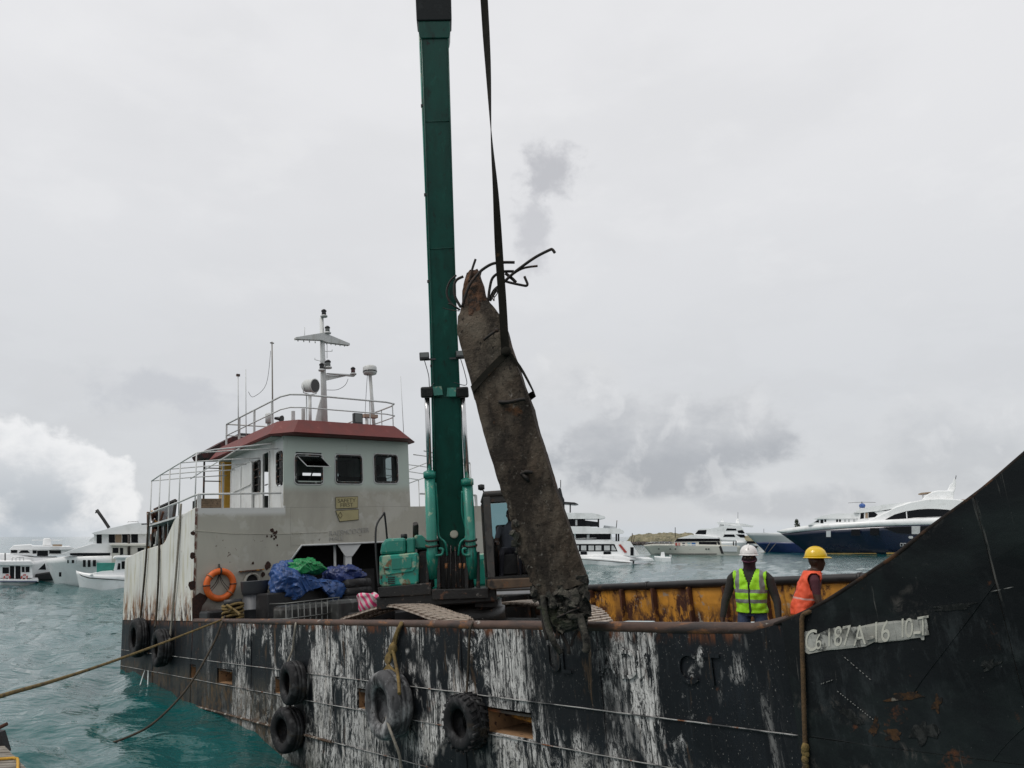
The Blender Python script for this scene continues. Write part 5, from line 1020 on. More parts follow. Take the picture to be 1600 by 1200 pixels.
for i in range(5): k2 = MB(); k2.sphere(hp(1258 + (i % 2), 1168 + 9 * i, -.075), .030 - .002 * (i % 2), .03, .045, 8, 6); k2.jitter(.012, 20., i); k2.build('knot', M_ropey, br)
# mooring lines and the bitts they are made fast to
bit = thing('mooring_bitts', 'black steel bitts wound with yellow rope beside the lifebuoy', 'bollard', SH(358, 975, 1, .35))
bc = SH(364, 940, 1, .45); MB().lathe(Vector((bc.x, bc.y, -1.0)), (0, 0, 1), [(.17, 0), (.17, bc.z + 1.0 - .08), (.20, bc.z + 1.0 - .05), (.20, bc.z + 1.0 + .05), (.05, bc.z + 1.06)], 18).build('post', M_black, bit)
MB().lathe(Vector((bc.x - .75, bc.y + .1, -1.0)), (0, 0, 1), [(.2, 0), (.2, .95), (.22, .97), (.22, 1.08), (.1, 1.1)], 18).build('post', M_black, bit)
wr = MB(); P = []
for i in range(80): t = i / 79; a = t * 2 * math.pi * 4.3; P.append(Vector((bc.x + .22 * math.cos(a) * (1 + .1 * math.sin(3 * a)), bc.y + .22 * math.sin(a), .02 + .34 * t + .02 * math.sin(2.3 * a))))
solo(MB().tube(P, .034, 7), 'rope_coil', M_ropey, 'turns of yellow mooring rope wound round the black bitts', 'rope', P[0])
c = Vector((bc.x + .2, bc.y - .18, .27)); solo(MB().tube(catmull([c, c + Vector((.1, -.06, .07)), c + Vector((.22, 0, -.01)), c + Vector((.12, .0, -.06)), c + Vector((.02, .02, .02)), c + Vector((.3, .1, -.1)), c + Vector((.45, .1, -.16))], 6), .028, 7), 'rope_tail', M_ropey, 'looped tail of yellow rope hanging off the bitts', 'rope', c)
m0 = SHIP @ Vector((bc.x + .1, bc.y - .24, .06)); m1 = SHIP @ Vector(SH(345, 969, 1, -.02)); e1 = WY(0, 1088, 7.4); e2 = WY(-120, 1130, 6.0)
P = [m0, m1]
for x, y, t in ((297, 988, .17), (243, 1009, .36), (160, 1039, .62), (80, 1065, .83)): P.append(WY(x, y, m1.y + (e1.y - m1.y) * t))
P += [e1, e2]; solo(MB().tube(catmull(P, 8), .021, 8), 'mooring_line', M_ropey, 'taut yellow mooring line running from the bitts across the water to the quay', 'rope', m0, 'mooring lines', frame='world')
P = [SHIP @ Vector((bc.x + .05, bc.y - .2, .1)), SHIP @ SH(346, 974, 1, -.08)]; wz = WZ(186, 1157, 0.)
for x, y, t in ((338, 996, .12), (318, 1035, .32), (292, 1076, .55), (262, 1110, .75), (228, 1138, .9)): P.append(WY(x, y, P[1].y + (wz.y - P[1].y) * t))
P += [wz, WZ(172, 1160, -.12)]; solo(MB().tube(catmull(P, 8), .024, 8), 'mooring_line', M_roped, 'slack dark mooring line drooping from the rail into the green water', 'rope', P[0], 'mooring lines', frame='world')
# ------------------------------------------------------------------ things stowed by the deckhouse
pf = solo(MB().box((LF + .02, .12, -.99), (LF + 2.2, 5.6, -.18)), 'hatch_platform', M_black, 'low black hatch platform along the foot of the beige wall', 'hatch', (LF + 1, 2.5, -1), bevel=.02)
# lifebuoy
lc = fr(341.5, 914) + Vector((.10, 0, 0)); lb_ = thing('lifebuoy', 'orange lifebuoy hung on the beige deckhouse wall', 'lifebuoy', lc)
M_orange = mat('lifebuoy_orange', (.62, .115, .012), .5, 0, .12, 5, [dict(col=(.35, .07, .015), scale=4., lo=.55, hi=.7, amt=.7), dict(col=(.7, .3, .12), scale=9., lo=.64, hi=.7, amt=.5)])
MB().tube([lc + Vector((0, .325 * math.cos(t), .325 * math.sin(t))) for t in np.linspace(0, 2 * math.pi, 40, endpoint=False)], .078, 12, True).build('ring', M_orange, lb_)
for t in (0, 90, 140, 180, 320): q = Vector((0, math.cos(R(t)), math.sin(R(t)))); MB().tube([lc + q * .325 + (q * math.cos(a) + Vector((1, 0, 0)) * math.sin(a)) * .082 for a in np.linspace(0, 2 * math.pi, 14, endpoint=False)], .014 if t in (0, 180) else .022, 5, True).build('band', M_grim if t in (0, 180, 90) else mat('reflective_band', (.3, .13, .06), .5), lb_)
for i in range(4): t0, t1 = R(95), R((200, 335, 215, 320)[i]); MB().tube(catmull([lc + Vector((.0, .26 * math.cos(t0), .26 * math.sin(t0))), lc + Vector((-.03, (-.1, .1, -.05, .05)[i], .05)), lc + Vector((0, .26 * math.cos(t1), .26 * math.sin(t1)))], 5), .009, 4).build('grab_line', M_grim, lb_)
MB().tube([lc + Vector((-.03, 0, .33)), lc + Vector((-.09, 0, .5))], .02, 6).build('hanger', M_grim, lb_)
# black box under the lifebuoy, bin, pipes
a, b_ = fr(316, 955, LF + .5), fr(352, 978, LF + .5); solo(MB().box((LF + .25, a.y, -.18), (LF + .85, b_.y, a.z)).jitter(.01, 5.), 'storage_box', M_black, 'low black box under the lifebuoy', 'box', ((LF + .5), a.y, -.18), bevel=.05)
cc = fr(398, 905, LF + .55); zb = -.18; H_ = fr(398, 908, LF + .55).z - zb; M_bin = mat('bin_grey', (.075, .08, .088), .5, 0, .12, 2, [dict(col=(.10, .10, .10), scale=4., lo=.58, hi=.7, amt=.6)])
bn_ = thing('dustbin', 'tall grey plastic dustbin against the beige wall', 'bin', (cc.x, cc.y, zb))
MB().lathe((cc.x, cc.y, zb), (0, 0, 1), [(.215, 0), (.235, .02), (.25, H_ * .33), (.262, H_ * .33), (.262, H_ * .36), (.252, H_ * .36), (.275, H_ * .74)], 26).build('body', M_bin, bn_)
MB().lathe((cc.x, cc.y, zb), (0, 0, 1), [(.275, H_ * .70), (.305, H_ * .70), (.305, H_ * .76), (.318, H_ * .77), (.335, H_ * .99), (.345, H_), (.32, H_ * 1.01), (.27, H_ * .8)], 26).build('rim', M_bin, bn_)
# crumpled tarpaulins
def tarp(poly, s, depth, mt, name, label, seed, amp=.10, n=30):
    ps = [SH(x, y, 0, s) for x, y in poly]; cy = sum(p.y for p in ps) / len(ps); cz = sum(p.z for p in ps) / len(ps); rings = []
    C = catmull(ps + [ps[0]], 9)[:-1]; L = 44
    for i in range(L + 1):
        t = i / L; x = s + depth * (t - .5); k = math.sin(math.pi * (.08 + .84 * t)) ** .55
        ring = []
        for q in C:
            v = Vector((x, cy + (q.y - cy) * k, cz + (q.z - cz) * k))
            f = mnoise.noise_vector(v * 2.5 + Vector((seed, 0, 0))) * amp * .8
            rdg = abs(mnoise.noise(Vector((v.x * 3 + seed, v.y * 6, v.z * 5)))) + .5 * abs(mnoise.noise(Vector((v.x * 8, v.y * 13 + seed, v.z * 11)))) + .3 * abs(mnoise.noise(Vector((v.x * 17, v.y * 26, v.z * 22 + seed))))
            out = Vector((t - .5, (v.y - cy), (v.z - cz))).normalized(); ring.append(v + f + out * (.2 - rdg * .52) * amp * 4.2)
        rings.append(ring)
    m = MB().loft(rings, smooth=True); b0 = Vector((s, cy, min(p.z for p in ps))); return solo(m, name, mt, label, 'tarpaulin', b0, 'tarpaulins heaped on the deck')
def tarpmat(nm, c, c2): return mat(nm, c, .42, 0, .25, 4, [dict(col=c2, scale=3., lo=.52, hi=.68, amt=.7), dict(col=(.22, .24, .28), scale=8., lo=.60, hi=.70, amt=.45)], bump=.02, bs=14)
M_blue = tarpmat('blue_tarp', (.022, .070, .22), (.012, .030, .10)); M_navy = tarpmat('navy_tarp', (.016, .032, .13), (.010, .016, .06)); M_green = tarpmat('green_tarp', (.006, .20, .055), (.003, .10, .03))
def blackbox(x0, y0, x1, y1, s, d, nm, label, cat='box'):
    a, c = SH(x0, y0, 0, s), SH(x1, y1, 0, s); m = MB(); m.box((s, a.y, -.18 if s < LF + 2.15 else -.99), (s - d, c.y, a.z)); return solo(m, nm, M_black, label, cat, (s - d / 2, (a.y + c.y) / 2, c.z), bevel=.04)
blackbox(418, 927, 524, 975, LF + 1.5, 1.0, 'tool_chest', 'wide black chest buried under the blue tarpaulin', 'chest')
tarp([(420, 921), (424, 901), (434, 886), (450, 888), (480, 902), (512, 906), (532, 915), (528, 936), (514, 938), (500, 920), (470, 926), (445, 940), (436, 938)], LF + 1.2, 1.1, M_blue, 'tarpaulin', 'crumpled bright blue tarpaulin hanging over the black chest', 1.3)
tarp([(424, 898), (430, 882), (446, 876), (460, 880), (456, 896), (440, 906)], LF + .8, .7, M_blue, 'tarpaulin', 'blue tarpaulin bundle showing behind the green one', 9.1, .07)
tarp([(506, 898), (516, 886), (545, 884), (562, 890), (569, 902), (556, 908), (530, 914), (512, 912)], LF + 1.0, .9, M_navy, 'tarpaulin', 'folded navy tarpaulin lying on the stacked tyres', 5.2, .07)
tarp([(440, 896), (446, 886), (462, 874), (478, 872), (494, 878), (507, 888), (502, 896), (480, 898), (460, 904), (446, 903)], LF + 1.15, .8, M_green, 'tarpaulin', 'shiny green tarpaulin bundle on top of the blue one', 7.7, .08)
# stacked tyres behind, lashed under the navy tarpaulin
for i, yy in enumerate((936, 924, 912)):
    c = SH(552, yy, 0, LF + 1.2); m = MB(); m.lathe(Vector((c.x, c.y, c.z - .1)), (0, 0, 1), [(.25, .0), (.40, -.02), (.46, .04), (.47, .12), (.45, .19), (.40, .22), (.25, .2), (.25, 0)], 26); solo(m, 'stacked_tyre', M_rubber, ('black tyre lying at the bottom of the stack under the navy tarpaulin', 'black tyre lying in the middle of the stack under the navy tarpaulin', 'black tyre lying on top of the stack under the navy tarpaulin')[i], 'tyre', c, 'tyres stacked on deck')
c = SH(552, 940, 0, LF + 1.2); solo(MB().box((c.x - .5, c.y - .5, -.18), (c.x + .5, c.y + .5, c.z - .09)), 'pallet_box', M_black, 'black crate carrying the stacked tyres', 'crate', (c.x, c.y, -.18), bevel=.02)
# cage of an IBC tank
s0 = LF + 2.9; a, c = SH(447, 943, 0, s0), SH(530, 975, 0, s0); ib = thing('tank_cage', 'wire caged dark plastic tank standing behind the rail', 'tank', (s0 - .4, (a.y + c.y) / 2, -1))
MB().box((s0 - .05, a.y + .04, -.9), (s0 - .9, c.y - .04, a.z - .05)).build('tank', mat('dirty_tank', (.035, .037, .036), .35, 0, .4, 3, [dict(col=(.12, .125, .12), scale=(3, 6, 2), lo=.56, hi=.68)]), ib, .10)
M_wire = mat('cage_wire', (.12, .125, .12), .45, .4, .2, 5)
for k in range(10): yy = a.y + (c.y - a.y) * k / 9; MB().tube([(s0, yy, -.98), (s0, yy, a.z + .02 * math.sin(k))], .014, 5).build('cage_bar', M_wire, ib)
for z in (a.z, a.z - .33, -.9): MB().tube([(s0 + .012, a.y - .02, z), (s0 + .012, c.y + .02, z + .03)], .014, 5).build('cage_bar', M_wire, ib); MB().tube([(s0, a.y, z), (s0 - .9, a.y, z)], .014, 5).build('cage_bar', M_wire, ib)
MB().box((s0 - .9, a.y, -.995), (s0, c.y, -.93)).build('pallet', M_black, ib)
s1 = LF + 3.3; a, c = SH(528, 938, 0, s1), SH(564, 975, 0, s1); m = MB(); m.box((s1 - .7, a.y, -.99), (s1, c.y, a.z)); solo(m, 'plastic_tank', MATS['dirty_tank'], 'dark plastic tank end beside the pink striped bag', 'tank', (s1 - .3, a.y, -1), bevel=.08)
# pink striped bag
a = [SH(x, y, 0, -6.3) for x, y in ((561, 930), (564, 926), (572, 930), (588, 927), (590, 933), (605, 939), (606, 952), (585, 957), (566, 958), (562, 945))]; cy = sum(p.y for p in a) / 10; cz = sum(p.z for p in a) / 10
M_pink = mat('pink_stripes', (.62, .50, .50), .5, 0, .1, 5); tt = M_pink.node_tree; wv_ = tt.nodes.new('ShaderNodeTexWave'); wv_.inputs['Scale'].default_value = 3.2; wv_.inputs['Distortion'].default_value = 2.2; wv_.bands_direction = 'DIAGONAL'
mxp = tt.nodes.new('ShaderNodeMix'); mxp.data_type = 'RGBA'; rp = tt.nodes.new('ShaderNodeMapRange'); rp.inputs[1].default_value = .42; rp.inputs[2].default_value = .5; tcp = tt.nodes.new('ShaderNodeTexCoord'); tt.links.new(tcp.outputs['Object'], wv_.inputs['Vector']); tt.links.new(wv_.outputs['Fac'], rp.inputs[0]); tt.links.new(rp.outputs[0], mxp.inputs[0]); mxp.inputs[6].default_value = (.60, .045, .16, 1); mxp.inputs[7].default_value = (.55, .46, .46, 1); tt.links.new(mxp.outputs[2], tt.nodes['Principled BSDF'].inputs['Base Color'])
rings = []
for i in range(15):
    t = i / 14; k = math.sin(math.pi * (.1 + .8 * t)) ** .6; ring = []
    for q in catmull(a + [a[0]], 4)[:-1]: v = Vector((-6.3 + .6 * (t - .5), cy + (q.y - cy) * k, cz + (q.z - cz) * k)); ring.append(v + mnoise.noise_vector(v * 6) * .05)
    rings.append(ring)
solo(MB().loft(rings), 'striped_bag', M_pink, 'pink and white striped plastic bag behind the excavator track', 'bag', (-6.3, cy, min(p.z for p in a)))
zb_ = min(p.z for p in a) + .03; solo(MB().box((-6.65, cy - .4, -.99), (-5.95, cy + .4, zb_)), 'battery_crate', M_black, 'dark crate carrying the pink striped bag', 'crate', (-6.3, cy, -1), bevel=.03)
a, c = SH(393, 973, 0, LF + 2.4), SH(441, 969, 0, LF + 2.4); solo(MB().bar((LF + 2.5, a.y, -.1), (LF + 2.45, c.y, -.06), .1, .05), 'timber', M_wood, 'orange brown timber lying just inside the rail by the dustbin', 'timber', (LF + 2.5, a.y, -.12)); solo(MB().box((LF + 2.3, a.y, -.99), (LF + 2.6, c.y + .1, -.13)), 'deck_coaming', M_black, 'black coaming under the orange brown timber', 'coaming', (LF + 2.4, a.y, -1))
# slatted crate on the upper deck, wreckage on the stern gallery
cr = thing('slatted_crate', 'small brown slatted wooden crate on the upper deck edge', 'crate', SH(326, 793, 0, -10.9)); a, c = SH(308, 781, 0, -10.9), SH(345.5, 794, 0, -10.9)
MB().box((-11.25, a.y, 2.65), (-10.93, c.y, a.z)).build('core', M_dark, cr)
for k in range(5): z = 2.67 + (a.z - 2.67) * k / 4.4; MB().box((-10.93, a.y - .01, z), (-10.90, c.y + .01, z + .055)).build('slat', M_wood, cr)
gw = thing('stern_winch', 'rusty winch gear and pipes piled at the stern gallery', 'winch', (-15.6, .4, .1))
for p in ([(232, 860), (231, 800)], [(237, 858), (240, 812)], [(251, 858), (250, 822), (255, 800)], [(258, 856), (262, 808)], [(243, 862), (246, 830)]): MB().tube(catmull([SH(x, y, 1, .35) for x, y in p], 4), .035, 7).build('pipe', random.choice((M_grim, M_rib, M_white)), gw)
for x, y, r_ in ((236, 806, .16), (240, 820, .17), (235, 845, .2), (248, 850, .22), (241, 833, .12)): m = MB(); m.lathe(SH(x, y, 1, .5), (.3, 1, .1), [(.03, 0), (r_, 0), (r_, .06), (r_ * .6, .08), (r_ * .6, .25), (r_, .27), (r_, .33), (.03, .33)], 14); m.build('drum', M_rib if r_ < .2 else M_grim, gw)
MB().box((-15.9, .3, .1), (-14.2, 1.4, 1.7)).build('winch_bed', M_grim, gw, .04)
MB().tube([SH(222, 819, 1, .2), SH(252, 817, 1, .2)], .022, 6).build('lever', M_black, gw)
pn = solo(MB().prism([SH(x, y, 1, .6) for x, y in ((241, 796), (274, 781), (271, 806), (262, 838), (258, 856), (246, 858))], (0, .06, 0)), 'black_panel', mat('solar_panel', (.012, .014, .018), .25, 0, .3, 3), 'dark blue black panel leaning inside the stern gallery rail', 'panel', SH(258, 858, 1, .6))
for x0, y0, x1, y1 in ((241, 796, 274, 781), (274, 781, 270, 810)): solo(MB().bar(SH(x0, y0, 1, .55), SH(x1, y1, 1, .55), .05, .05), 'panel_frame', M_grim, 'grey edge strip along the %s of the leaning dark panel' % ('top' if x1 > x0 else 'side'), 'frame', SH(x0, y0, 1, .55))
# two streams of water pumped from the side, and pale foam where they land
M_jet = mat('running_water', (.42, .48, .48), .12, 0, .1, 6, bump=.004)
for x0, x1, i in ((228, 219, 0), (231, 231, 1)):
    a = SHIP @ SH(x0, 1048, 1, -.02); b_ = WZ(x1, 1071, 0.02); solo(MB().tube(catmull([a, a.lerp(b_, .35) + Vector((0, 0, .10)), b_], 5), [.010] * 5 + [.012, .014, .016, .016, .018, .022], 7), 'water_jet', M_jet, ('stream of discharge water curving away towards the stern', 'stream of discharge water falling straight down the hull')[i], 'water jet', a, 'discharge water streams', frame='world')
# ------------------------------------------------------------------ plank walkway at the quay's edge
M_plank = mat('weathered_plank', (.20, .18, .15), .9, 0, .3, 5, [dict(col=(.07, .06, .05), scale=(3, 22, 10), lo=.5, hi=.66), dict(col=(.34, .31, .27), scale=(2, 12, 9), lo=.56, hi=.68)], bump=.006, bs=30)
zq = 1.35; jt_ = thing('plank_walkway', 'weathered plank walkway end with a yellow rope laid over it', 'walkway', WZ(-10, 1190, zq), frame='world'); BASE[jt_.name] = WZ(-10, 1190, zq)
cA, cB = WZ(6, 1170, zq), WZ(56, 1222, zq); edge = cB - cA; inw_ = Vector((-1, -.12, 0)).normalized()
for k in range(13):
    t0, t1 = k / 13, (k + .86) / 13; p, q = cA + edge * t0, cA + edge * t1; MB().prism([p, q, q + inw_ * 1.3, p + inw_ * 1.3], (0, 0, .03 + .008 * random.random())).build('plank', M_plank, jt_)
MB().bar(cA + Vector((.0, 0, -.05)), cB + Vector((.0, 0, -.05)), .05, .10).build('edge_beam', M_plank, jt_); MB().bar(cA + inw_ * .5 + Vector((0, 0, -.12)), cB + inw_ * .5 + Vector((0, 0, -.12)), .12, .18).build('bearer', M_wood, jt_)
for q in (.1, .75): p = cA + edge * q + inw_ * .5; MB().tube([p + Vector((0, 0, -.1)), Vector((p.x, p.y, -1.2))], .09, 10).build('pile_leg', M_wood, jt_)
dk = cA + inw_ * .14; solo(MB().prism([WY(9.5, 1176, dk.y), WY(-14, 1176, dk.y), WY(-14, 1142, dk.y), WY(0, 1144, dk.y)], (0, .10, 0)), 'mooring_post', M_black, 'black wooden post at the end of the plank walkway', 'post', dk, frame='world')
solo(MB().tube([WY(-40, 1156, dk.y + .02), WY(11, 1131, dk.y + .02)], .022, 7), 'boat_hook', M_rib, 'brown stick poking out over the plank walkway', 'pole', WY(0, 1137, dk.y), frame='world')
solo(MB().tube(catmull([WZ(-60, 1200, zq + .06), WZ(-12, 1188, zq + .055), WZ(14, 1185, zq + .055), WZ(24, 1185, zq + .055), WZ(28, 1190, zq + .05), WZ(26, 1230, zq + .05)], 5), .016, 7), 'walkway_rope', mat('bright_yellow_rope', (.48, .27, .03), .8, 0, .2, 12, bump=.008, bs=50), 'bright yellow rope laid across the weathered planks', 'rope', WZ(0, 1186, zq), frame='world')
# ------------------------------------------------------------------ boats moored behind
M_gel = mat('gelcoat_white', (.84, .85, .85), .3, 0, .04, .3, [dict(col=(.55, .55, .53), scale=(.8, .8, .5), lo=.55, hi=.7, amt=.5)]); M_gelg = mat('gelcoat_grey', (.48, .51, .52), .35, 0, .06, .3); M_cream = mat('gelcoat_cream', (.56, .55, .49), .35, 0, .06, .3)
M_navyh = mat('navy_hull', (.005, .009, .030), .25, 0, .15, .2, coat=.3); M_navyl = mat('blue_hull', (.014, .030, .115), .3, 0, .15, .2); M_gold = mat('boot_gold', (.30, .20, .05), .4)
M_bwin = glass('boat_window', (.006, .007, .009), .25); M_bpane = mat('pale_pane', (.45, .47, .47), .3); M_steel = mat('stainless', (.5, .5, .5), .3, .8); M_tealt = mat('teal_cover', (.02, .19, .155), .6); M_tan = mat('tan_deck', (.30, .22, .15), .7)
class Boat:
    def __init__(s, name, label, cat, pxc, ywl, beam, group):
        s.base = WZ(pxc, ywl, 0.); s.beam = beam; az_ = math.atan2(s.base.x, s.base.y)
        s.o = thing(name, label, cat, s.base, group, 'world', -az_); s.d = Vector((math.sin(az_), math.cos(az_), 0)); s.r = Vector((math.cos(az_), -math.sin(az_), 0))
    def P(s, x, y, off=0.):                            # pixel -> (x, z) on the boat's plane 'off' metres beyond its centre line
        v = wray(x, y); t = (s.base - EYE).dot(s.d) + off; p = EYE + v * (t / v.dot(s.d)) - s.base; return p.dot(s.r), p.z
    def slab(s, name, poly, w, m, parent=None, off=0., bevel=0., taper=0.):
        ps = [s.P(x, y, -w / 2 + off) for x, y in poly]; n = len(ps); mb = MB()
        if taper:
            cx = sum(p[0] for p in ps) / n; cz = sum(p[1] for p in ps) / n
            mb.loft([[Vector((cx + (p[0] - cx) * k, off + q * w / 2, cz + (p[1] - cz) * (1 - (1 - k) * .6))) for p in ps] for q, k in ((-1, 1), (-.8, 1), (.8, 1), (1, 1 - taper))], smooth=False)
        else: mb.prism([(p[0], -w / 2 + off, p[1]) for p in ps], (0, w, 0))
        return mb.build(name, m, parent or s.o, bevel)
    def win(s, poly, w, m=None, name='window', parent=None, off=0., th=.05):
        ps = [s.P(x, y, -w / 2 + off - .03) for x, y in poly]; return MB().prism([(p[0], -w / 2 + off - .03, p[1]) for p in ps], (0, th, 0)).build(name, m or M_bwin, parent or s.o)
    def rect(s, x0, y0, x1, y1, w, m=None, name='window', parent=None, off=0.): return s.win([(x0, y0), (x1, y0), (x1, y1), (x0, y1)], w, m, name, parent, off)
    def tube(s, pts, r, m, name, w=0.): return MB().tube([(lambda q: Vector((q[0], w, q[1])))(s.P(x, y, w)) for x, y in pts], r, 6).build(name, m, s.o)
    def hull(s, sheer, wl, m, bow=-1, name='hull', full=.9, cut=None, stern=.85):
        sx = [s.P(x, y) for x, y in sheer]; w0, w1 = s.P(wl[0], HORIZ + 20)[0], s.P(wl[1], HORIZ + 20)[0]; rings = []; N = 22
        L0, L1 = sx[0][0], sx[-1][0]
        for i in range(N + 1):
            t = i / N; x = L0 + (L1 - L0) * t; xb = w0 + (w1 - w0) * t
            for p, q in zip(sx, sx[1:]):
                if x <= q[0] + 1e-6: z = p[1] + (q[1] - p[1]) * (x - p[0]) / (q[0] - p[0] + 1e-9); break
            tb = t if bow < 0 else 1 - t; h = 1 - max(0, 1 - tb / .42) ** 2.0; h = max(h, .015); h *= 1 - (1 - stern) * max(0, (tb - .6) / .4); hb = s.beam / 2 * h; hw = hb * (full if tb > .4 else full * (.45 + .55 * tb / .4))
            lo, hi = (-.6, z)
            def at(k): f = k ** .8; return x * k + xb * (1 - k), (hw + (hb - hw) * f), lo + (hi - lo) * k
            ks = (0, .3, .6, .85, 1.0); pts = [at(k) for k in ks]; rings.append([Vector((a, -b, c)) for a, b, c in pts[::-1]] + [Vector((a, b, c)) for a, b, c in pts])
        return MB().loft(rings, smooth=True).build(name, m, s.o)
LG, RG = 'boats moored beyond the stern', 'yachts moored across the water'
# --- left: ferry seen from astern
b = Boat('ferry_boat', 'low white ferry with two red life rings on its stern rail', 'boat', 25, 912, 4.2, LG)
b.hull([(-30, 902), (10, 903), (57, 904)], (-30, 56), M_gel, -1); b.slab('cabin', [(-20, 903), (-20, 883), (50, 883), (51, 903)], 3.4, M_gel); b.slab('roof', [(-25, 884), (-25, 877), (48, 876), (54, 881), (53, 884)], 3.9, M_gel, bevel=.08)
for q in ((4, 886.5, 14, 896), (34, 885.5, 38.5, 894), (40, 885.5, 46, 894)): b.rect(*q, 3.4)
b.rect(15.5, 884.5, 32, 904, 3.4, name='door_opening'); b.rect(22.5, 884.5, 24, 904, 3.46, M_gel, 'door_post'); b.slab('stern_step', [(0, 909), (0, 905.5), (60, 905.5), (60, 909)], 4.6, M_gel); b.rect(-10, 908, 58, 909.2, 4.62, M_navyl, 'rub_strake')
for x in (19, 25, 31, 37): b.tube([(x, 877), (x, 871)], .03, M_steel, 'rail_post', -1.8)
b.tube([(19, 871), (37, 871)], .03, M_steel, 'roof_rail', -1.8); b.tube([(8, 877), (8, 864)], .05, M_lensd, 'aerial')
for x, lab in ((11, 'small red and white life ring left of the ferry doorway, by its wider window'), (38, 'small red and white life ring right of the ferry doorway, under two windows')):
    q = b.P(x, 902, -1.9); c = b.base + b.r * q[0] - b.d * 1.86 + Vector((0, 0, q[1])); t0 = thing('life_ring', lab, 'life ring', c, 'life rings on the ferry', 'world'); BASE[t0.name] = c.copy()
    MB().tube([c + b.r * .19 * math.cos(t) + Vector((0, 0, .19 * math.sin(t))) for t in np.linspace(0, 6.2832, 18, endpoint=False)], .055, 6, True).build('ring', mat('ring_red', (.42, .07, .06), .6), t0)
    for t in (.8, 2.4, 3.9, 5.5): p = c + b.r * .19 * math.cos(t) + Vector((0, 0, .19 * math.sin(t))); MB().sphere(p, .065, .065, .065, 6, 5).build('white_band', M_gel, t0)
# --- left: yacht with mast arch behind
b = Boat('motor_yacht', 'white motor yacht with a squat mast block half hidden behind the low ferry', 'yacht', 60, 907, 6, LG)
b.hull([(-30, 880), (30, 880), (75, 872), (97, 876)], (-30, 93), M_gel, -1, stern=.9); b.slab('main_house', [(-20, 885), (-20, 866), (16, 866), (54, 871), (90, 871), (92, 885)], 5.0, M_gel); b.slab('upper_house', [(14, 868), (18, 857), (112, 857), (110, 868)], 4.6, M_gel)
b.slab('roof', [(15, 858), (20, 852.5), (48, 851), (50, 853), (110, 854), (118, 857), (116, 859), (15, 859)], 5.2, M_gel, bevel=.1); b.slab('mast_block', [(66, 853), (68, 841), (79, 841), (81, 853)], 1.2, M_gel, bevel=.1); b.slab('mast_wing', [(50, 843.5), (98, 843.5), (98, 844.5), (50, 844.5)], 1.0, M_gel); b.rect(82, 850.5, 97, 854, 3, M_tan, 'canvas')
for q in ((17, 859.5, 27, 864), (51, 860, 57, 865), (58, 860.5, 75, 869), (77, 860, 95, 865)): b.rect(*q, 4.6)
b.win([(29, 864), (33, 860), (43, 860), (47, 864)], 4.6); b.win([(56, 880), (70, 880), (72, 890), (58, 890)], 5.6, name='garage_opening'); b.slab('dark_platform', [(54, 907), (55, 897), (82, 893), (84, 907)], 6.2, M_black, bevel=.1)
# --- left: big white three deck boat, bow to the left
b = Boat('liveaboard_boat', 'big white three deck boat with raked bow and a black deck crane', 'boat', 150, 912, 7, LG)
b.hull([(69, 873.5), (84, 872), (110, 869), (172, 867), (300, 867)], (99, 300), M_gel, -1); b.slab('fore_house', [(96, 865.5), (120, 857), (140, 851), (172, 848.5), (300, 848.5), (300, 868), (108, 868)], 5.2, M_gel, taper=.04); b.win([(109, 864.5), (118, 864), (172, 864), (172, 868), (110, 868)], 5.2, name='window_band')
for q in ((112, 875, 116, 880), (129.5, 875, 134, 886), (137, 875, 141.5, 886), (145, 875, 150, 885), (105, 875, 107.5, 880)): b.rect(*q, 7.0)
for q in ((119, 875, 120.5, 881), (123, 876, 124.5, 881)): b.rect(*q, 7.0, M_bpane)
b.rect(92, 894, 96, 901, 3.0, name='hawse_mark'); b.slab('upper_house', [(146, 851), (147, 833), (300, 833), (300, 851)], 4.8, M_gel)
for q in ((151, 835, 159, 849), (170, 835, 179.5, 848), (191, 834.5, 203, 848), (205, 834.5, 215.5, 848)): b.rect(*q, 4.8)
for q in ((180, 835, 190, 848),): b.rect(*q, 4.8, M_tan, 'panel')
b.slab('roof', [(143, 833), (170, 826), (205, 818), (215, 817), (235, 818), (300, 818), (300, 833.5), (146, 835)], 6.0, M_gel, taper=.05); b.slab('brow', [(139, 844), (146, 839), (156, 838.5), (154, 845), (140, 847)], 4.6, M_gel)
cr_ = b.tube([(170.5, 825), (162, 812), (151, 796.5)], .14, M_black, 'deck_crane'); b.tube([(151, 797), (149.5, 802)], .06, M_black, 'crane_hook'); b.tube([(200, 817), (200, 815), (216, 815), (216, 817)], .03, M_steel, 'roof_rail')
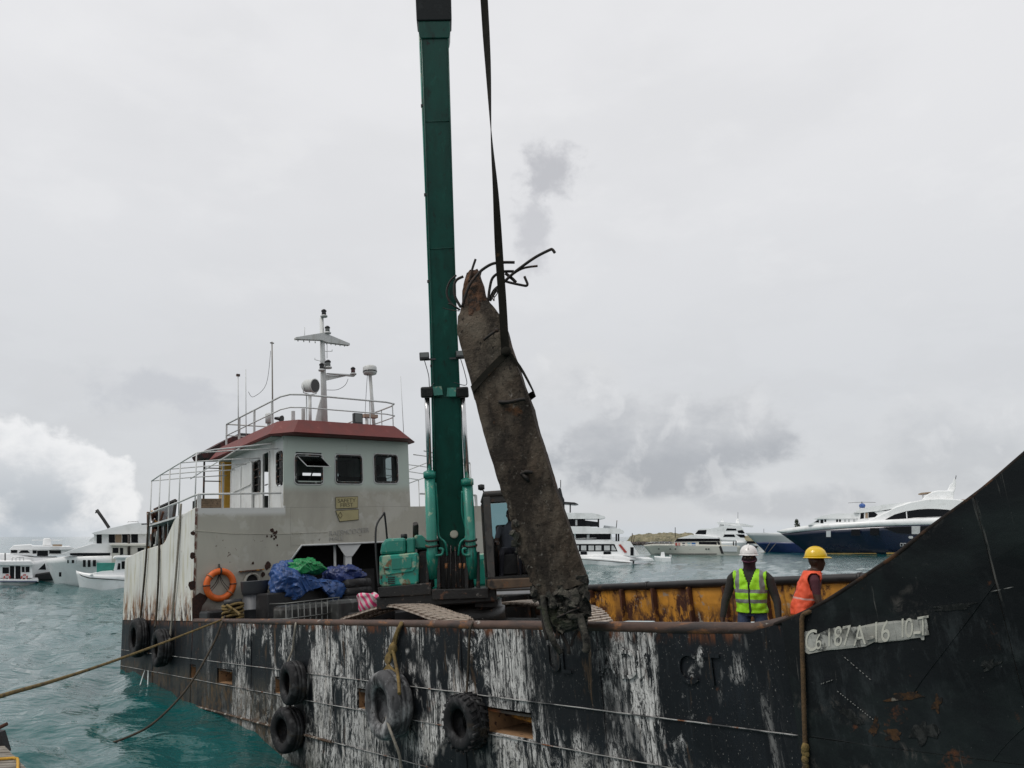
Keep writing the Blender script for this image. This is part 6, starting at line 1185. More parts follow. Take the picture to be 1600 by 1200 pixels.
# --- left: cream cabin boat and the small launch in front
b = Boat('cabin_cruiser', 'cream cabin boat squeezed between the big white boat and the small launch', 'boat', 205, 913, 4.5, LG)
b.hull([(168, 894), (200, 894), (285, 894)], (176, 285), M_cream, -1); b.slab('cabin', [(174, 896), (175, 853), (285, 853), (285, 896)], 3.8, M_cream); b.slab('roof', [(171, 853), (173, 849.5), (285, 849), (285, 854)], 4.4, M_cream, bevel=.06)
for q in ((176, 856, 185, 864), (187.5, 856, 192.5, 867), (215, 856, 225, 862)): b.rect(*q, 3.8)
b.slab('cover', [(184, 874), (184, 868), (196, 866), (196, 874)], 4.0, M_bpane); b.tube([(201.5, 872), (201.5, 836)], .10, M_grim, 'stub_mast', -2.0)
b = Boat('launch', 'small white launch with a dark rubbing strake and blunt cabin', 'boat', 160, 919, 2.6, LG)
b.hull([(118.5, 891.5), (130, 895), (152, 897.5), (196, 898), (250, 897)], (135, 250), M_gel, -1); b.slab('cabin', [(176, 899), (182, 873), (250, 872), (250, 899)], 2.0, M_gel); b.slab('roof', [(176, 873), (179, 869), (250, 868), (250, 873)], 2.3, M_gel, bevel=.05); b.win([(183, 890), (184.5, 880), (188, 880), (188, 890)], 2.0); b.rect(190, 877, 215, 889, 2.0)
b.win([(122, 895.5), (128, 899), (140, 902.5), (192, 906), (240, 906), (240, 907), (192, 907), (139, 904), (127, 900)], 2.55, M_lensd, 'rubbing_strake', off=-.0); b.slab('foredeck', [(140, 898), (160, 893), (176, 892), (178, 899)], 1.9, M_gel)
q = b.P(166, 896, 0); c = b.base + b.r * q[0] + Vector((0, 0, q[1])); m = MB(); ps = [b.P(x, y, 0) for x, y in ((151, 897), (151, 879.5), (181, 879.5), (181, 890), (172, 894), (160, 897))]; m.prism([b.base + b.r * p[0] + Vector((0, 0, p[1])) for p in ps], b.d * .5); solo(m, 'green_cover', M_tealt, 'teal green canvas screen on the foredeck of the small launch', 'cover', c, bevel=.03, frame='world')
# --- right: tall white yacht seen half behind the pile
b = Boat('tri_deck_yacht', 'tall white three deck yacht with black window panels and a red stern stair', 'yacht', 920, 880, 9, RG)
b.hull([(800, 866), (900, 866), (965, 865), (990, 872)], (800, 985), M_gel, -1, stern=.95); b.slab('lower_house', [(800, 868), (800, 845), (985, 846), (992, 857), (1000, 868)], 8.2, M_gel, taper=.03)
b.win([(820, 850), (960, 850), (965, 861.5), (820, 861.5)], 8.2, name='window_panel')
for x0, x1 in ((889, 892), (900, 904.5), (908, 916), (919.5, 928), (930.5, 939.5), (944, 953)): b.rect(x0, 852.5, x1, 860, 8.3, M_bpane, 'pane')
b.win([(955.5, 852.5), (958.5, 852.5), (963, 860), (955.5, 860)], 8.3, M_bpane, 'pane'); b.rect(907, 862, 917, 871, 8.3, name='side_door'); b.rect(943, 862, 954.5, 869, 8.3, name='side_door')
b.win([(966, 851), (970, 850.5), (980, 863), (976, 864)], 8.4, mat('stair_red', (.35, .05, .04), .6), 'stern_stair'); b.rect(985, 855, 990, 868, 8.3, name='stern_opening')
b.slab('swim_platform', [(980, 876), (980, 872), (1020, 873), (1022, 876)], 7, M_gel); b.slab('middle_house', [(800, 846), (800, 826), (955, 833), (957, 846)], 7.4, M_gel)
b.rect(899.5, 833.5, 954, 843, 7.4, name='window_band'); b.win([(894, 834), (896.5, 834), (898.5, 844), (897, 844)], 7.4); b.rect(917, 835, 921, 842.5, 7.5, M_bpane, 'pane'); b.tube([(900, 841.5), (932, 840.5)], .06, M_steel, 'rail', -3.85)
for x in (963, 966.5): b.tube([(x, 834), (x, 846)], .12, M_lensd, 'deck_post', -3.0)
b.slab('middle_roof', [(800, 822), (922, 822.5), (925, 824.5), (968, 826), (975.5, 830), (974, 834), (900, 834), (800, 834)], 8.4, M_gel, taper=.04)
b.slab('upper_house', [(800, 823), (800, 809), (914, 809.5), (914, 823)], 6.0, M_bwin); b.win([(914, 823), (914, 813), (934, 815.5), (936, 823)], 5.6, M_gdark, 'windscreen'); b.rect(899, 812, 902, 821, 6.1, M_bpane, 'pane'); b.tube([(935, 808), (935, 824)], .12, M_lensd, 'deck_post', -2.4)
b.slab('upper_roof', [(800, 801), (925, 801.5), (944, 806), (946, 809), (940, 810.5), (800, 811)], 7.2, M_gel, taper=.04); b.slab('funnel_mast', [(866, 802), (870, 783), (872.5, 762), (876, 762), (879, 775), (881.5, 780), (882, 802)], 1.6, M_black, bevel=.1)
b.slab('awning', [(868, 786), (876, 783.5), (898, 785), (903.5, 787.5), (898, 788.5)], 4, M_lensd); b.tube([(891, 787), (891, 801)], .10, M_lensd, 'awning_post', -1.5); b.tube([(876, 762), (876, 750)], .06, M_lensd, 'aerial'); b.slab('sun_bed', [(943, 826), (944, 821), (962, 823), (964, 826)], 3, M_gelg)
for x, y0, y1 in ((963, 813, 825), (987, 833, 847), (990, 838, 847)): b.tube([(x, y1), (x + 1, y0)], .06, M_grim, 'fishing_rod')
b = Boat('long_tender', 'long low white tender lying alongside the tall white yacht', 'boat', 945, 882, 3, RG)
b.hull([(902, 870.5), (940, 871.5), (968, 875), (988, 877)], (912, 986), M_gel, -1); b.win([(905, 873.5), (940, 875.5), (985, 879), (985, 880), (940, 876.5), (906, 874.3)], 2.9, M_grim, 'rubbing_strake'); b.slab('outboard_motor', [(984, 880), (984, 875), (991, 875.5), (991, 881)], .8, M_lensd, bevel=.1); b.slab('console', [(925, 873), (927, 868), (940, 868), (942, 874)], 1.2, M_gel)
b = Boat('rib_tender', 'little white inflatable tender floating alone on the open water', 'boat', 1035, 877, 2.2, RG)
b.hull([(1022, 868.5), (1030, 869.5), (1048, 870.5)], (1025, 1048), M_gel, -1, full=.95); b.slab('console', [(1032, 870), (1033, 863), (1038, 862.5), (1039, 870)], .9, M_gel); b.slab('outboard_motor', [(1046, 874), (1046, 866.5), (1049.5, 867), (1049.5, 875)], .5, M_bpane); b.rect(1033, 872.5, 1037, 875, 2.1, M_grim, 'marking')
# --- right: cream yacht with towels on its rail
b = Boat('classic_yacht', 'cream motor yacht with low freeboard and towels hung along its rail', 'yacht', 1085, 867, 8, RG)
b.hull([(1005, 851.5), (1020, 850), (1060, 850), (1125, 851), (1155, 853)], (1020, 1155), M_cream, -1); b.rect(1022, 865, 1120, 866.3, 7.0, M_lensd, 'waterline_stripe', off=-.4); b.slab('deckhouse', [(1052, 852), (1054, 845), (1060, 841), (1125, 841), (1128, 852)], 6, M_cream); b.win([(1054, 846.5), (1058, 841.5), (1124, 841.5), (1125, 845.5)], 6, name='window_band'); b.slab('house_roof', [(1058, 841.5), (1080, 835.5), (1090, 836), (1118, 839.5), (1126, 841.5)], 6.4, M_gel)
b.rect(1092, 846.5, 1120, 851.5, 6, name='saloon_window'); b.slab('flybridge', [(1083, 837), (1089, 828), (1098, 826), (1128, 826), (1130, 840), (1090, 840)], 5, M_gel); b.win([(1086, 834.5), (1091, 828.5), (1104, 828), (1103, 835)], 5); b.slab('cockpit_shade', [(1124, 846), (1126, 843), (1150, 844), (1150, 846.5)], 5, M_gelg); b.rect(1128, 853.5, 1152, 862, 7.2, M_gelg, 'transom_panel'); b.win([(1120, 846), (1124, 846), (1131, 865), (1127, 865)], 7.3, M_black, 'side_gate')
for x in (1146, 1150): b.tube([(x, 845), (x, 854)], .12, M_lensd, 'deck_post', -2.4)
for x in (1028, 1046, 1054, 1077, 1083, 1102, 1106): b.rect(x, 857, x + 2.5, 858.6, 7.7, name='porthole')
for x0, x1, c, nm in ((1055, 1058.5, (.4, .08, .07), 'red towel'), (1059.5, 1063, (.5, .25, .22), 'pink towel'), (1066, 1070, (.1, .1, .12), 'dark towel'), (1074, 1079, (.3, .45, .47), 'pale blue towel'), (1080.5, 1087, (.04, .14, .36), 'bright blue towel')):
    q0, q1 = b.P(x0, 848, -3.9), b.P(x1, 852.5, -3.9); m = MB(); m.box((q0[0], -3.98, q0[1]), (q1[0], -3.93, q1[1])); m.v = [b.base + b.r * v.x + b.d * v.y + Vector((0, 0, v.z)) for v in m.v]; solo(m, 'towel', mat('cloth_' + nm.replace(' ', '_'), c, .8), nm + ' hung on the rail of the cream yacht', 'towel', b.base + b.r * q0[0] - b.d * 3.95 + Vector((0, 0, q1[1])), 'towels on the yacht rail', frame='world')
b.tube([(1008, 849), (1020, 847), (1054, 847.3), (1090, 847.6)], .06, M_steel, 'rail', -3.9)
for x in range(1022, 1090, 8): b.tube([(x, 847.2), (x, 850.5)], .04, M_steel, 'rail_post', -3.9)
b.tube([(1055, 824), (1055, 840)], .08, M_lensd, 'aerial', 6.)
# --- right: white flybridge yachts behind it
b = Boat('flybridge_yacht', 'white flybridge yacht with a radar arch and pale dome behind the cream yacht', 'yacht', 1150, 859, 8, RG)
b.hull([(1090, 848), (1130, 847), (1168, 846), (1186, 852)], (1090, 1183), M_gel, 1); b.slab('house', [(1100, 849), (1108, 834), (1158, 833), (1166, 846)], 6.4, M_gel); b.win([(1130, 839), (1132, 835), (1147, 835), (1149, 839)], 6.4); b.win([(1150, 835), (1163, 835), (1165, 840), (1157, 840)], 6.4); b.win([(1106, 840), (1110, 836), (1125, 836), (1124, 841)], 6.4)
b.slab('bridge', [(1094, 834), (1112, 826), (1132, 821), (1156, 821), (1162, 828), (1164, 834)], 6, M_gel, taper=.05); b.win([(1134, 829), (1136, 825.5), (1150, 826), (1151, 829)], 6); b.win([(1154, 834), (1152, 829), (1160, 828), (1164, 833)], 6); b.slab('radar_arch', [(1123, 825), (1127, 811), (1131, 811), (1131, 821)], 3, M_gel); b.slab('dome', [(1149, 822), (1150, 813), (1152, 810), (1155, 811), (1156, 822)], 1.6, M_gel, bevel=.2); b.slab('hard_top', [(1120, 817), (1122, 815.5), (1160, 818), (1178, 821.5), (1176, 823.5), (1122, 819)], 5.4, M_gel); b.tube([(1153, 811), (1153, 800)], .05, M_lensd, 'aerial')
b.rect(1158, 845.5, 1180, 849.5, 5.5, name='window_band'); b.win([(1160, 853), (1185, 853), (1180, 859), (1160, 859)], 7.8, M_black, 'dark_boot')
b = Boat('grey_ship', 'ship with pale grey topsides and a blue lower hull, bow half behind the navy yacht', 'ship', 1225, 863, 9, RG)
b.hull([(1164, 832.5), (1180, 832.5), (1260, 833), (1330, 833)], (1200, 1330), M_gelg, -1); p0, p1 = b.P(1184.5, 847.5), b.P(1203, 863)
blue = MB(); ps = [b.P(x, y) for x, y in ((1184, 847.5), (1330, 847.5), (1330, 864), (1201, 864))]
def navy_skin(bt, line_y, m, sheer, wl):                # lower band of the same hull form, a touch proud of it
    sv_, bt.beam = bt.beam, bt.beam * 1.012; x0 = sheer[0][0]; k = (line_y - sheer[0][1]) / (863 - sheer[0][1]); o = bt.hull([(x0 + (wl[0] - x0) * k - 1.2, line_y), (sheer[-1][0], line_y)], wl, m, -1, 'lower_hull', full=.95); bt.beam = sv_; return o
navy_skin(b, 847.5, M_navyl, [(1164, 832.5), (1330, 833)], (1199.5, 1330)); b.tube([(1204, 846), (1193, 864)], .05, M_ropeg, 'anchor_line', -4.); b.tube([(1213, 848), (1200, 864)], .05, M_ropeg, 'anchor_line', -4.)
b.rect(1193, 832, 1196, 838, 5, M_bpane, 'fairlead'); b.tube([(1193.5, 832), (1193.5, 826)], .05, M_lensd, 'staff')
# --- right: the navy superyacht
b = Boat('superyacht', 'long navy hulled superyacht with sweeping white superstructure and arched windows', 'yacht', 1420, 866, 11, RG)
b.hull([(1220, 833.5), (1285, 828.5), (1378, 822.5), (1497, 819.5), (1700, 816)], (1268, 1700), M_navyh, -1); b.rect(1385, 863.3, 1700, 865.6, 10.6, M_gold, 'boot_stripe'); b.win([(1285, 864.2), (1385, 864.2), (1385, 865.2), (1290, 865.2)], 7.5, M_gold, 'boot_stripe')
b.beam = 11.3; b.hull([(1213.5, 829.5), (1234, 825), (1280, 819.5), (1350, 815.5), (1380, 813), (1500, 808), (1700, 802)], (1222, 1700), M_gel, -1, 'bulwark'); b.beam = 11
ob = [o for o in b.o.children if o.name.startswith('bulwark')][0]
for v in ob.data.vertices:                               # keep only the white bulwark: lift its lower rim to the navy sheer line
    if v.co.z < 99:
        xs = v.co.x; pr = [b.P(x, y) for x, y in ((1213, 830.5), (1221, 833.2), (1285, 828.2), (1378, 822.2), (1497, 819.2), (1701, 815.7))]
        for p, q in zip(pr, pr[1:]):
            if xs <= q[0]: zl = p[1] + (q[1] - p[1]) * (xs - p[0]) / (q[0] - p[0]); break
        else: zl = pr[-1][1]
        v.co.z = max(v.co.z, zl)
W_ = 9.0
b.slab('sweep', [(1345, 817), (1362, 811), (1385, 800), (1400, 792), (1423, 784.6), (1445, 780.5), (1466, 779), (1497, 780.5), (1520, 784), (1700, 790), (1700, 806), (1500, 809), (1380, 814)], W_, M_gel, taper=.05, bevel=.15)
b.win([(1380, 814), (1389, 808.5), (1398, 803.8), (1415, 799), (1434, 796), (1450, 795), (1464, 795.2), (1480, 796.3), (1493, 798.5), (1493, 808), (1440, 811)], W_, name='arched_window'); b.win([(1415.5, 799.5), (1417, 799), (1418, 812), (1416.5, 812.3)], W_ + .1, M_gel, 'mullion'); b.tube([(1398, 812), (1440, 809), (1493, 806.5)], .09, M_steel, 'rail', -W_ / 2 - .15)
b.slab('roof_line', [(1333, 801), (1340, 797), (1349, 794.2), (1380, 788.5), (1423, 784), (1423, 787), (1395, 795), (1370, 798.5), (1345, 801.5)], 8, M_gel, taper=.04); b.slab('bridge_deck', [(1340, 817), (1342, 801), (1372, 797), (1390, 799), (1365, 812)], 7.6, M_gel); b.win([(1344, 811), (1345, 801.5), (1350, 800.8), (1350, 810)], 7.6); b.win([(1357, 809), (1357, 800), (1366, 800), (1371.5, 804), (1367, 808)], 7.6); b.rect(1352, 801, 1356, 809.5, 7.7, M_tan, 'panel')
b.slab('fore_house', [(1262, 820.5), (1275, 814), (1278, 810), (1345, 809), (1345, 817)], 6.4, M_gel, taper=.06); b.slab('fore_roof', [(1270, 811), (1285, 806), (1302, 802.3), (1344, 802), (1345, 810), (1290, 810.5)], 7, M_gel, taper=.05); b.rect(1282, 812, 1286.5, 817.5, 6.4); b.win([(1272, 816), (1279, 812), (1280, 816.5)], 6.4)
for x in (1288, 1306.5, 1311, 1319, 1325, 1333): b.rect(x, 811.5, x + 3, 815.5, 6.4, M_bwin if x < 1315 else M_bpane)
b.slab('top_house', [(1440, 781), (1446, 774), (1456, 768.5), (1464, 766.5), (1491, 766.5), (1490, 781)], 5.4, M_gel, taper=.08, bevel=.2); b.slab('mast', [(1480, 767), (1484, 758), (1489, 754), (1490, 748), (1493, 748), (1494, 756), (1492, 767)], 1.2, M_gel, bevel=.1); b.tube([(1493, 749), (1494, 743)], .08, M_lensd, 'aerial'); b.slab('sun_roof', [(1435, 771.3), (1440, 769.8), (1461, 768), (1461, 769.4), (1440, 772)], 5, M_tan); b.tube([(1442, 771), (1442, 779)], .12, M_gel, 'roof_post', -1.5); b.slab('aft_awning', [(1503, 780.5), (1520, 780), (1540, 783), (1505, 782.2)], 5, M_tan)
HB = 11.0
b.rect(1291, 829.5, 1298, 839, HB - .8, M_gelg, 'shell_door')
for q in ((1330, 827.5, 1344, 837), (1359.5, 825, 1373, 836.5)): b.rect(*q, HB)
b.win([(1380, 824), (1423.5, 822.5), (1423.5, 834), (1405, 833), (1393, 829.5)], HB, name='saloon_window'); b.rect(1424.5, 822, 1437.5, 834.5, HB, M_bpane, 'shell_door'); b.win([(1438.5, 822), (1540, 819), (1540, 832), (1438.5, 833)], HB, name='saloon_window')
b.win([(1419, 839.5), (1421, 837.5), (1425.5, 837.5), (1427, 839.5), (1425.5, 841.5), (1421, 841.5)], HB, M_bpane, 'emblem')
for x in (1406.5, 1411.5, 1416.5, 1440.5, 1445.5): f = b.rect(x, 848.5, x + 4, 853.5, HB, M_bpane, 'porthole'); b.rect(x + .7, 849.3, x + 3.3, 852.7, HB + .1, M_bwin, 'porthole_glass')
# the helicopter on its foredeck
q = b.P(1347.5, 794.5, 0); c = b.base + b.r * q[0] + Vector((0, 0, q[1])); he = thing('helicopter', 'small blue helicopter parked on the roof of the navy superyacht', 'helicopter', c, frame='world'); BASE[he.name] = c.copy()
m = MB(); m.sphere(c + Vector((0, 0, .62)), .55, 1.2, .55, 12, 8); m.build('cabin', mat('heli_blue', (.03, .09, .30), .3), he); m = MB(); m.tube([c + b.d * .8 + Vector((0, 0, .75)), c + b.d * 3.6 + Vector((0, 0, 1.0))], [.25, .1], 8); m.build('tail_boom', MATS['heli_blue'], he)
m = MB(); m.tube([c + Vector((0, 0, 1.0)), c + Vector((0, 0, 1.5))], .10, 8); m.build('rotor_mast', M_lensd, he)
for sgn in (-1, 1): MB().bar(c + Vector((0, 0, 1.4)), c + b.r * 2.8 * sgn + Vector((0, 0, 1.3)), .16, .07).build('rotor_blade', M_grim, he); MB().tube([c + b.r * .5 * sgn - b.d * 1.1 + Vector((0, 0, .08)), c + b.r * .5 * sgn + b.d * 1.1 + Vector((0, 0, .08))], .07, 6).build('skid', M_lensd, he); MB().tube([c + b.r * .5 * sgn + Vector((0, 0, .08)), c + b.r * .35 * sgn + Vector((0, 0, .6))], .05, 6).build('skid_leg', M_lensd, he)
# --- low island behind the yachts
def shore():
    D = 420; vs = []; fs = []; nx, ny = 150, 14; x0, x1 = WY(930, 840, D).x, WY(1330, 840, D).x; prof = [(930, 851), (984, 846), (990, 837), (1000, 836), (1015, 834), (1030, 835.5), (1045, 833), (1062, 834.5), (1078, 832.5), (1095, 836), (1140, 838), (1200, 838), (1260, 839), (1330, 846)]
    for i in range(nx + 1):
        x = x0 + (x1 - x0) * i / nx; pxx = 800 + x / WY(801, 840, D).x
        yy = np.interp(pxx, [p[0] for p in prof], [p[1] for p in prof]); h = max(.3, WY(800, yy, D).z + .2)
        for j in range(ny + 1):
            t = j / ny; z = h * math.sin(min(1, t * 1.6) * math.pi / 2) ** .7 if t < .7 else h * (1 - (t - .7) / .3) ; z = z + (mnoise.noise(Vector((x * .35, j * 1.3, 0))) * .8 + mnoise.noise(Vector((x * 1.1, j * 2.3, 4))) * .5) * min(1, h / 4) * (1 if 0 < j < ny else 0) - (.6 if j in (0, ny) else 0); vs.append((x, D - 8 + 26 * t, z))
    for i in range(nx):
        for j in range(ny): a = i * (ny + 1) + j; fs.append((a, a + ny + 1, a + ny + 2, a + 1))
    m = MB(); m.add(vs, fs); o = m.build('shore', mat('scrub_and_sand', (.19, .17, .105), .95, 0, .35, .25, [dict(col=(.05, .06, .03), scale=.35, lo=.5, hi=.6, amt=.7), dict(col=(.30, .26, .19), scale=.9, lo=.55, hi=.66, amt=.7)], bump=.3, bs=1.), None); o['kind'] = 'structure'
shore()
m = MB()
for i in range(40):
    x = 984 + i * 1.6 + random.uniform(-1, 1); p = WZ(x, 851.5 + random.uniform(-.3, .6), 0); k = MB(); k.sphere(p + Vector((0, 0, .3)), random.uniform(.7, 1.5), 1.2, random.uniform(.7, 1.4), 7, 5); k.jitter(.5, .9, i); m.add(k.v, k.f)
o = m.build('breakwater_rocks', M_grim); o['kind'] = 'stuff'; o['label'] = 'dark boulders along the foot of the scrubby island'
# tree showing over the navy yacht's bow
tp = WY(1247, 842, 300); tr = thing('island_tree', 'small dark tree showing over the bow of the navy superyacht', 'tree', (tp.x, tp.y, 0), frame='world'); BASE[tr.name] = Vector((tp.x, tp.y, 0)); ht = WY(1247, 812, 300).z
MB().tube([(tp.x, tp.y, -.5), (tp.x + .2, tp.y, ht * .5), (tp.x, tp.y, ht * .95)], [.25, .18, .05], 6).build('trunk', M_wood, tr)
m = MB()
for i in range(420):
    t = random.random(); z = ht * (.45 + .55 * t); r_ = 2.0 * (1 - t * .75); a = random.uniform(0, 6.28); q = r_ * math.sqrt(random.random()); c = Vector((tp.x + q * math.cos(a), tp.y + q * math.sin(a), z + random.gauss(0, .2))); d = Vector((random.gauss(0, 1), random.gauss(0, 1), random.gauss(0, 1))).normalized() * .35; e = d.cross(Vector((random.gauss(0, 1), random.gauss(0, 1), 1))).normalized() * .16; m.add([c - d, c + e, c + d, c - e], [(0, 1, 2, 3)])
m.build('crown', mat('leaf_green', (.035, .05, .025), .7, 0, .4, 1), tr, fix=False)
# ------------------------------------------------------------------ people
M_skin = mat('dark_skin', (.050, .026, .016), .5, 0, .12, 8); M_hair = mat('black_hair', (.008, .007, .006), .7)
def person(name, label, base, yaw, joints, mats, zones, scale=1.0, head_turn=0.):
    """joints: list of chains; a chain is a list of (x, y, z, rx, ry). x = person's left/right, y = forward, z = up."""
    root = thing(name, label, 'person', base, frame='world', rotz=yaw); root.scale = (scale,) * 3
    m = MB()
    for ch in joints:
        rings = []
        for i, (x, y, z, rx, ry) in enumerate(ch):
            p = Vector((x, y, z)); a, b = Vector(ch[max(0, i-1)][:3]), Vector(ch[min(len(ch)-1, i+1)][:3]); t = (b - a).normalized(); ex_ = Vector((1, 0, 0)) - t * t.x
            if ex_.length < .2: ex_ = Vector((0, 0, 1)) - t * t.z
            ex_.normalize(); ey = t.cross(ex_); rings.append([p + ex_ * rx * math.cos(2*math.pi*k/14) + ey * ry * math.sin(2*math.pi*k/14) for k in range(14)])
        m.loft(rings)
    o = m.build('body', mats, root); rm = o.modifiers.new('remesh', 'REMESH'); rm.mode = 'VOXEL'; rm.voxel_size = .0115; sm = o.modifiers.new('smooth', 'SMOOTH'); sm.iterations = 5; sm.factor = .5
    bpy.context.view_layer.update(); dg = bpy.context.evaluated_depsgraph_get(); me = bpy.data.meshes.new_from_object(o.evaluated_get(dg)); o.modifiers.clear(); o.data = me
    me.materials.clear()
    for q in mats: me.materials.append(q)
    for p in me.polygons: p.material_index = zones(p.center); p.use_smooth = True
    return root, o
def shell(root, body, name, mats, keep, push, zone=None, folds=0.):
    me = body.data; use = [p for p in me.polygons if keep(p.center)]; idx = {}; vs = []; fs = []; mi = []
    for p in use:
        f = []
        for v in p.vertices:
            if v not in idx: idx[v] = len(vs); co = me.vertices[v].co; vs.append(co + me.vertices[v].normal * (push + folds * mnoise.noise(co * 16)))
            f.append(idx[v])
        fs.append(f); mi.append(zone(p.center) if zone else 0)
    m = MB(); m.add(vs, fs, True); m.mi = mi; o = m.build(name, mats, root, fix=False); s = o.modifiers.new('thick', 'SOLIDIFY'); s.thickness = .008; s.offset = 1; return o
def hand(x, y, z, sx, fwd=(0, .35), curl=.6):
    """palm, four fingers and a thumb hanging from the wrist at (x, y, z)"""
    ch = [[(x, y, z + .02, .022, .030), (x + sx * .004, y + .005, z - .035, .018, .040), (x + sx * .004, y + .012, z - .085, .015, .038)]]
    for i, (dy, ln) in enumerate(((.030, .070), (.010, .080), (-.010, .074), (-.028, .058))):
        q = y + .012 + dy; ch.append([(x, q, z - .078, .0095, .0095), (x - sx * .004, q + .01, z - .078 - ln * .5, .0088, .0088), (x - sx * .022 * curl, q + .018, z - .078 - ln * .95, .0075, .0075)])
    ch.append([(x - sx * .006, y + .03, z - .02, .011, .011), (x - sx * .014, y + .058, z - .052, .010, .010), (x - sx * .02, y + .064, z - .085, .008, .008)]); return ch
def head(x, y, z, tilt=0.):      # centre of the skull; face towards +y
    return [[(x, y - .035, z - .19, .056, .058), (x, y - .02, z - .12, .054, .060), (x, y + .005, z - .085, .058, .080), (x, y + .012, z - .05, .068, .092), (x, y + .004, z, .076, .102), (x, y - .004, z + .05, .074, .099), (x, y - .008, z + .09, .055, .075), (x, y - .008, z + .11, .02, .03)],
            [(x, y + .085, z + .012, .010, .010), (x, y + .102, z - .018, .013, .013), (x, y + .108, z - .030, .018, .012), (x, y + .09, z - .036, .015, .010)],
            [(x, y + .075, z - .068, .026, .018), (x, y + .088, z - .064, .024, .009)], [(x - .074, y - .01, z + .015, .012, .02), (x - .085, y - .015, z - .01, .010, .024), (x - .076, y - .01, z - .035, .010, .014)], [(x + .074, y - .01, z + .015, .012, .02), (x + .085, y - .015, z - .01, .010, .024), (x + .076, y - .01, z - .035, .010, .014)]]
def helmet(root, x, y, z, m, rotz=0.):
    rings = []; n = 28
    for i in range(9):
        t = i / 8; a = t * math.pi / 2; rings.append([Vector((math.cos(2*math.pi*j/n) * .118 * math.cos(a) ** .8, math.sin(2*math.pi*j/n) * .142 * math.cos(a) ** .8, .135 * math.sin(a) - .0)) for j in range(n)])
    M4 = Matrix.Translation((x, y, z)) @ Matrix.Rotation(rotz, 4, 'Z'); h = MB().loft(rings).xf(M4).build('hard_hat', m, root)
    br = [[Vector((math.cos(2*math.pi*j/n) * (r_), math.sin(2*math.pi*j/n) * (r_ * 1.2 + (.035 * max(0, math.sin(2*math.pi*j/n)) ** 2)) , zz)) for j in range(n)] for r_, zz in ((.105, .012), (.132, .004), (.134, -.006), (.105, -.002))]
    MB().loft(br, caps=False).xf(M4).build('brim', m, h); MB().tube([M4 @ Vector((0, .135 * math.cos(t), .006 + .133 * math.sin(t))) for t in np.linspace(.5, 2.7, 10)], .012, 6).build('ridge', m, h); return h
def legs(hx=.095, hz=.93, fx=(.13, .13), kb=(0.03, .03), fy=(0, 0)):
    out = []
    for i, sg in enumerate((-1, 1)): out.append([(sg * hx, 0, hz + .03, .088, .098), (sg * (hx + .015), .005, hz - .12, .088, .094), (sg * fx[i] * .95, kb[i] + fy[i] * .4, .50, .062, .066), (sg * fx[i], fy[i] * .7 + .0, .36, .060, .064), (sg * fx[i], fy[i] - .01, .10, .046, .052), (sg * fx[i], fy[i] + .0, .05, .046, .062), (sg * fx[i], fy[i] + .02, .02, .05, .085)]); out.append([(sg * fx[i], fy[i] - .06, .045, .042, .04), (sg * fx[i], fy[i] + .06, .04, .048, .038), (sg * (fx[i] + .01), fy[i] + .16, .03, .044, .028), (sg * (fx[i] + .01), fy[i] + .19, .025, .03, .018)])
    return out
M_jean = mat('jeans', (.035, .055, .11), .85, 0, .25, 9, [dict(col=(.07, .10, .17), scale=(6, 6, 3), lo=.52, hi=.66, amt=.7)], bump=.004, bs=40); M_gshirt = mat('grey_sleeves', (.024, .023, .021), .9, 0, .2, 10, bump=.006, bs=25); M_boot = mat('boots', (.02, .018, .015), .7); M_mask = mat('face_mask', (.030, .010, .018), .85, 0, .2, 12, bump=.004); M_tape = mat('mask_stripe', (.15, .05, .09), .8)
M_lime = mat('lime_vest', (.33, .72, .012), .6, 0, .08, 8, bump=.004, bs=18); M_silver = mat('reflective_tape', (.19, .20, .19), .4, 0, .1, 8); M_zip = mat('zip', (.012, .012, .012), .6); M_whitehat = mat('white_helmet', (.72, .70, .68), .3, coat=.2, var=.05); M_yelhat = mat('yellow_helmet', (.72, .47, .010), .3, coat=.2, var=.05)
M_orvest = mat('orange_vest', (.75, .095, .035), .65, 0, .1, 8, bump=.004, bs=18); M_maroon = mat('maroon_shirt', (.060, .012, .020), .85, 0, .2, 9, bump=.005, bs=22); M_pinkt = mat('faded_tape', (.55, .30, .26), .6); M_dtrous = mat('dark_trousers', (.016, .017, .024), .85, 0, .2, 9); M_gtee = mat('grey_tee', (.085, .095, .115), .9, 0, .15, 9, bump=.004)
# worker facing us in a lime vest
def deckpt(s, b): return SHIP @ Vector((s, b, -.985))
w1 = deckpt(2.98, 2.72); yaw1 = math.atan2(-w1.x, -w1.y)  # towards the camera
def face(p, extra=0.): d = Vector((-p.x, -p.y)); return math.atan2(d.y, d.x) - math.pi / 2 + extra
arms = [[(-.18, -.01, 1.41, .062, .066), (-.24, -.01, 1.35, .068, .072), (-.30, -.02, 1.14, .057, .06), (-.325, .0, 1.06, .052, .054), (-.335, .05, .86, .040, .043), (-.335, .06, .80, .031, .033)], [(.18, -.01, 1.41, .062, .066), (.24, -.01, 1.35, .068, .072), (.31, -.02, 1.14, .057, .06), (.345, .0, 1.06, .052, .054), (.375, .05, .87, .040, .043), (.38, .06, .81, .031, .033)]]
torso = [(0, 0, .88, .160, .118), (0, 0, .97, .178, .128), (0, .012, 1.08, .180, .132), (0, .012, 1.2, .190, .132), (0, .005, 1.32, .202, .126), (0, -.005, 1.40, .195, .108), (0, -.012, 1.445, .145, .088), (0, -.02, 1.49, .075, .070)]
def z1(c):
    x, y, z = c
    if z > 1.475: return 4 if z < 1.612 or z > 1.645 or abs(x) > .06 else 3
    if z < .09: return 2
    if abs(x) > .215 and z < .86: return 3
    if z < .98 and abs(x) < .26: return 1
    return 0
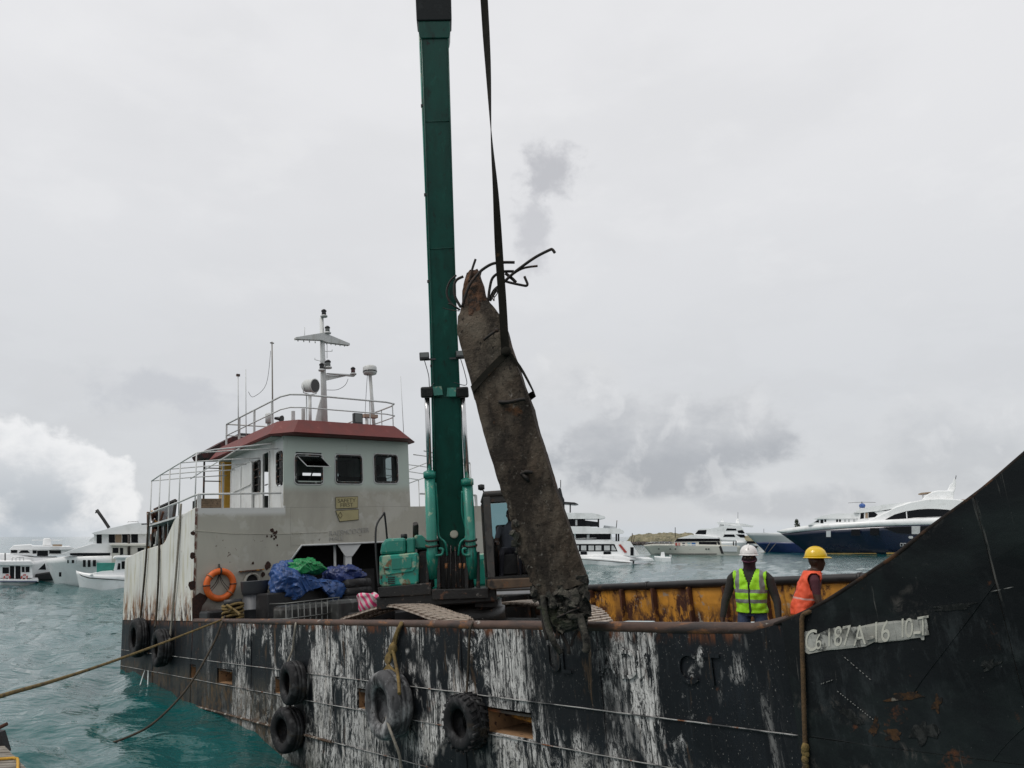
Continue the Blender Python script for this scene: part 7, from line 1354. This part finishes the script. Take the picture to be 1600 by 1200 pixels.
r1, b1_ = person('person', 'worker in lime vest, white helmet and jeans standing with arms at sides', w1, face(w1, R(-8)), [torso] + arms + legs(fx=(.14, .12)) + hand(-.335, .065, .79, -1) + hand(.38, .065, .80, 1) + [[(x * 1.12, y * 1.08, z, a * 1.13, b * 1.08) for x, y, z, a, b in c] for c in head(0, .0, 1.615)] + [[(0, .0, 1.46, .085, .085), (0, .01, 1.53, .080, .090), (0, .015, 1.59, .085, .105)]], [M_gshirt, M_jean, M_boot, M_skin, M_mask], z1, .985)
def vz1(c):
    x, y, z = c
    if y > .02 and abs(x - .012) < .010: return 2
    if abs(z - 1.20) < .022 or abs(z - 1.075) < .02: return 1
    if abs(abs(x) - .145) < .026 and z > 1.2: return 1
    return 0
shell(r1, b1_, 'safety_vest', [M_lime, M_silver, M_zip], lambda c: .93 < c.z < 1.47 and abs(c.x) < .212 and not (c.y > .0 and abs(c.x) < .008 + max(0, (c.z - 1.27)) * .36), .014, vz1, .013)
MB().box((-.011, .138, .95), (.011, .157, 1.27)).build('zip', M_zip, r1); helmet(r1, 0, .005, 1.665, M_whitehat, R(6)); MB().tube([(math.cos(t) * .092, .006 + math.sin(t) * .122, 1.605 - .03 * math.sin(t)) for t in np.linspace(.1, 3.04, 14)], .007, 5).build('mask_stripe', M_tape, r1)
for sx in (-.032, .032): MB().sphere((sx, .108, 1.632), .013, .008, .008, 8, 6).build('eye', mat('eye_white', (.35, .33, .3), .3), r1)
# worker in orange vest, stepping forward and looking down the deck
w2 = SHIP @ SH(1262, 1074, 2, -.985); ln = .16
def lean(c, k=.36): return [(x, y + max(0, z - .95) * k, z - max(0, z - .95) * .05, rx, ry) for x, y, z, rx, ry in c]
arms2 = [[(-.18, -.02, 1.39, .062, .068), (-.235, -.03, 1.33, .074, .08), (-.265, -.08, 1.14, .062, .066), (-.27, -.09, 1.07, .048, .05), (-.26, -.02, .88, .040, .043), (-.25, .02, .83, .031, .033)], [(.17, 0, 1.40, .055, .06), (.215, .02, 1.35, .058, .064), (.25, .10, 1.16, .047, .05), (.26, .14, 1.09, .044, .046), (.26, .25, .95, .034, .036), (.26, .28, .91, .029, .031)]]
def z2(c):
    x, y, z = c; yy = y - max(0, z - .95) * .30
    if z > 1.44: return 5 if z > 1.63 and yy < .05 else 3
    if z < .09: return 2
    if abs(x) > .19 and z < 1.17: return 3
    if z < .95: return 1
    return 0
hd2 = [[(x, y - .02, z - .015, rx, ry) for x, y, z, rx, ry in c] for c in head(0, .235, 1.585)]
r2, b2_ = person('person', 'worker in orange vest, maroon shirt and yellow helmet leaning over the bow side', w2, face(w2, R(93)), [lean(torso)] + [lean(a) for a in arms2] + legs(fx=(.11, .13), fy=(-.14, .2), kb=(.0, .14)) + [[(x, y + .0, z, a, b) for x, y, z, a, b in c] for c in hand(-.25, .03, .82, -1)] + hand(.26, .28, .90, 1) + hd2, [M_maroon, M_dtrous, M_boot, M_skin, M_mask, M_hair], z2, .97)
def vz2(c):
    z = c.z + 0; 
    if abs(z - 1.10) < .012: return 1
    return 0
shell(r2, b2_, 'safety_vest', [M_orvest, M_pinkt], lambda c: .90 < c.z < 1.43 and abs(c.x) < .212 and not ((c.y - max(0, c.z - .95) * .36) > .085), .018, vz2, .016); helmet(r2, 0, .215, 1.615, M_yelhat)
# operator seated in the cab
sp_ = SHIP @ El(.05, cl0 + .50, zs + .42)
def z3(c):
    x, y, z = c
    if z > .62: return 3
    if z < -.42: return 2
    if abs(x) > .21 and z < .30: return 3
    if z < .12 : return 1
    return 0
tors3 = [(0, 0, .0, .165, .12), (0, 0, .1, .165, .118), (0, .0, .25, .172, .115), (0, .005, .40, .185, .115), (0, 0, .5, .165, .098), (0, -.005, .555, .10, .07), (0, -.005, .6, .06, .06)]
leg3 = []
for sg in (-1, 1): leg3 += [[(sg * .09, -.02, .04, .085, .085), (sg * .13, .2, .05, .082, .085), (sg * .17, .44, .06, .065, .066), (sg * .175, .49, .0, .06, .062), (sg * .17, .50, -.25, .05, .052), (sg * .17, .50, -.37, .042, .045)], [(sg * .17, .45, -.37, .042, .04), (sg * .17, .58, -.38, .045, .036), (sg * .18, .66, -.385, .036, .024)]]
arm3 = []
for sg in (-1, 1): arm3 += [[(sg * .17, 0, .52, .055, .06), (sg * .215, 0, .47, .058, .062), (sg * .27, .06, .25, .046, .048), (sg * .275, .1, .2, .042, .044), (sg * .24, .34, .22, .033, .035), (sg * .235, .38, .22, .029, .03)], [(sg * .235, .37, .22, .03, .025), (sg * .235, .44, .22, .036, .022), (sg * .23, .49, .205, .03, .02)]] + [[(sg * .235 + d, .47, .215, .009, .009), (sg * .235 + d, .515, .20, .009, .009), (sg * .235 + d, .52, .165, .008, .008)] for d in (-.025, -.008, .009, .026)]
r3, b3_ = person('person', 'operator in grey T-shirt seated at the levers in the excavator cab', sp_, face(sp_), [tors3] + leg3 + arm3 + head(0, .0, .735), [M_gtee, M_dtrous, M_boot, M_skin], z3, 1.0)
hr = MB(); hr.sphere((0, -.012, .775), .086, .112, .09, 14, 9, z0=-.2); hr.build('hair', M_hair, r3)
